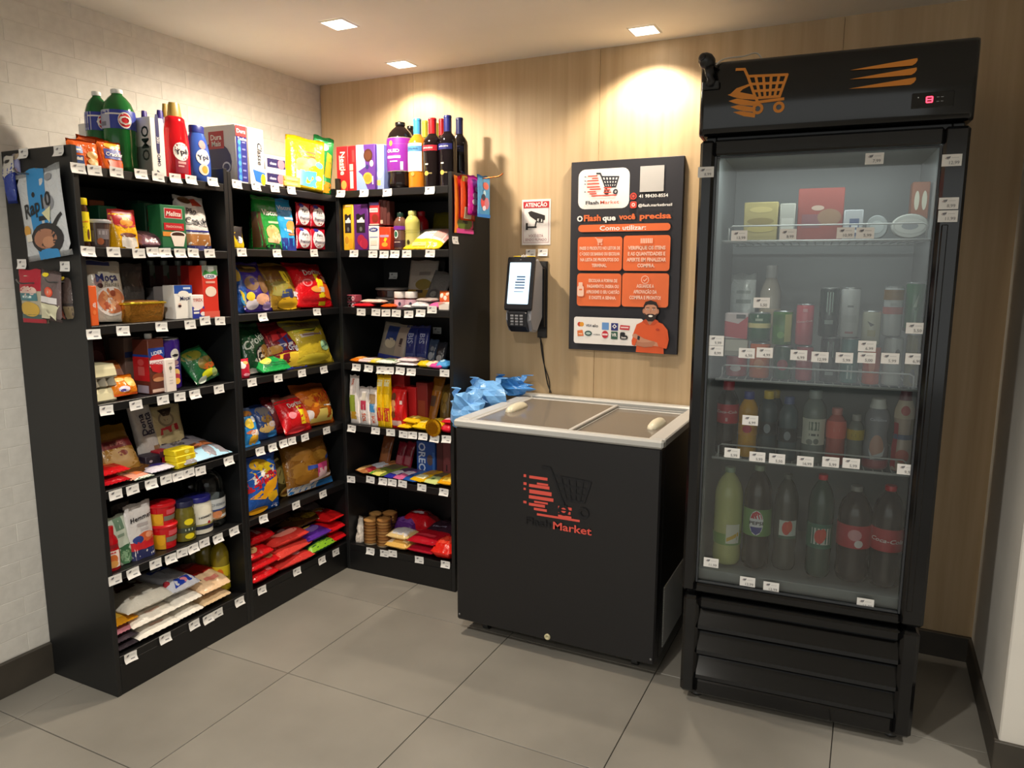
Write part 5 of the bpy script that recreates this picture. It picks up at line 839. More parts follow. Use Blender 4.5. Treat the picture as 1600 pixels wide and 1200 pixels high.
I('B',-0.9011,0.008,1.002,'pouch','candy_bag','candy','crimson bag with white oval low in front of the green cookie bag',0.0617,0.0766,0.05,'c41f3c',[('e', -20, 70, 24, 18, 'eae6e6'), ('e', 10, 80, 20, 8, 'e0b060'), ('e', 0, 20, 22, 8, 'f0a0b0')],gus=0.6)
I('B',-0.7265,0.012,1.002,'pouch','candy_bag','candy','bright green bag with red label lying on the shelf edge',0.1686,0.13,0.06,'1f9a4c',[('r', -10, 50, 40, 70, 'd84038'), ('e', -26, 34, 16, 18, 'e8e050'), ('r', -40, 10, 40, 20, '0f6a34')],lean=68)
I('B',-0.6142,0.04,1.002,'pouch','chip_bag','chips','red, navy and yellow potato chip bag with Original lettering',0.232,0.2248,0.08,'7a1826',[('p', ((-40, 74), (30, 86), (10, 64), (-40, 52)), 'c02028'), ('p', ((-40, 46), (40, 78), (50, 76), (50, 32), (-30, 34)), '26307e'), ('p', ((-24, 46), (50, 52), (50, 46), (-28, 40)), 'd8d4dc'), ('t', 'Origin', 14, 38, 10, 'e8e8f4', 4, 1, 0, 70), ('r', 23.6, 59.2, 36.4, 68.8, '8a8ab8'), ('p', ((-50, 4), (50, 4), (50, 28), (10, 30), (-50, 26)), 'f0cc3c'), ('e', -34, 38, 18, 8, 'b8862c'), ('r', -30, 0, 50, 5, '1f2c86')],lean=28)
I('B',-0.4619,0.03,1.002,'pouch','chip_bag','chips','yellow green potato chip bag with brown lettering near the corner',0.2693,0.2152,0.1,'c8b030',[('r', -50, 74, 50, 96, '857a4a'), ('t', 'Chips', -6, 86, 12, '6a4030', 8, 1, 0.1, 56), ('p', ((-50, 66), (50, 76), (50, 88), (10, 74), (-50, 74)), 'b0b020'), ('p', ((-20, 70), (20, 76), (10, 68)), '3a4418'), ('p', ((-50, 54), (50, 60), (50, 68), (-50, 62)), 'cfc4b4'), ('r', -22.400000000000002, 59.2, 22.400000000000002, 62.8, '8a6a70'), ('e', 26, 36, 15, 11, 'a8d8a8'), ('p', ((14, 30), (38, 38), (38, 40), (14, 32)), '2f7a70'), ('e', -8, 12, 40, 9, 'ecd840')],lean=24,roll=1)
I('C',0.4019,0.015,0.715,'pouch','pasta_pack','pasta','tall white pasta pack with orange letters and green panel, left of shelf',0.0537,0.2285,0.04,'efe6e0',[('t', 'SOL', -4, 86, 14, 'e05a1a', -90), ('r', -40, 26, 24, 60, '94a83c'), ('r', -36, 10, 30, 26, 'd0a030')],gus=0.4)
I('C',0.4571,0.015,0.715,'pouch','pasta_pack','pasta','white pasta pack with pink panel, second from the left',0.0584,0.1789,0.04,'ece4e0',[('t', 'SOL', 10, 20, 18, 'e05a1a', -90), ('r', -20, 40, 30, 64, 'c83a58'), ('r', -10, 66, 30, 84, 'e0d8c8')],gus=0.4)
I('C',0.5155,0.012,0.715,'pouch','pasta_pack','pasta','white pasta pack with blue and brown panel, third from the left',0.054,0.1807,0.04,'ede4df',[('t', 'SOL', 4, 16, 18, 'e05a1a', -90), ('r', -40, 36, 24, 58, '4a9ad8'), ('r', -40, 58, 24, 82, 'a88a64')],gus=0.4)
I('C',0.5538,0.01,0.715,'pouch','biscuit_pack','biscuits','yellow biscuit pack with red label, touching the white packs',0.0391,0.2427,0.045,'f2c414',[('r', -34, 78, 34, 90, 'f4e8b0'), ('r', -40, 12, 40, 38, 'd8381c'), ('r', -4.199999999999999, 14.0, 4.199999999999999, 36.0, 'f4d070'), ('r', -40, 64, 40, 65, 'c89a10')],gus=0.4)
I('C',0.591,0.01,0.715,'pouch','biscuit_pack','biscuits','yellow biscuit pack with red label, touching the red pack',0.0387,0.2452,0.045,'f2c414',[('r', -34, 78, 34, 90, 'f4e8b0'), ('r', -40, 12, 40, 38, 'd8381c'), ('r', -4.199999999999999, 14.0, 4.199999999999999, 36.0, 'f4d070'), ('r', -40, 64, 40, 65, 'c89a10')],gus=0.4)
I('C',0.6443,0.015,0.715,'pouch','biscuit_pack','biscuits','red biscuit pack with brown cookie circles',0.0801,0.1899,0.06,'d01a1c',[('e', -24, 76, 16, 10, '6a3a1e'), ('e', -24, 60, 16, 9, 'c88a58'), ('e', -24, 46, 16, 9, 'd89a60'), ('e', -24, 34, 16, 9, '6a3a1e'), ('r', 18.3, 59.6, 33.7, 68.4, 'f0d0c8'), ('r', -40, 6, 30, 20, 'f0c8c0')],gus=0.5)
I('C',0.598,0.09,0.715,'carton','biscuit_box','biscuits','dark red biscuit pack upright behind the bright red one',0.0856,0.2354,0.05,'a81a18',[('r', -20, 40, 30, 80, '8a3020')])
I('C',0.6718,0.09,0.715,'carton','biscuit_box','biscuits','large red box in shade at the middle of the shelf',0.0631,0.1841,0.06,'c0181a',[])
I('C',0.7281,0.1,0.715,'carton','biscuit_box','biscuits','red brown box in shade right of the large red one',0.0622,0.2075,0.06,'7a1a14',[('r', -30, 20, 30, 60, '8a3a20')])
I('C',0.7727,0.1,0.715,'pouch','coffee_sachet','candy bar','caramel brown bar pack leaning steeply at the back right',0.0619,0.2407,0.025,'8a5414',[('r', -40, 40, 20, 60, '4a3020'), ('r', -20, 70, 40, 80, 'a8742c')],gus=0.4,lean=16,roll=6)
I('C',0.8297,0.12,0.715,'pouch','coffee_sachet','candy bar','dark mustard pack with loops at the back right corner',0.0577,0.1985,0.03,'5a4418',[('e', 0, 70, 24, 12, '7a6020'), ('e', 0, 46, 24, 12, '77602a')],gus=0.4,lean=10)
I('C',0.6857,0.01,0.715,'pouch','chocolate_bar','chocolate','yellow foil chocolate, leftmost on the shelf edge',0.0691,0.1,0.025,'eebc14',[('r', -30, 30, 30, 60, 'f8dc60')],lean=90)
I('C',0.7104,0.02,0.74,'pouch','chocolate_bar','chocolate','yellow foil chocolate stacked over the leftmost one',0.0892,0.1,0.028,'f0c01a',[('r', -30, 30, 30, 60, 'f8e070')],lean=90,yaw=-8)
I('C',0.7711,0.01,0.715,'pouch','chocolate_bar','chocolate','wide yellow foil chocolate in the middle of the heap',0.0877,0.12,0.04,'f0c418',[('r', -20, 20, 40, 50, 'fae678')],lean=90)
I('C',0.835,0.02,0.715,'pouch','chocolate_bar','chocolate','wide yellow foil chocolate at the right of the heap',0.1064,0.12,0.05,'ecb814',[('r', -30, 30, 40, 60, 'f8d850')],lean=90,yaw=8)
I('C',0.8551,-0.012,0.7057,'puck','chocolate_coin','chocolate','round golden chocolate hanging over the shelf edge',0.0789,0.05,0.02,'d89a14',[],single=1)
I('C',0.9049,0.01,0.715,'pouch','chocolate_bar','chocolate','crimson wrapped chocolate at the right shelf end',0.0541,0.1,0.045,'c8142c',[('r', -30, 30, 30, 60, 'e04a60')],lean=90)
I('C',0.9037,0.02,0.76,'pouch','chocolate_bar','chocolate','red foil chocolate on top of the crimson one',0.0565,0.08,0.02,'d0202c',[('r', -30, 20, 30, 60, 'f4c0c8')],lean=90)
I('A',-1.3974,0.08,0.716,'pouch','pasta_bag','pasta','golden pasta bag with maroon band leaning at the left shelf end',0.1456,0.1845,0.06,'9a7030',[('r', -50, 84, 50, 100, '8a6414'), ('r', -46, 50, 50, 66, '6a1c1e'), ('r', -14.0, 55.3, 18.0, 60.7, 'a86a60'), ('e', 2, 28, 44, 20, 'b08a50'), ('e', 8, 38, 12, 6, '7a2a1c'), ('r', -50, 66, 50, 70, '7a4a18')],gus=0.6,lean=30)
I('A',-1.4817,0.01,0.716,'pouch','noodle_pack','noodles','lower of two red noodle packs at the left shelf edge',0.1026,0.16,0.03,'b81420',[('r', -40, 40, 40, 60, 'e06a30'), ('r', -10, 62, 30, 80, 'e8a060')],lean=90)
I('A',-1.4767,0.02,0.746,'pouch','noodle_pack','noodles','upper of two red noodle packs at the left shelf edge',0.1127,0.16,0.03,'d01a20',[('r', -40, 40, 40, 60, 'e06a30'), ('r', -10, 62, 30, 80, 'e8a060')],lean=90)
I('A',-1.2421,0.15,0.716,'pouch','flour_bag','flour','slim white flour bag with black stacked lettering at the back',0.0937,0.2496,0.05,'b8b2ae',[('t', 'Dona', -14, 58, 17, '1f1c3a', 90), ('t', 'Benta', 14, 58, 17, '1f1c3a', 90), ('r', -50, 0, 50, 14, '7a98a8'), ('r', 10, 14, 50, 24, '8a6a4a')],gus=0.6,lean=10,roll=-4)
I('A',-1.1471,0.15,0.716,'pouch','flour_bag','flour','beige flour bag with red band at the back',0.1455,0.2007,0.06,'c0b088',[('p', ((-50, 44), (50, 54), (48, 66), (-50, 56)), 'c02a34'), ('e', -4, 74, 24, 14, '8a7a60'), ('e', -4, 74, 18, 10, 'b8a888'), ('p', ((-20, 92), (24, 94), (8, 80), (-10, 80)), '3a2c24'), ('e', 0, 38, 34, 10, 'a89870'), ('r', 8, 14, 36, 22, 'a89858')],gus=0.6,lean=8)
I('A',-1.1134,0.0,0.716,'pouch','flour_bag','flour','grey cake mix bag lying flat with light blue front end',0.2181,0.26,0.05,'8f8a92',[('p', ((-50, 0), (50, 0), (50, 26), (-50, 22)), 'a8d4ec'), ('p', ((-50, 24), (50, 28), (50, 44), (-10, 40)), '7a4a28'), ('p', ((-30, 25), (40, 30), (30, 38), (-10, 34)), 'e88a58'), ('t', 'Benta', -10, 68, 15, '23203c', 0, 1, 0, 70), ('t', 'Pão', -16, 52, 10, '55505c')],lean=80,roll=0)
I('A',-1.2057,0.012,0.716,'carton','stock_cube_box','box','bottom yellow stock cube box of the stack on the shelf edge',0.0873,0.022,0.06,'ecd41a',[('r', -40, 20, 40, 80, 'd8b810'), ('e', 10, 50, 12, 30, 'e8e060')])
I('A',-1.2062,0.016,0.7385,'carton','stock_cube_box','box','middle yellow stock cube box of the stack on the shelf edge',0.087,0.022,0.06,'ecd41a',[('r', -40, 20, 40, 80, 'd8b810'), ('e', 10, 50, 12, 30, 'e8e060')])
I('A',-1.2067,0.02,0.761,'carton','stock_cube_box','box','top yellow stock cube box of the stack on the shelf edge',0.0868,0.022,0.06,'ecd41a',[('r', -40, 20, 40, 80, 'd8b810'), ('e', 10, 50, 12, 30, 'e8e060'), ('K', -30, 20, 30, 70, 'f0a050')])
I('A',-1.2078,0.1,0.716,'carton','cake_mix_box','box','small red box behind the yellow stack',0.0834,0.0545,0.05,'a8182a',[('r', -50, 60, 50, 100, '5a2a34')])
I('A',-1.2736,0.1,0.716,'carton','cake_mix_box','box','dark box lying left of the small red one',0.0692,0.0477,0.06,'2a2030',[('e', -20, 60, 10, 10, 'b0a0a8')])
I('A',-1.359,0.06,0.716,'pouch','seasoning_pack','bag','brown bag lying between the red noodles and the purple box',0.1211,0.14,0.03,'6a4420',[('r', -30, 20, 30, 60, '8a6030')],lean=90)
I('A',-1.2734,0.1,0.716,'pouch','seasoning_pack','bag','dark grey pack under the back of the purple box',0.1118,0.13,0.035,'3a3038',[('r', -30, 30, 30, 60, '5a4a52')],lean=90)
I('A',-1.397,0.012,0.716,'pouch','seasoning_sachet','sachet','orange and white sachet on the shelf edge left of the green one',0.084,0.09,0.02,'e8a088',[('r', -50, 60, 0, 90, 'f0d8c8'), ('r', 0, 20, 40, 60, 'e8804a')],lean=90,yaw=8)
I('A',-1.3881,0.0,0.716,'pouch','seasoning_sachet','sachet','dark green and white sachet at the very edge of the shelf',0.0772,0.06,0.012,'3a4a38',[('r', -50, 4, 50, 24, 'dfe6da')],lean=90)
I('A',-1.297,0.02,0.716,'pouch','seasoning_sachet','sachet','purple and white sachet box left of the yellow stack',0.1032,0.09,0.022,'ded8e6',[('p', ((-30, 40), (50, 30), (50, 80), (-20, 90)), '3a2f8c')],lean=90)
I('B',-0.8652,0.02,0.718,'pouch','chip_bag','chips','blue and white snack bag with yellow shapes at the divider',0.0828,0.157,0.07,'2a8ad0',[('r', -50, 76, 50, 100, '3a4a6a'), ('e', 0, 84, 36, 9, 'a8702c'), ('e', -10, 56, 26, 14, 'f0d040'), ('e', 20, 66, 20, 8, 'e8f0f8'), ('e', 10, 30, 30, 8, 'e8e0d8'), ('e', -10, 34, 30, 5, 'd8744a'), ('e', 0, 14, 30, 12, 'f0b830'), ('r', -50, 0, 50, 6, '2f8ad8')],lean=20)
I('B',-0.7396,0.06,0.718,'pouch','chip_bag','chips','blue and orange snack bag with pale puffs, second from divider',0.118,0.1535,0.08,'2a4a8a',[('e', 0, 74, 34, 16, '6a6668'), ('e', 0, 50, 30, 12, '8a6a2c'), ('e', -6, 26, 36, 12, 'f0c878'), ('e', 20, 34, 20, 8, 'e8dce0'), ('e', 20, 10, 26, 8, '3f8fd8')],lean=26)
I('B',-0.643,0.07,0.718,'pouch','chip_bag','chips','dark wine red snack bag behind the small red one',0.1242,0.1757,0.08,'6a1018',[('e', -20, 70, 10, 6, '8a2a30'), ('e', 0, 12, 36, 8, 'a01a24')],lean=24)
I('B',-0.5947,0.02,0.718,'pouch','chip_bag','chips','small red tortilla chip bag with yellow strip',0.1688,0.1744,0.08,'c8141e',[('r', -50, 82, 50, 100, '6a3a2c'), ('t', 'Doritos', 4, 72, 12, 'd0c8c4', 6, 1, 0.1, 86), ('p', ((0, 64), (20, 64), (24, 18), (4, 18)), 'f0d818'), ('e', -22, 44, 14, 9, 'f0909c'), ('p', ((20, 52), (48, 56), (40, 16), (20, 20)), 'e8701c'), ('r', 24, 50, 44, 64, 'e04a48'), ('e', -10, 8, 34, 7, 'e83a44')],lean=26)
I('B',-0.4421,0.03,0.718,'pouch','chip_bag','chips','orange potato stick bag with red lettering near the corner',0.2161,0.2006,0.1,'c8641a',[('r', -50, 80, 50, 100, '8a4414'), ('e', 6, 52, 44, 18, 'e89020'), ('t', 'BATATA', 12, 64, 12, 'c03018', 20, 1, 0.1, 76), ('t', 'PALHA', 16, 54, 9, 'c03018', 20, 1, 0.1), ('p', ((0, 34), (50, 44), (50, 60), (30, 40)), 'f0dca0'), ('p', ((-50, 6), (40, 8), (44, 34), (-50, 30)), 'f0d870'), ('e', -34, 22, 14, 12, 'e8e0e0'), ('r', 10, 38, 48, 41, 'f4ece4')],lean=26,roll=4)
I('C',0.4297,0.015,0.47,'pouch','cake_roll','bread','tan bread roll pack lying with a white label at the left',0.0853,0.24,0.035,'b87848',[('r', -20, 30, 44, 60, 'd8dce8'), ('r', 10, 10, 50, 30, 'b02a3a'), ('e', -20, 16, 30, 16, 'e0b070')],lean=90,yaw=-22)
I('C',0.5178,0.01,0.47,'pouch','cake_bar','cake bar','green and yellow cake bar second from the left',0.0911,0.2,0.03,'7a8a3c',[('r', -50, 0, 40, 24, 'e8e070'), ('r', -50, 0, -10, 14, '4a9a2c'), ('r', -40, 40, 40, 80, '6a6448')],lean=90,yaw=-14)
I('C',0.5919,0.01,0.47,'pouch','cake_bar','cake bar','white and blue cake bar third from the left',0.0572,0.18,0.025,'2f2f9a',[('r', -50, 20, 50, 50, 'e8e4ec'), ('r', -30, 50, 40, 90, '4a3a5a')],lean=90,yaw=-12)
I('C',0.6434,0.01,0.47,'pouch','cake_bar','cake bar','pink and blue cake bar fourth from the left',0.06,0.18,0.025,'d86a98',[('r', -50, 30, 50, 56, 'e8dcec'), ('r', -40, 60, 40, 92, '5a4a86')],lean=90,yaw=-12)
I('C',0.701,0.01,0.47,'pouch','cake_bar','cake bar','plain blue cake bar under the blue wafer box',0.0973,0.18,0.025,'2458a8',[('r', -30, 30, 30, 80, '2f68b8')],lean=90,yaw=-12)
I('C',0.746,0.01,0.47,'pouch','cake_bar','cake bar','yellow cake bar with white top marks',0.0824,0.19,0.032,'eab81a',[('r', -30, 10, 40, 30, 'f4f0c0'), ('r', -40, 40, 40, 80, 'c8901a')],lean=90,yaw=-12)
I('C',0.8175,0.01,0.47,'pouch','cake_bar','cake bar','pale green cake bar between the two yellow ones',0.0877,0.18,0.03,'d8e490',[('r', -40, 36, 40, 90, '6a6040'), ('r', -9.600000000000001, 13.8, 9.600000000000001, 22.2, '5a8a3a')],lean=90,yaw=-8)
I('C',0.895,0.01,0.47,'pouch','cake_bar','cake bar','yellow cake bar at the right shelf end',0.0739,0.2,0.045,'f0ac18',[('r', -40, 40, 40, 80, 'c8881a'), ('r', -20, 6, 40, 20, 'f8d050')],lean=90)
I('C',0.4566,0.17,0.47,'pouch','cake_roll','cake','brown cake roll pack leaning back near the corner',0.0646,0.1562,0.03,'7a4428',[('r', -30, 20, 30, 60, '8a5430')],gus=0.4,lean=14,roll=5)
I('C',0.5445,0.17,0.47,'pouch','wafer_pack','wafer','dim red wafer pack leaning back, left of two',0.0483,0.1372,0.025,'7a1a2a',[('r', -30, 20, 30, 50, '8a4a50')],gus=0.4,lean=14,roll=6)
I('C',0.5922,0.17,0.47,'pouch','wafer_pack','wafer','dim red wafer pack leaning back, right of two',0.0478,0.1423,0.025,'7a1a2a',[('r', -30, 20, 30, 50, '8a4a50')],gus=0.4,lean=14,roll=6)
I('C',0.7075,0.16,0.47,'carton','cookie_box','box','blue cookie box with white sideways lettering at the back',0.1031,0.1631,0.05,'1f4a94',[('t', 'OREO', -20, 52, 22, 'c8d4e8', -90), ('e', 22, 46, 16, 16, '5a4a4a'), ('r', 36, 10, 46, 70, '3a6ab0')])
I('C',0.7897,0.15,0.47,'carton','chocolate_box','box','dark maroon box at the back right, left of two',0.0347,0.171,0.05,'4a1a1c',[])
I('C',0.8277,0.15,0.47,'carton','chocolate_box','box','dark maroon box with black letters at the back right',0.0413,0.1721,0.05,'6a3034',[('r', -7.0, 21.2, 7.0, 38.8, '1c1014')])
I('A',-1.5067,0.02,0.43,'ketchup','ketchup_bottle','bottle','red ketchup bottle with white label at the left shelf end',0.0525,0.1518,0.06,'b4121c',[('b', -40, 8, 40, 46, 'ecdcd4'), ('e', 4, 26, 24, 12, 'd06a2c'), ('e', 4, 16, 24, 8, 'e0a050'), ('r', -20, 40, 20, 44, 'c04a4a'), ('b', -40, 52, 40, 60, '8a141c')],cap='c0131c',rot=0)
I('A',-1.4611,0.035,0.43,'pouch','sauce_pouch','sauce','pale green sauce pouch beside the ketchup bottle',0.0624,0.1709,0.05,'c8d4c4',[('r', -20, 70, 30, 94, '6a8a72'), ('e', 0, 16, 40, 18, '4a7a54'), ('e', 0, 16, 30, 12, '8ab08a'), ('r', -20, 56, 20, 62, '8aa08c'), ('p', ((-30, 36), (40, 38), (10, 22)), '3a6a48')],gus=1,roll=-6)
I('A',-1.3956,0.08,0.43,'pouch','sauce_pouch','sauce','grey pouch in shade behind the silver ketchup pouch',0.0551,0.1714,0.05,'a8a49c',[('r', -50, 20, 50, 36, '8a3a34')],gus=1)
I('A',-1.3605,0.16,0.43,'pouch','sauce_pouch','sauce','dark grey pouch deepest behind the ketchup pouch',0.0764,0.1774,0.05,'4a4844',[],gus=1)
I('A',-1.3856,0.03,0.43,'pouch','ketchup_pouch','ketchup','silver and red ketchup pouch with black lettering and navy base',0.1037,0.1946,0.06,'dedad8',[('r', -50, 0, 50, 17, '2a2f5c'), ('r', -50, 17, 50, 32, 'c8202a'), ('e', 10, 38, 34, 9, 'd8663a'), ('e', -20, 36, 18, 7, '2f3f86'), ('e', 22, 40, 14, 5, 'f0a07a'), ('t', 'Hemmer', 2, 74, 9, '1c1a20', 6, 1, 0.15, 80), ('r', -16, 58, 24, 64, 'b8b0b0'), ('r', -6, 50, 24, 54, 'c8c0c0')],gus=1)
I('A',-1.2824,0.02,0.43,'tub','margarine_tub','tub','lower of two stacked red tubs with yellow print',0.0955,0.0913,0.06,'cc141e',[('b', -50, 2, -6, 62, 'e0a020'), ('b', -4, 30, 40, 50, '7a7a6c'), ('b', 4, 56, 40, 76, 'e05a62'), ('e', -20, 40, 14, 22, 'f0b020')],cap='d41720',flare=0.8)
I('A',-1.284,0.022,0.5106,'tub','margarine_tub','tub','upper of two stacked red tubs with yellow print',0.0975,0.0876,0.06,'cc141e',[('b', -50, 2, -6, 62, 'e0a020'), ('b', -4, 30, 40, 50, '7a7a6c'), ('b', 4, 56, 40, 76, 'e05a62'), ('e', -20, 40, 14, 22, 'f0b020')],cap='d41720',flare=0.8)
I('A',-1.1991,0.02,0.43,'jar','olive_jar','jar','olive jar with navy lid and yellow labels',0.0777,0.1509,0.06,'6a6424',[('band', 40, 60, '6a6424'), ('e', 8, 50, 18, 8, 'ecd81c'), ('band', 24, 36, '3a4434'), ('r', -8, 28, 20, 33, 'b0b8a8'), ('e', 8, 14, 18, 7, 'e8d41c')],cap='23264a')
I('A',-1.115,0.03,0.43,'jar','mayonnaise_jar','jar','white mayonnaise jar with dark blue lid',0.1031,0.1428,0.06,'ece6d4',[('band', 14, 24, '1f2440'), ('band', 24, 54, 'eeeadc'), ('band', 24, 29, 'a8a060'), ('t', 'HEMMER', 10, 48, 6, '1c1c24', 6, 1, 0.1, 40), ('e', 20, 31, 5, 4, 'b02030')],cap='25257c')
I('A',-1.0418,0.04,0.43,'soda','vinegar_bottle','bottle','clear vinegar bottle with white label at the right shelf end',0.1106,0.2415,0.06,'clear',[('band', 14, 48, 'cfd4d6'), ('band', 14, 28, '8a6a44'), ('e', 6, 22, 16, 6, 'e09060'), ('band', 28, 31, '3a4a86'), ('t', 'CHEMIM', 10, 39, 7, '8a9098', 0, 1, 0, 44)],cap='4a4a44')
I('A',-1.0489,0.14,0.43,'soda','vinegar_bottle','bottle','clear bottle in shade behind the mayonnaise jar',0.0933,0.21,0.06,'clear',[('band', 14, 48, '9aa0a4')],cap='33332e')  # label and cap darkened, shade put into their colour
I('B',-0.8291,0.0,0.428,'pouch','chip_bag','chips','blue, yellow and red corn snack bag, largest on its shelf',0.1873,0.2427,0.07,'1c5ab8',[('p', ((-50, 70), (10, 90), (44, 72), (50, 60), (-50, 56)), 'f0d018'), ('e', -10, 84, 24, 9, 'd8a818'), ('p', ((-50, 70), (-40, 40), (50, 60), (50, 70)), 'c81a28'), ('p', ((-46, 50), (44, 66), (50, 76), (-20, 72), (-46, 60)), 'f2efe8'), ('t', 'arolito', 4, 62, 13, 'd0202c', 10, 1, 0.1, 80), ('p', ((-44, 30), (6, 52), (44, 60), (30, 38), (-6, 24)), 'f0a818'), ('p', ((0, 32), (34, 34), (40, 22), (20, 14), (4, 22)), 'f4c01c'), ('p', ((-50, 38), (-36, 42), (-50, 52)), 'c81a28'), ('e', -18, 6, 32, 6, 'eca81c'), ('t', '50g', 32, 8, 7, 'c8d0ec'), ('r', -50, 93, 50, 99, '1a3f96')],lean=6,roll=1)
I('B',-0.6454,0.075,0.428,'pouch','chip_bag','chips','olive brown snack bag with a printed bowl between blue and amber bags',0.166,0.2047,0.07,'4a4020',[('e', 0, 50, 34, 20, '8a8048'), ('e', 14, 12, 28, 12, 'f0c060'), ('e', 14, 12, 20, 8, 'd8843a'), ('e', 20, 10, 8, 5, 'f0d8c0'), ('p', ((-30, 80), (0, 84), (-4, 88), (-30, 84)), 'd8c880')],lean=10)
I('B',-0.5067,0.02,0.428,'pouch','popcorn_bag','popcorn','amber see-through popcorn bag with blue base',0.2997,0.2476,0.1,'8a5a1c',[('e', -22, 70, 24, 12, '9a6a24'), ('e', 14, 84, 26, 10, '8a5c22'), ('e', -26, 40, 22, 14, 'a8762a'), ('e', 0, 58, 22, 10, 'a06c20'), ('e', 20, 60, 18, 9, 'b08030'), ('e', -14, 24, 26, 10, '9a6820'), ('r', -50, 2, 50, 14, '2f7ac0'), ('r', -50, 2, 10, 14, 'd8d4d0'), ('p', ((6, 22), (30, 24), (32, 46), (4, 44)), 'd84a8a'), ('r', 8, 20, 30, 36, 'ecc8d0'), ('p', ((-16, 46), (6, 44), (6, 38), (-16, 38)), '2f4a9a'), ('p', ((30, 48), (50, 58), (48, 64), (30, 54)), '2f4a9a'), ('p', ((-10, 14), (40, 18), (50, 26), (-10, 18)), 'e0c8c0')],lean=14,roll=2)
I('C',0.4021,0.02,0.13,'pouch','cookie_bag','cookies','white clouded bag of pale biscuits at the corner end of the bottom shelf',0.0532,0.1169,0.09,'cfc4b8',[('e', 0, 70, 26, 12, 'ddd2c6'), ('e', 0, 50, 26, 12, 'e2d8cc'), ('e', 0, 30, 26, 12, 'dcd0c4')],gus=1)
I('C',0.4588,0.02,0.13,'cookies','cookie_stack','cookies','front left stack of round cookies in clear wrap',0.0749,0.1258,0.07,'c08a4c',[])
I('C',0.5332,0.02,0.13,'cookies','cookie_stack','cookies','front right stack of round cookies in clear wrap',0.0735,0.1376,0.07,'c08a4c',[])
I('C',0.4142,0.12,0.13,'cookies','cookie_stack','cookies','back left stack of round cookies in clear wrap',0.0693,0.1168,0.07,'c08a4c',[])
I('C',0.4944,0.12,0.13,'cookies','cookie_stack','cookies','back right stack of round cookies in clear wrap',0.0755,0.1323,0.07,'c08a4c',[])
I('C',0.6278,0.01,0.13,'pouch','biscuit_pack','biscuits','yellow biscuit pack with egg print, lower of two',0.1257,0.12,0.045,'e8b860',[('e', 0, 50, 18, 26, 'f0a018'), ('r', 20, 20, 44, 80, 'f4dca0'), ('r', -44, 10, -20, 40, 'ecd8b8')],lean=90)
I('C',0.6255,0.02,0.175,'pouch','biscuit_pack','biscuits','white topped biscuit pack, upper of two',0.1186,0.11,0.04,'e8c888',[('r', -30, 10, 44, 90, 'e2dcdc')],lean=90)
I('C',0.7634,0.01,0.13,'pouch','biscuit_pack','biscuits','lower wine red biscuit pack beside the yellow one',0.1527,0.16,0.045,'a8142a',[('r', -40, 30, 30, 44, 'c84a58')],lean=90)
I('C',0.7676,0.01,0.175,'pouch','biscuit_pack','biscuits','upper wine red biscuit pack beside the yellow one',0.1592,0.16,0.04,'b81526',[('r', -40, 30, 30, 44, 'd83a48')],lean=90)
I('C',0.8802,-0.004,0.13,'pouch','biscuit_pack','biscuits','bright red biscuit pack at the right end of the bottom shelf',0.1036,0.15,0.085,'de2418',[('r', -30, 20, 30, 70, 'ee4a34')],lean=90)
I('C',0.5656,0.14,0.13,'pouch','biscuit_pack','biscuits','purple biscuit pack lying behind the yellow packs',0.1415,0.12,0.09,'5a2a7a',[('r', -20, 20, 40, 50, '7a4a9a'), ('e', -10, 70, 20, 14, 'c8b0d8')],lean=90)
I('C',0.613,0.18,0.13,'pouch','biscuit_pack','biscuits','red biscuit pack with white lettering at the back middle',0.1704,0.14,0.12,'b8121e',[('r', -22.400000000000002, 35.2, 22.400000000000002, 44.8, 'e8d8e0'), ('r', -30, 56, 30, 64, 'd84a50')],lean=90)
I('C',0.7776,0.12,0.13,'pouch','biscuit_pack','biscuits','dark plum biscuit pack lying in the back right',0.1762,0.2,0.09,'34202c',[('r', -28.400000000000002, 27.0, 16.400000000000002, 33.0, '7a7084'), ('r', -20, 60, 30, 80, '4a2c3a')],lean=90)
I('A',-1.4895,0.015,0.137,'pouch','bean_pack','beans','dark purple pack, lowest of the thin stack at the left end',0.087,0.17,0.026,'3a3238',[('r', -40, 20, 40, 60, '4a4048')],lean=90)
I('A',-1.4861,0.021,0.163,'pouch','bean_pack','beans','dark grey pack, second lowest of the thin stack at the left',0.0937,0.17,0.026,'463c44',[('r', -40, 20, 40, 60, '5a5058')],lean=90)
I('A',-1.4824,0.027,0.189,'pouch','bean_pack','beans','pink and white pack in the thin stack at the left',0.0999,0.17,0.026,'b87888',[('r', -40, 20, 40, 60, 'e0c8d0')],lean=90)
I('A',-1.4757,0.033,0.215,'pouch','bean_pack','beans','orange pack on top of the thin stack at the left',0.1001,0.17,0.026,'e8a01c',[('r', -40, 20, 40, 60, 'f0bc3a')],lean=90)
I('A',-1.3693,0.0,0.137,'pouch','rice_bag','rice','bottom white bag of the near rice stack on the bottom shelf',0.1802,0.24,0.042,'efe9dd',[('r', -12.0, 13.6, 20.0, 18.4, 'd8b8a8')],lean=90)
I('A',-1.3743,0.012,0.177,'pouch','rice_bag','rice','middle white bag of the near rice stack with faint orange print',0.1892,0.24,0.05,'ece6da',[('r', -12.0, 13.6, 20.0, 18.4, 'd8b8a8')],lean=90)
I('A',-1.3783,0.024,0.225,'pouch','rice_bag','rice','top white bag of the near rice stack with brown grain picture',0.1979,0.24,0.062,'e8e2d4',[('p', ((-40, 52), (30, 50), (40, 86), (-30, 88)), '6a3c1c'), ('e', 0, 70, 20, 10, '8a5a30')],lean=90)
I('A',-1.2345,0.004,0.137,'pouch','rice_bag','rice','bottom white bag of the middle rice stack',0.1275,0.25,0.042,'eee8dc',[],lean=90)
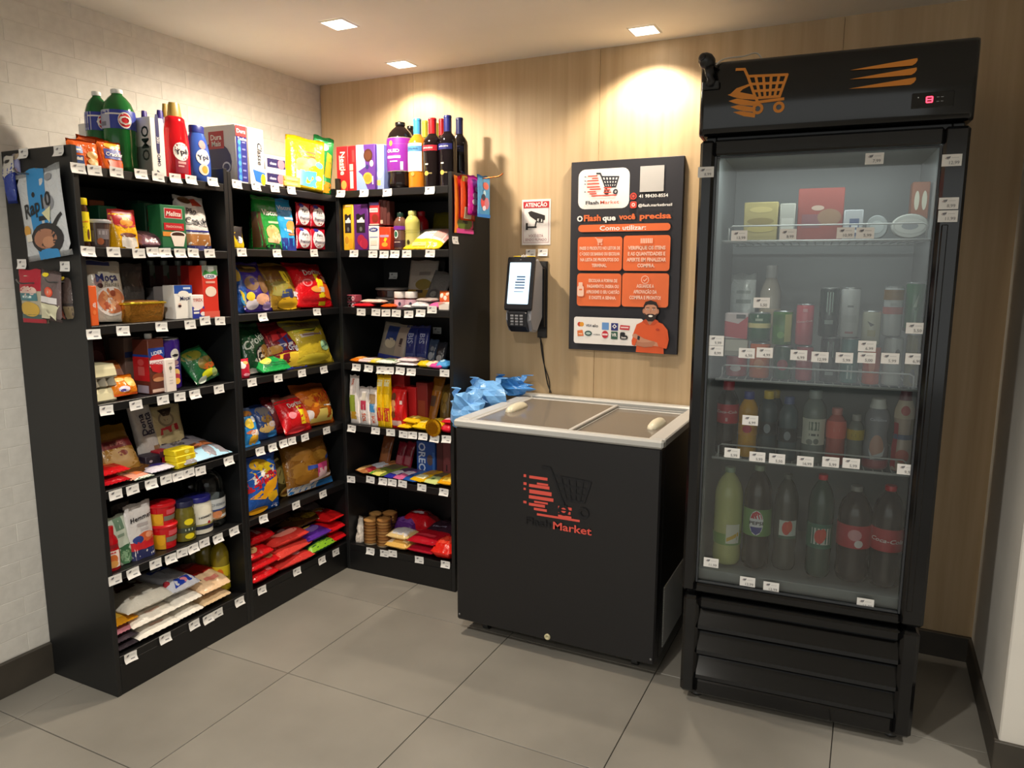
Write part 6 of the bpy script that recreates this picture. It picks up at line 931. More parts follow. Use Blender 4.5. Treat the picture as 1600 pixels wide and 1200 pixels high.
I('A',-1.2325,0.014,0.177,'pouch','rice_bag','rice','middle white bag of the middle rice stack',0.1299,0.25,0.05,'ece6da',[],lean=90)
I('A',-1.2297,0.024,0.225,'pouch','rice_bag','rice','white and blue sugar bag on top of the middle stack',0.1323,0.25,0.066,'dfe0ea',[('p', ((-34, 4), (40, 8), (44, 20), (-20, 18)), '1f3fb0'), ('e', 6, 12, 10, 5, 'e890a0'), ('r', -30, 60, 30, 72, '2a4fb8'), ('r', -40, 84, 30, 94, 'b0202c'), ('e', -40, 20, 7, 6, 'b83a44'), ('r', -18.0, 63.6, 14.0, 68.4, 'f2efe8')],lean=90)
I('A',-1.1074,0.004,0.137,'pouch','rice_bag','rice','plain tan rice bag under the red printed one',0.1382,0.24,0.05,'d8bc94',[],lean=90)
I('A',-1.1041,0.008,0.185,'pouch','rice_bag','rice','red and cream rice bag, top of the right stack',0.1409,0.24,0.07,'ecc8a0',[('r', -50, 36, 50, 64, 'cc2a20'), ('r', -50, 64, 50, 96, '8a2f34'), ('r', -30, 70, 30, 90, 'b86a68'), ('r', -20.400000000000002, 14.1, 24.400000000000002, 21.9, 'd88070')],lean=82)
I('A',-1.013,0.06,0.137,'soda','oil_bottle','bottle','yellow cooking oil bottle with yellow label at the divider end',0.0699,0.2231,0.06,'8a7a1c',[('band', 8, 52, 'd8c01e'), ('e', -14, 40, 14, 9, 'e0701c'), ('t', 'COC', 10, 32, 9, '2c3418', 0, 1, 0, 40), ('band', 52, 53, 'f0e040')],cap='3a3a20')
I('A',-1.0247,0.12,0.137,'soda','oil_bottle','bottle','cooking oil bottle in shade left of the front one',0.084,0.2293,0.06,'6a601a',[('band', 8, 52, '8a8020')],cap='3a3a20')  # yellows of the rear oil bottles are dulled to paint the shade
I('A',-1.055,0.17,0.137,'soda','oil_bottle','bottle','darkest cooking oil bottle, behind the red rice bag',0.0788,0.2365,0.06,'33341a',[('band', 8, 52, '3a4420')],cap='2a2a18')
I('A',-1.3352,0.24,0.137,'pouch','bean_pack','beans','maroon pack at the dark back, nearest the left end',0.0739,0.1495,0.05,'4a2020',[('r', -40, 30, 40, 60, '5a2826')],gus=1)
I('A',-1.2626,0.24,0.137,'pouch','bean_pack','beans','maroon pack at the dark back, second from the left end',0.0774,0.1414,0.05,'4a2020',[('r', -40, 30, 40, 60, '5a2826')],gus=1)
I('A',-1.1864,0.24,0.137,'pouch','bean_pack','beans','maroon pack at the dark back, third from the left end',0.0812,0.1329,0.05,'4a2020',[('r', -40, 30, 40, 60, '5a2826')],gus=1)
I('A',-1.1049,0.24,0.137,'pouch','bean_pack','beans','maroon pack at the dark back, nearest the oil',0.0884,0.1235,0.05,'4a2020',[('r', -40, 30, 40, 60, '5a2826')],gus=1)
I('A',-1.023,0.2,0.137,'pouch','sauce_pouch','sauce','dark green pouch with red tomato behind the rice bags',0.0761,0.0647,0.05,'3a4a24',[('e', -10, 60, 16, 12, 'a8301c')],gus=1,lean=10)
I('B',-0.8564,0.0,0.13,'pouch','cookie_pack','cookies','lowest red cookie pack at the left end of the bottom shelf',0.1511,0.14,0.055,'d0161e',[('e', -20, 70, 18, 14, 'a87a50'), ('r', 10, 10, 30, 30, 'e07a78')],lean=90,yaw=0)
I('B',-0.8479,0.006,0.182,'pouch','cookie_pack','cookies','second red cookie pack up, with a brown cookie end',0.1682,0.14,0.05,'cc141c',[('e', 20, 30, 20, 20, 'a8784c'), ('r', -30, 20, -5, 60, 'e06060')],lean=90,yaw=0)
I('B',-0.8632,0.01,0.23,'pouch','cookie_pack','cookies','third red cookie pack up, showing a chip cookie',0.1375,0.13,0.05,'d2161e',[('e', -24, 34, 24, 22, 'dcb078'), ('e', -30, 40, 4, 4, '3a2014'), ('e', -16, 28, 4, 4, '3a2014'), ('e', -22, 46, 4, 3, '3a2014'), ('r', 6, 40, 20, 70, 'e8b8b4')],lean=90,yaw=0)
I('B',-0.8271,0.04,0.28,'pouch','cookie_pack','cookies','topmost red cookie pack at the left end',0.1498,0.12,0.05,'c8141c',[('r', -10, 20, 10, 70, 'e8a0a0'), ('e', -26, 60, 18, 20, '7a4a34')],lean=90,yaw=0)
I('B',-0.683,0.0,0.13,'pouch','cookie_pack','cookies','lower salmon red cookie pack in the middle',0.2416,0.14,0.05,'d03a34',[('e', -8, 50, 30, 20, 'e87a6a'), ('e', 14, 30, 10, 10, 'f0c8d0')],lean=90,yaw=-6)
I('B',-0.6647,0.01,0.18,'pouch','cookie_pack','cookies','middle salmon red cookie pack with pink badge',0.2509,0.13,0.05,'d8443a',[('e', -8, 50, 34, 20, 'f08a78'), ('e', 16, 40, 9, 10, 'f4d0d8')],lean=90,yaw=4)
I('B',-0.6797,0.02,0.23,'pouch','cookie_pack','cookies','upper salmon red cookie pack',0.2237,0.13,0.05,'d43c34',[('e', 0, 40, 34, 20, 'f09080'), ('e', 4, 60, 10, 10, 'f0c8d0')],lean=90,yaw=-4)
I('B',-0.4995,0.09,0.24,'pouch','cookie_pack','cookies','brown chocolate snack pack lying behind the salmon packs',0.2129,0.14,0.05,'5a3a1c',[('e', 0, 40, 40, 30, '8a6420'), ('e', 20, 24, 24, 14, 'e8c040'), ('r', -10, 60, 20, 74, '2a1c1c')],lean=90,yaw=0)
I('B',-0.4987,0.0,0.13,'pouch','cookie_pack','cookies','dark green snack pack right of the salmon packs',0.1778,0.13,0.06,'1c4a30',[('r', -50, 0, 50, 20, '8ac02a'), ('r', 0, 30, 40, 60, '2a6a40')],lean=90,yaw=0)
I('B',-0.5004,0.015,0.19,'pouch','cookie_pack','cookies','purple topped snack pack above the dark green one',0.1678,0.12,0.05,'5a2c9c',[('e', -6, 44, 30, 20, '8a6ac0'), ('e', -10, 80, 30, 16, 'e8c050')],lean=90,yaw=0)
I('B',-0.3764,0.01,0.13,'pouch','cookie_pack','cookies','lowest red pack of the stack of three near the corner',0.1167,0.15,0.055,'d4141c',[('r', -30, 30, 30, 60, 'b81018')],lean=90,yaw=0)
I('B',-0.3772,0.014,0.184,'pouch','cookie_pack','cookies','middle red pack of the stack of three near the corner',0.1184,0.15,0.05,'d8161e',[('r', -30, 30, 30, 60, 'c01219')],lean=90,yaw=0)
I('B',-0.3723,0.02,0.234,'pouch','cookie_pack','cookies','top red pack of the stack of three near the corner',0.1085,0.17,0.05,'de1c1e',[('p', ((-50, 40), (40, 60), (30, 96), (-50, 90)), 'f0e0d0'), ('p', ((-44, 46), (30, 64), (24, 88), (-44, 84)), 'f09a18')],lean=90,yaw=0)
I('B',-0.3755,0.16,0.25,'pouch','cookie_pack','cookies','grey brown biscuit pack lying deep behind the red stack',0.1151,0.15,0.06,'6a5a58',[('e', 0, 50, 36, 26, '7c6a66'), ('r', -20, 20, 30, 40, '54423e')],lean=90,yaw=0)
I('B',-0.602,0.16,0.26,'pouch','cookie_pack','cookies','dark brown snack pack in shade at the back left',0.1829,0.13,0.07,'3a2820',[('e', 0, 50, 30, 24, '4c362a')],lean=90,yaw=0)
I('S',0.2206,-0.03,1.4618,'pouch','tortilla_bag','tortilla','large blue and white tortilla bag with a skillet picture hung on the end panel',0.2218,0.2731,0.02,'c8ccd0',[('p', ((-22, 0), (24, 0), (16, 100), (-24, 100)), '2f8ac8'), ('t', 'Rap10', -4, 60, 15, '1c1e22', 12, 1, 0.2, 84), ('e', -10, 72, 4, 3, '1c1e22'), ('e', 22, 60, 12, 9, '8a8c92'), ('r', -4, 42, 22, 47, '1a2430'), ('e', 6, 22, 36, 17, '26262a'), ('e', 2, 22, 26, 11, 'a8745a'), ('e', 8, 18, 14, 6, 'c08a6a'), ('p', ((20, 34), (44, 48), (46, 45), (26, 30)), '26262a'), ('e', -38, 34, 10, 6, 'd8a040'), ('r', -42, 22, -28, 30, 'e8e0d0'), ('e', 26, 88, 8, 4, '8a8c92'), ('p', ((6, 50), (26, 56), (20, 38)), 'd8d4a8')],roll=-6,zb=1)
I('S',0.1038,-0.02,1.2558,'pouch','cheese_pack','cheese','red and yellow grated cheese pack hung on the end panel',0.1338,0.1721,0.03,'b8b09a',[('r', -50, 60, 50, 100, 'b01830'), ('e', -4, 60, 34, 9, 'e0c0b4'), ('r', -50, 42, 30, 56, '4a7f88'), ('r', -27.200000000000003, 46.9, 11.200000000000003, 51.1, 'd8e8e8'), ('e', -6, 26, 38, 14, 'd8b048'), ('r', -50, 8, 44, 16, '4a6a68'), ('r', -50, 0, 44, 8, 'b01830')])
I('S',0.2264,-0.035,1.2612,'pouch','cheese_pack','cheese','brown and white cheese sachet with round red seal hung on the end panel',0.1022,0.1594,0.025,'6a5a5a',[('e', 2, 58, 22, 10, 'e04a2c'), ('e', 2, 58, 16, 7, 'f07a5a'), ('r', -1.2000000000000002, 55.6, 5.2, 60.4, 'e8d0c8'), ('r', -40, 36, 40, 48, 'e6e2e2'), ('p', ((-50, 2), (-10, 4), (0, 12), (20, 2), (46, 34), (-40, 34)), 'd8d4b4'), ('e', -20, 90, 16, 4, 'e8d020')],roll=6)
I('S',0.2616,-0.012,1.259,'pouch','sausage_pack','sausage','dark brown clear sausage pack hung beside the red seal sachet',0.0789,0.1598,0.03,'4a3c38',[('p', ((-40, 0), (-10, 4), (-10, 34), (-36, 30)), 'a83a18'), ('r', 0, 4, 46, 34, '7a6a50'), ('e', -14, 88, 24, 4, 'e8c828'), ('r', -46, 36, 46, 40, '2c2422')])
I('S',0.0597,-0.03,1.6344,'pouch','glove_pack','gloves','blue and white pack hung at the wall edge of the end panel',0.0503,0.1462,0.03,'2a3f98',[('r', -50, 66, 50, 100, 'c8c4bc'), ('e', 0, 88, 26, 5, '2c2c2c'), ('p', ((-50, 66), (50, 66), (-10, 52)), 'c8c4bc')])
I('S',0.0801,-0.012,1.7236,'pouch','sponge_pack','sponge','small lilac pack hung beside the blue and white pack',0.0366,0.0641,0.02,'8a8cb8',[('r', -50, 70, 50, 100, 'a89884'), ('r', -30, 10, 30, 30, 'b89aa8')])
I('R',-0.2546,-0.015,1.583,'pouch','candy_bag','candy','orange edged pink candy bag hung on the hook, nearest the panel',0.1642,0.2346,0.014,'d83a78',[('r', -50, 0, -34, 100, 'e88a28'), ('r', -20, 60, 20, 90, '8a7a28'), ('r', -20, 40, 10, 62, 'e8622a'), ('e', 0, 18, 40, 12, '6a7a2c'), ('r', -12.8, 17.3, 12.8, 22.7, '2c3010'), ('r', -40, 0, 50, 8, 'e04a98')])
I('R',-0.2549,-0.035,1.6358,'pouch','candy_bag','candy','orange and red candy bag second on the hook',0.1266,0.1835,0.014,'e04a1a',[('r', -40, 86, 40, 98, 'a8a028'), ('r', -30, 4, 20, 30, 'e8d8b0')])
I('R',-0.2322,-0.05,1.658,'pouch','candy_bag','candy','magenta candy bag with white swirls third on the hook',0.1065,0.1631,0.014,'d0249a',[('e', 0, 50, 20, 8, 'f0b0d8'), ('e', 0, 34, 24, 8, 'f0d8e8'), ('e', 0, 18, 24, 9, 'e84aa8'), ('e', 10, 66, 14, 6, 'f0c0e0')])
I('R',-0.1899,-0.075,1.652,'pouch','candy_bag','candy','light blue candy bag outermost on the hook',0.116,0.1725,0.014,'4a9ad0',[('e', 8, 76, 24, 9, 'd86a60'), ('e', -6, 58, 10, 7, 'b8dcf0'), ('e', -10, 36, 24, 14, 'd84a50'), ('e', 14, 34, 20, 14, 'c87a8a'), ('e', -14, 48, 14, 8, '23304a'), ('r', -50, 0, 50, 8, '2f7fd0'), ('e', -6, 22, 14, 6, 'e8e0f0')])
I('F',0.1669,0.16,1.528,'carton','sandwich_box','sandwich','dim yellow lined food tray on the top fridge shelf, at its left',0.1022,0.1191,0.12,'a89a60',[('e', 0, 80, 34, 8, 'c0b070'), ('e', 0, 50, 40, 9, '8a7a40'), ('e', 0, 30, 40, 9, 'b8a860')])
I('F',0.2464,0.16,1.528,'carton','yogurt_box','yogurt','small pale grey carton beside the yellow lined tray',0.0451,0.1129,0.08,'a8a8a0',[('r', -40, 30, 40, 60, 'c0c0b8')])
I('F',0.3407,0.18,1.528,'carton','meal_box','ready meal','dull red meal box standing in the middle of the top fridge shelf',0.1321,0.158,0.05,'8a3c34',[('r', -40, 24, 0, 50, '7a4a50'), ('e', 20, 44, 26, 16, '8a6a50'), ('e', -6, 62, 14, 5, 'b8a090')])
I('F',0.4342,0.14,1.528,'carton','butter_box','butter','white and blue carton right of the dull red meal box',0.0526,0.0872,0.06,'b0b4b8',[('r', -20, 10, 30, 70, '4a5a80'), ('r', -10, 40, 24, 50, 'd0d4d8'), ('r', -10, 22, 24, 32, 'd0d4d8')])
I('F',0.5856,0.13,1.528,'can','butter_tub','butter','pale round tub standing on edge with an oval lid at the top shelf right end',0.0996,0.0717,0.03,'b8bab4',[('e', 0, 50, 40, 30, 'c8cac4'), ('e', 0, 50, 22, 14, '8f9498')],flat=1)
I('F',0.4997,0.15,1.528,'can','butter_tub','butter','small pale tub with grey lid between the carton and the oval tub',0.0621,0.0714,0.03,'9aa0a0',[('e', 0, 50, 30, 26, 'b0b8b8')],flat=1)
I('F',0.6189,0.24,1.59,'carton','egg_box','eggs','orange box with white shapes standing at the back right of the top shelf',0.0483,0.1104,0.06,'8a5030',[('e', -20, 50, 14, 26, 'c8c4b0'), ('e', 22, 50, 14, 26, 'c8c4b0')])
I('F',0.1163,0.24,1.092,'pouch','yogurt_pouch','yogurt','white lettered pouch in the left of the fridge behind the red pack',0.0806,0.3306,0.06,'ccd4d4',[('r', -26, 70, 34, 74, '8a9490'), ('e', 0, 40, 26, 14, 'b8c0c0'), ('r', -26, 80, 30, 83, '9aa4a0')],gus=1)
I('F',0.1147,0.13,1.1599,'carton','butter_box','butter','flat cream box under the red and white pack in the fridge',0.0719,0.0521,0.06,'b8b4a8',[('r', -50, 0, 50, 30, '8f8a80')])
I('F',0.1113,0.13,1.214,'carton','butter_box','butter','red and white pack on the flat cream box in the fridge',0.0716,0.0826,0.06,'c8b8b8',[('p', ((-50, 10), (50, 0), (50, 90), (10, 60), (-50, 70)), 'b01c2c'), ('r', 0, 80, 40, 96, '444444')])
I('F',0.1166,0.12,1.092,'can','drink_can','drink can','red drink can low at the left of the fridge',0.0679,0.0691,0.06,'a8202c',[('e', 0, 40, 20, 14, 'd0c8c8')],cap='a8acae')
I('F',0.1891,0.11,1.092,'can','drink_can','drink can','orange drink can under the dark green one',0.0621,0.1145,0.06,'d8641c',[('e', 0, 40, 20, 14, 'e89050')],cap='a8acae')
I('F',0.1825,0.11,1.2084,'can','drink_can','drink can','dark green beer can with cream band on the orange can',0.0676,0.0932,0.06,'12522c',[('band', 48, 64, 'd8cc8a'), ('r', -12.8, 71.8, 12.8, 80.2, 'a8b8a0'), ('band', 2, 8, '0e4426')],cap='a8acae')
I('F',0.2032,0.26,1.092,'pet','beer_bottle','bottle','pale tall bottle behind the green beer can in the fridge',0.0689,0.3582,0.06,'b8b0a4',[('band', 20, 60, 'c8b8a0')],cap='c8c8c8')
I('F',0.2594,0.11,1.092,'can','drink_can','drink can','lower dark green can with red mark in the fridge',0.0589,0.1074,0.06,'14502f',[('e', 0, 44, 22, 16, 'a8182c')],cap='a8acae')
I('F',0.2521,0.11,1.2012,'can','drink_can','drink can','upper lime green can with cream side in the fridge',0.0604,0.1082,0.06,'3f7a24',[('b', 10, 10, 40, 90, 'b8b870'), ('e', -4, 30, 14, 10, '6aa040')],cap='a8acae')
I('F',0.3167,0.11,1.204,'can','drink_can','drink can','upper pink cola can in the fridge',0.0517,0.1287,0.06,'d0606c',[('t', 'Coca-Cola', 0, 58, 20, 'f0c8cc', 8, 1, 0.25, 70), ('r', -10, 80, 10, 88, 'e0a0a8')],cap='a8acae')
I('F',0.3232,0.11,1.092,'can','drink_can','drink can','lower pink cola can in the fridge',0.0502,0.1101,0.06,'c45a66',[('t', 'Coca-Cola', 0, 58, 20, 'e8b0b8', 8, 1, 0.25, 70)],cap='a8acae')
I('F',0.3852,0.11,1.2326,'can','drink_can','drink can','upper dark energy can with pale claw stripes in the fridge',0.0576,0.1519,0.06,'2a3a38',[('r', -12, 50, -8, 90, 'a8c0b8'), ('r', -2, 44, 2, 90, 'a8c0b8'), ('r', 8, 50, 12, 90, 'a8c0b8'), ('r', -16, 26, 16, 34, '8a9a94')],cap='a8acae')
I('F',0.3957,0.11,1.092,'can','drink_can','drink can','lower dark energy can with pale claw stripes in the fridge',0.0562,0.1409,0.06,'26302e',[('r', -12, 56, -8, 90, 'a0b8b0'), ('r', 8, 56, 12, 90, 'a0b8b0'), ('r', -16, 16, 16, 24, '7a8a84')],cap='a8acae')
I('F',0.4431,0.11,1.2329,'can','drink_can','drink can','upper white energy can in the fridge',0.0547,0.1524,0.06,'c8cccc',[('r', -12, 60, 12, 64, '8a9090'), ('r', -16, 8, 16, 12, 'a86a6a'), ('b', -30, 30, 30, 44, 'b8bcbc')],cap='a8acae')
I('F',0.4523,0.11,1.092,'can','drink_can','drink can','lower teal energy can in the fridge',0.0534,0.1411,0.06,'5a8a88',[('r', -10, 10, -4, 40, 'b8d0cc'), ('r', 6, 10, 12, 40, 'b8d0cc')],cap='a8acae')
I('F',0.5049,0.11,1.2121,'can','drink_can','drink can','upper short cream can in the fridge',0.0521,0.1037,0.06,'c8c8b4',[('p', ((-20, 70), (10, 60), (-4, 54)), '5a5a58'), ('r', -16, 26, 16, 44, 'b0a878')],cap='a8acae')
I('F',0.5131,0.11,1.092,'can','drink_can','drink can','lower orange red can in the fridge',0.0489,0.1183,0.06,'d85a34',[('e', 0, 50, 14, 20, 'e88a64')],cap='a8acae')
I('F',0.5603,0.11,1.2413,'can','drink_can','drink can','upper gold and white can in the fridge',0.0526,0.1492,0.06,'c4c8c8',[('band', 72, 92, '8a6418'), ('band', 44, 58, 'c07068'), ('r', -14, 60, 14, 66, 'a8acac')],cap='a8acae')
I('F',0.5699,0.11,1.092,'can','drink_can','drink can','lower white can with smoke grey patch in the fridge',0.0531,0.1476,0.06,'b8bcb8',[('e', 16, 60, 12, 16, '5a5c58')],cap='a8acae')
I('F',0.6168,0.11,1.2549,'can','drink_can','drink can','upper bright green beer can at the right of the fridge',0.0524,0.1475,0.06,'1a6a38',[('p', ((-10, 50), (8, 76), (4, 50)), 'b8d0b8'), ('r', -4, 20, 6, 44, '8ab89a'), ('band', 2, 8, '0f4a28')],cap='a8acae')
I('F',0.6228,0.11,1.092,'can','drink_can','drink can','lower olive gold can at the right of the fridge',0.0403,0.1612,0.06,'6a6420',[('b', -10, 40, 16, 90, '8a8030'), ('e', 0, 20, 14, 14, '3a3818')],cap='a8acae')
I('F',0.0989,0.1,0.832,'pet','drink_bottle','bottle','cola bottle with red label at the left of the middle fridge shelf',0.0686,0.2428,0.06,'1c1412',[('band', 44, 70, 'c0182a'), ('t', 'Coca-Cola', 0, 60, 11, 'f0d8d8', 0, 1, 0.25, 80), ('r', -4, 47, 4, 52, 'e0b0b0')],cap='b01c30')
I('F',0.1646,0.1,0.832,'pet','drink_bottle','bottle','orange soda bottle with blue cap in the fridge',0.0614,0.2136,0.06,'d8a018',[('band', 34, 52, 'd89a28'), ('e', 0, 44, 20, 6, 'c83040'), ('r', -12.8, 38.2, 12.8, 41.8, '3a4a8a')],cap='2a3f9a')
I('F',0.2252,0.1,0.832,'pet','drink_bottle','bottle','dark water bottle with yellow cap in the fridge',0.0602,0.2198,0.06,'3a4a50',[('band', 36, 56, '1a2228'), ('e', 0, 46, 14, 7, '8a949a')],cap='d8b818')
I('F',0.2424,0.17,0.832,'pet','drink_bottle','bottle','second dark bottle with yellow cap, just behind the first',0.0516,0.2122,0.06,'34444a',[('band', 36, 56, '1a2228')],cap='c8a818')
I('F',0.2872,0.1,0.832,'pet','drink_bottle','bottle','bluish water bottle with pale blue cap in the fridge',0.0591,0.2056,0.06,'54646a',[('band', 30, 52, '202a30'), ('e', 0, 40, 14, 7, '8a949a')],cap='5a6a9a')
I('F',0.3634,0.1,0.832,'pet','drink_bottle','bottle','clear kombucha bottle with white card label in the fridge',0.0724,0.2311,0.06,'7a8480',[('b', -46, 26, 46, 62, 'd0d2c4'), ('r', -16, 46, 18, 58, '6a7a6c'), ('r', -13, 48, 15, 56, 'd0d2c4'), ('r', -14.0, 38.5, 18.0, 41.5, '4a504a'), ('e', 10, 31, 9, 4, '7a8078'), ('e', -12, 30, 11, 4, '8a9088')],cap='9aa4a0')
I('F',0.4286,0.1,0.832,'pet','drink_bottle','bottle','pink drink bottle with coral label in the fridge',0.0583,0.1794,0.06,'b8645c',[('band', 48, 78, 'e06a5c'), ('r', -10, 60, 12, 66, 'f0a898')],cap='c8807a')
I('F',0.4848,0.11,0.832,'pet','drink_bottle','bottle','clear bottle with a mustard label in the fridge',0.0485,0.162,0.06,'6f756f',[('band', 52, 72, 'b8a02c'), ('r', -20, 58, 20, 64, '8a7820')],cap='9a9a94')
I('F',0.5434,0.1,0.832,'yog','drink_bottle','bottle','white topped yogurt bottle with peach picture in the fridge',0.0736,0.2158,0.06,'8a8c92',[('band', 0, 14, 'a05a60'), ('t', 'Carolina', 0, 72, 7, 'c8ccd8', 0, 1, 0.1, 50), ('e', 0, 34, 22, 16, 'b89080'), ('p', ((-24, 30), (-16, 14), (20, 20), (26, 34), (18, 26), (-12, 20)), 'c8ccd0')],cap='cfd2ce')
I('F',0.6144,0.1,0.832,'yog','drink_bottle','bottle','red and cream drinking yogurt bottle at the right of the fridge',0.0571,0.2483,0.06,'b8a494',[('b', -50, 66, 50, 88, 'c8b8a0'), ('e', 0, 76, 18, 6, 'b03a34'), ('b', -50, 0, -24, 60, 'a8202c'), ('band', 40, 46, '4a5a7a'), ('e', 0, 20, 26, 8, 'b8584c'), ('b', 24, 46, 50, 66, '8a7440')],cap='6a2030')
I('F',0.1167,0.09,0.455,'soda','soda_bottle','bottle','pale lime citrus soda bottle at the left of the fridge floor',0.0922,0.3316,0.06,'b8bc7a',[('band', 22, 34, '7aa050'), ('b', 0, 24, 40, 44, 'dcdccc'), ('p', ((2, 26), (36, 32), (36, 36), (2, 30)), 'd8b020')],cap='8aa084')
I('F',0.2101,0.09,0.455,'soda','soda_bottle','bottle','dark soda bottle with round red, white and blue emblem',0.0875,0.3482,0.06,'2a2624',[('band', 34, 60, '6a9454'), ('e', 0, 47, 20, 12, 'e8e8ec'), ('p', [(-17, 51), (-12, 56), (0, 58.6), (12, 56), (17, 51)], 'c82838'), ('p', [(-17, 43), (-12, 38), (0, 35.5), (12, 38), (17, 43)], '2a2f8c'), ('t', 'PEPSI', 0, 47, 5.5, '1c1c22', 0, 1, 0, 38)],cap='8a9a80')
I('F',0.2982,0.12,0.455,'soda','soda_bottle','bottle','slim clear soda bottle with red heart fruit label',0.0744,0.3224,0.06,'4a4c48',[('b', -20, 38, 40, 54, 'c8d0c8'), ('e', 4, 46, 14, 7, 'd04030'), ('e', 14, 48, 10, 6, 'd85a3c'), ('b', -20, 35, 40, 38, '2f5a44')],cap='55584f')
I('F',0.4026,0.1,0.455,'soda','soda_bottle','bottle','green tinted soda bottle with red cap and heart fruit label',0.0771,0.3374,0.06,'3a5048',[('band', 30, 54, '2c6a58'), ('b', -26, 34, 34, 50, 'c8ccc4'), ('e', 0, 42, 16, 7, 'd03a2c'), ('e', 10, 44, 10, 6, 'd8503a')],cap='d8202c')
I('F',0.5034,0.1,0.455,'soda','soda_bottle','bottle','cola bottle with plain red label, second from the right',0.1002,0.3079,0.06,'30292a',[('band', 38, 62, 'b82a38'), ('e', 0, 52, 16, 6, 'd89aa0'), ('e', 10, 43, 10, 4, 'e0d8d8')],cap='8a8a86')
I('F',0.5967,0.09,0.455,'soda','soda_bottle','bottle','cola bottle with red cap at the right of the fridge floor',0.0925,0.3241,0.06,'2c2526',[('band', 38, 60, 'b82432'), ('t', 'Coca-Cola', -2, 49, 10, 'ecd8d8', -4, 1, 0.25, 84)],cap='d0202c')
TAGS=[('A', 1, [(-1.539, 1.732), (-1.485, 1.732), (-1.412, 1.735), (-1.323, 1.739), (-1.258, 1.738), (-1.19, 1.74), (-1.125, 1.742), (-1.029, 1.745)]), ('A', 2, [(-1.531, 1.484), (-1.443, 1.484), (-1.352, 1.482), (-1.3, 1.487), (-1.251, 1.486), (-1.191, 1.486), (-1.135, 1.488), (-1.06, 1.488)]), ('A', 3, [(-1.535, 1.228), (-1.433, 1.231), (-1.287, 1.234), (-1.166, 1.234), (-1.099, 1.244), (-1.031, 1.239)]), ('A', 4, [(-1.513, 0.981), (-1.405, 0.98), (-1.3, 0.981), (-1.231, 0.981), (-1.166, 0.981), (-1.054, 0.983)]), ('A', 5, [(-1.504, 0.697), (-1.441, 0.697), (-1.372, 0.698), (-1.31, 0.698), (-1.261, 0.697), (-1.212, 0.697), (-1.162, 0.692), (-1.029, 0.699)]), ('A', 6, [(-1.531, 0.412), (-1.465, 0.411), (-1.377, 0.41), (-1.316, 0.407), (-1.266, 0.411), (-1.217, 0.411), (-1.165, 0.414), (-1.102, 0.41), (-1.021, 0.413)]), ('A', 7, [(-1.5, 0.121), (-1.362, 0.124), (-1.234, 0.118), (-1.171, 0.113), (-1.123, 0.114), (-1.015, 0.116)]), ('B', 1, [(-0.914, 1.748), (-0.817, 1.75), (-0.713, 1.753), (-0.62, 1.753)]), ('B', 2, [(-0.906, 1.495), (-0.719, 1.495), (-0.495, 1.501)]), ('B', 3, [(-0.815, 1.241), (-0.493, 1.246)]), ('B', 4, [(-0.888, 0.986), (-0.744, 0.984), (-0.601, 0.987), (-0.46, 0.985)]), ('B', 5, [(-0.866, 0.7), (-0.796, 0.701), (-0.733, 0.704), (-0.681, 0.704), (-0.598, 0.703), (-0.455, 0.705)]), ('B', 6, [(-0.867, 0.415), (-0.671, 0.415), (-0.495, 0.416)]), ('B', 7, [(-0.894, 0.115), (-0.685, 0.116), (-0.52, 0.107), (-0.421, 0.11)]), ('C', 1, [(0.386, 1.763), (0.514, 1.76), (0.637, 1.758), (0.852, 1.758)]), ('C', 2, [(0.449, 1.501), (0.552, 1.498), (0.612, 1.496), (0.669, 1.497), (0.73, 1.498), (0.848, 1.499)]), ('C', 3, [(0.479, 1.241), (0.56, 1.242), (0.615, 1.241), (0.669, 1.241), (0.736, 1.239), (0.797, 1.246), (0.854, 1.262)]), ('C', 4, [(0.445, 0.988), (0.513, 0.987), (0.582, 0.984), (0.629, 0.985), (0.685, 0.987), (0.744, 0.986), (0.913, 0.992)]), ('C', 5, [(0.407, 0.698), (0.543, 0.701), (0.626, 0.701), (0.694, 0.699), (0.745, 0.701), (0.799, 0.701), (0.859, 0.698), (0.921, 0.702)]), ('C', 6, [(0.394, 0.451), (0.505, 0.464), (0.578, 0.466), (0.629, 0.467), (0.684, 0.468), (0.788, 0.465), (0.904, 0.46)]), ('C', 7, [(0.496, 0.114), (0.575, 0.116), (0.623, 0.124), (0.769, 0.12), (0.908, 0.124)])]
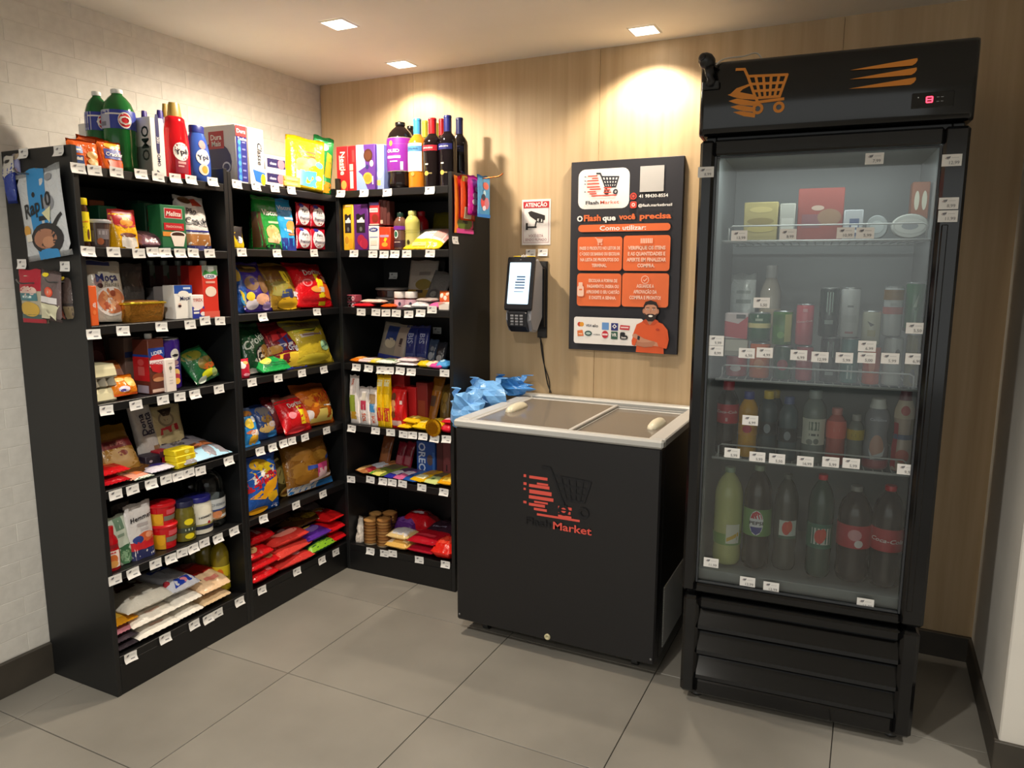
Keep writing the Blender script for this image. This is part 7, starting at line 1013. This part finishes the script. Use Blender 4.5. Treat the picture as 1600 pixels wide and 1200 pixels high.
FTAGS=[(0.014, -0.004, 1.726, '8,99'), (0.471, 0.011, 1.745, '7,99'), (0.658, -0.004, 1.729, '12,99'), (0.66, -0.004, 1.616, '8,99'), (0.661, -0.004, 1.582, '11,99'), (0.118, 0.011, 1.538, '13,99'), (0.256, 0.011, 1.54, '8,99'), (0.411, 0.011, 1.542, '10,99'), (0.462, 0.011, 1.541, '5,99'), (0.193, 0.011, 1.338, '5,50'), (0.065, 0.011, 1.218, '9,99'), (0.065, 0.011, 1.186, '8,99'), (0.158, 0.011, 1.183, '6,50'), (0.21, 0.011, 1.187, '4,99'), (0.307, 0.011, 1.184, '6,99'), (0.366, 0.011, 1.181, '12,99'), (0.432, 0.011, 1.182, '5,99'), (0.49, 0.011, 1.219, '6,99'), (0.491, 0.011, 1.185, '5,00'), (0.552, 0.011, 1.186, '5,99'), (0.614, 0.011, 1.188, '6,99'), (0.609, 0.011, 1.275, '5,50'), (0.179, 0.011, 0.974, '6,99'), (0.13, 0.011, 0.865, '5,99'), (0.206, 0.011, 0.86, '5,99'), (0.264, 0.011, 0.86, '5,50'), (0.345, 0.011, 0.86, '16,99'), (0.416, 0.011, 0.865, '5,99'), (0.472, 0.011, 0.867, '5,99'), (0.618, 0.011, 0.864, '9,99'), (0.082, 0.011, 0.493, '11,99'), (0.198, 0.011, 0.447, '13,99'), (0.27, 0.011, 0.442, '12,99'), (0.541, 0.011, 0.436, '13,99')]
STAGS=[(0.124, 1.786), (0.298, 1.783), (0.059, 1.445), (0.276, 1.438)]
# ---------------------------------------------------------------- price tags
ORD = ['first', 'second', 'third', 'fourth', 'fifth', 'sixth', 'seventh', 'eighth', 'ninth', 'tenth']
SHN = ['top', 'second', 'third', 'fourth', 'fifth', 'sixth', 'bottom']; RN = {'A': 'open end rack', 'B': 'middle rack', 'C': 'oak wall rack'}
TW, TH = .047, .031
CARD = M('e8e6e2', 'paper'); PRT = {}
def tagmesh(curl):
    q = G(); n = 6; a = [(x, -(curl*(.006*max(0, .55-z/TH)**2*4+.002*(x/TW)**2*4)), z) for z in [TH*i/n for i in range(n+1)] for x in (-TW/2, -TW/6, TW/6, TW/2)]
    F = [(i*4+j, i*4+j+1, i*4+j+5, i*4+j+4) for i in range(n) for j in range(3)]
    b = [(x, y+.0007, z) for x, y, z in a]; m = len(a)
    q.add(a+b, F+[tuple(m+k for k in f[::-1]) for f in F]+[(j+1, j, m+j, m+j+1) for j in range(3)]+[(n*4+j, n*4+j+1, m+n*4+j+1, m+n*4+j) for j in range(3)]+[(i*4, i*4+4, m+i*4+4, m+i*4) for i in range(n)]+[(i*4+7, i*4+3, m+i*4+3, m+i*4+7) for i in range(n)], CARD)
    return q
def tagprint(curl, price):
    S = lambda x, z, o: (x, -(curl*(.006*max(0, .55-z/TH)**2*4+.002*(x/TW)**2*4))-o, z)
    D = Dec(S, True, .0003)
    D.poly([(-.014, .024), (-.003, .026), (-.005, .02), (-.011, .019)], '707074'); D.seg(-.016, .0215, -.012, .0205, .0012, 'a07068'); D.seg(-.015, .019, -.007, .0178, .001, '8a8a8c'); D.rect(-.001, .0215, .016, .0225, 'b0b0b0')
    if price: D.text(price, .006, .009, .0085, '77777a', 0, 0, 0)
    else: D.rect(.0, .007, .015, .0105, '8f8f92')
    return D
CM = []
for c in (.35, .7, 1.05):
    o = link('price_tag', tagmesh(c)); D = tagprint(c, None); pr = link('price_print', D.g, o); CM.append((o.data, pr.data)); bpy.data.objects.remove(pr); bpy.data.objects.remove(o)
rt_ = random.Random(9)
def put_tag(un, u, v, z, label, group, price=None, roll=0, flat=False):
    L, a = frame(un, u, v, z-TH/2)
    if price is None: me, pm = CM[rt_.randrange(3)]
    o = bpy.data.objects.new('price_tag', me if price is None else tagflat); COL.objects.link(o); o.location = L; o.rotation_euler = (0, radians(roll), a)
    if price is None: p_ = bpy.data.objects.new('price_print', pm); COL.objects.link(p_); p_.parent = o
    else: D = tagprint(0, price); link('price_print', D.g, o); link('price_digits', D.t, o)
    tag(o, label, 'price tag', group); return o
tf = link('price_tag', tagmesh(0)); tagflat = tf.data; bpy.data.objects.remove(tf)
for un, lv, pts in TAGS:
    n = len(pts)
    for i, (u, z) in enumerate(pts):
        w = 'last' if i == n-1 else ORD[i]
        put_tag(un, u, -.0015, z, 'price tag, %s from the left on the %s shelf edge of the %s' % (w, SHN[lv-1], RN[un]), 'shelf price tags', None, rt_.uniform(-3, 3))
for (u, z), w in zip(STAGS, ('upper tag nearer the brick wall', 'upper tag above the tortilla bag corner', 'lower tag above the red cheese pack', 'lower tag above the sausage pack')):
    put_tag('S', u, -.0015, z, 'white price %s on the end panel' % w, 'end panel price tags')
put_tag('C', .435, .3185, 1.4, 'price tag stuck on the back panel above the round cakes', 'back panel price tags')
put_tag('C', .68, .3185, 1.142, 'price tag stuck on the back panel above the wafer packs', 'back panel price tags')
put_tag('R', -.322, -.0015, 1.553, 'price tag at the front edge of the rack side below the candy', 'side panel price tags')
put_tag('W', 1.16, -.0015, 1.507, 'left one of two small tags between warning sign and terminal', 'wall price tags'); put_tag('W', 1.2195, -.0015, 1.508, 'right one of two small tags between warning sign and terminal', 'wall price tags')
FW = ['on the left door frame, top', 'high on the glass near the top', 'on the right door frame, topmost', 'on the right door frame, middle one', 'on the right door frame, lowest', 'left end of the top wire shelf', 'on the top wire shelf below the red box', 'third along the top wire shelf', 'last along the top wire shelf', 'alone over the green beer can', 'upper of two at the left frame edge', 'lower of two at the left frame edge', 'before the orange can', 'before the dark green cans', 'before the pink cans', 'before the energy cans with claw stripes', 'before the white and teal cans', 'stacked above its twin before the cream can', 'under its twin before the orange red can', 'before the gold and white can', 'before the olive gold can', 'over the bright green can', 'over the orange soda bottle', 'left end of the middle wire shelf', 'before the dark water bottle', 'before the bluish water bottle', 'before the kombucha bottle', 'before the pink drink bottle', 'before the mustard label bottle', 'right end of the middle wire shelf', 'low on the glass below the lime soda', 'left of two at the bottom of the glass', 'right of two at the bottom of the glass', 'bottom right of the glass']
for (u, v, z, s), w in zip(FTAGS, FW):
    put_tag('F', u, -.0078 if v < 0 else .0112, z, 'fridge price tag %s' % w, 'fridge price tags', s)
bpy.context.view_layer.update()
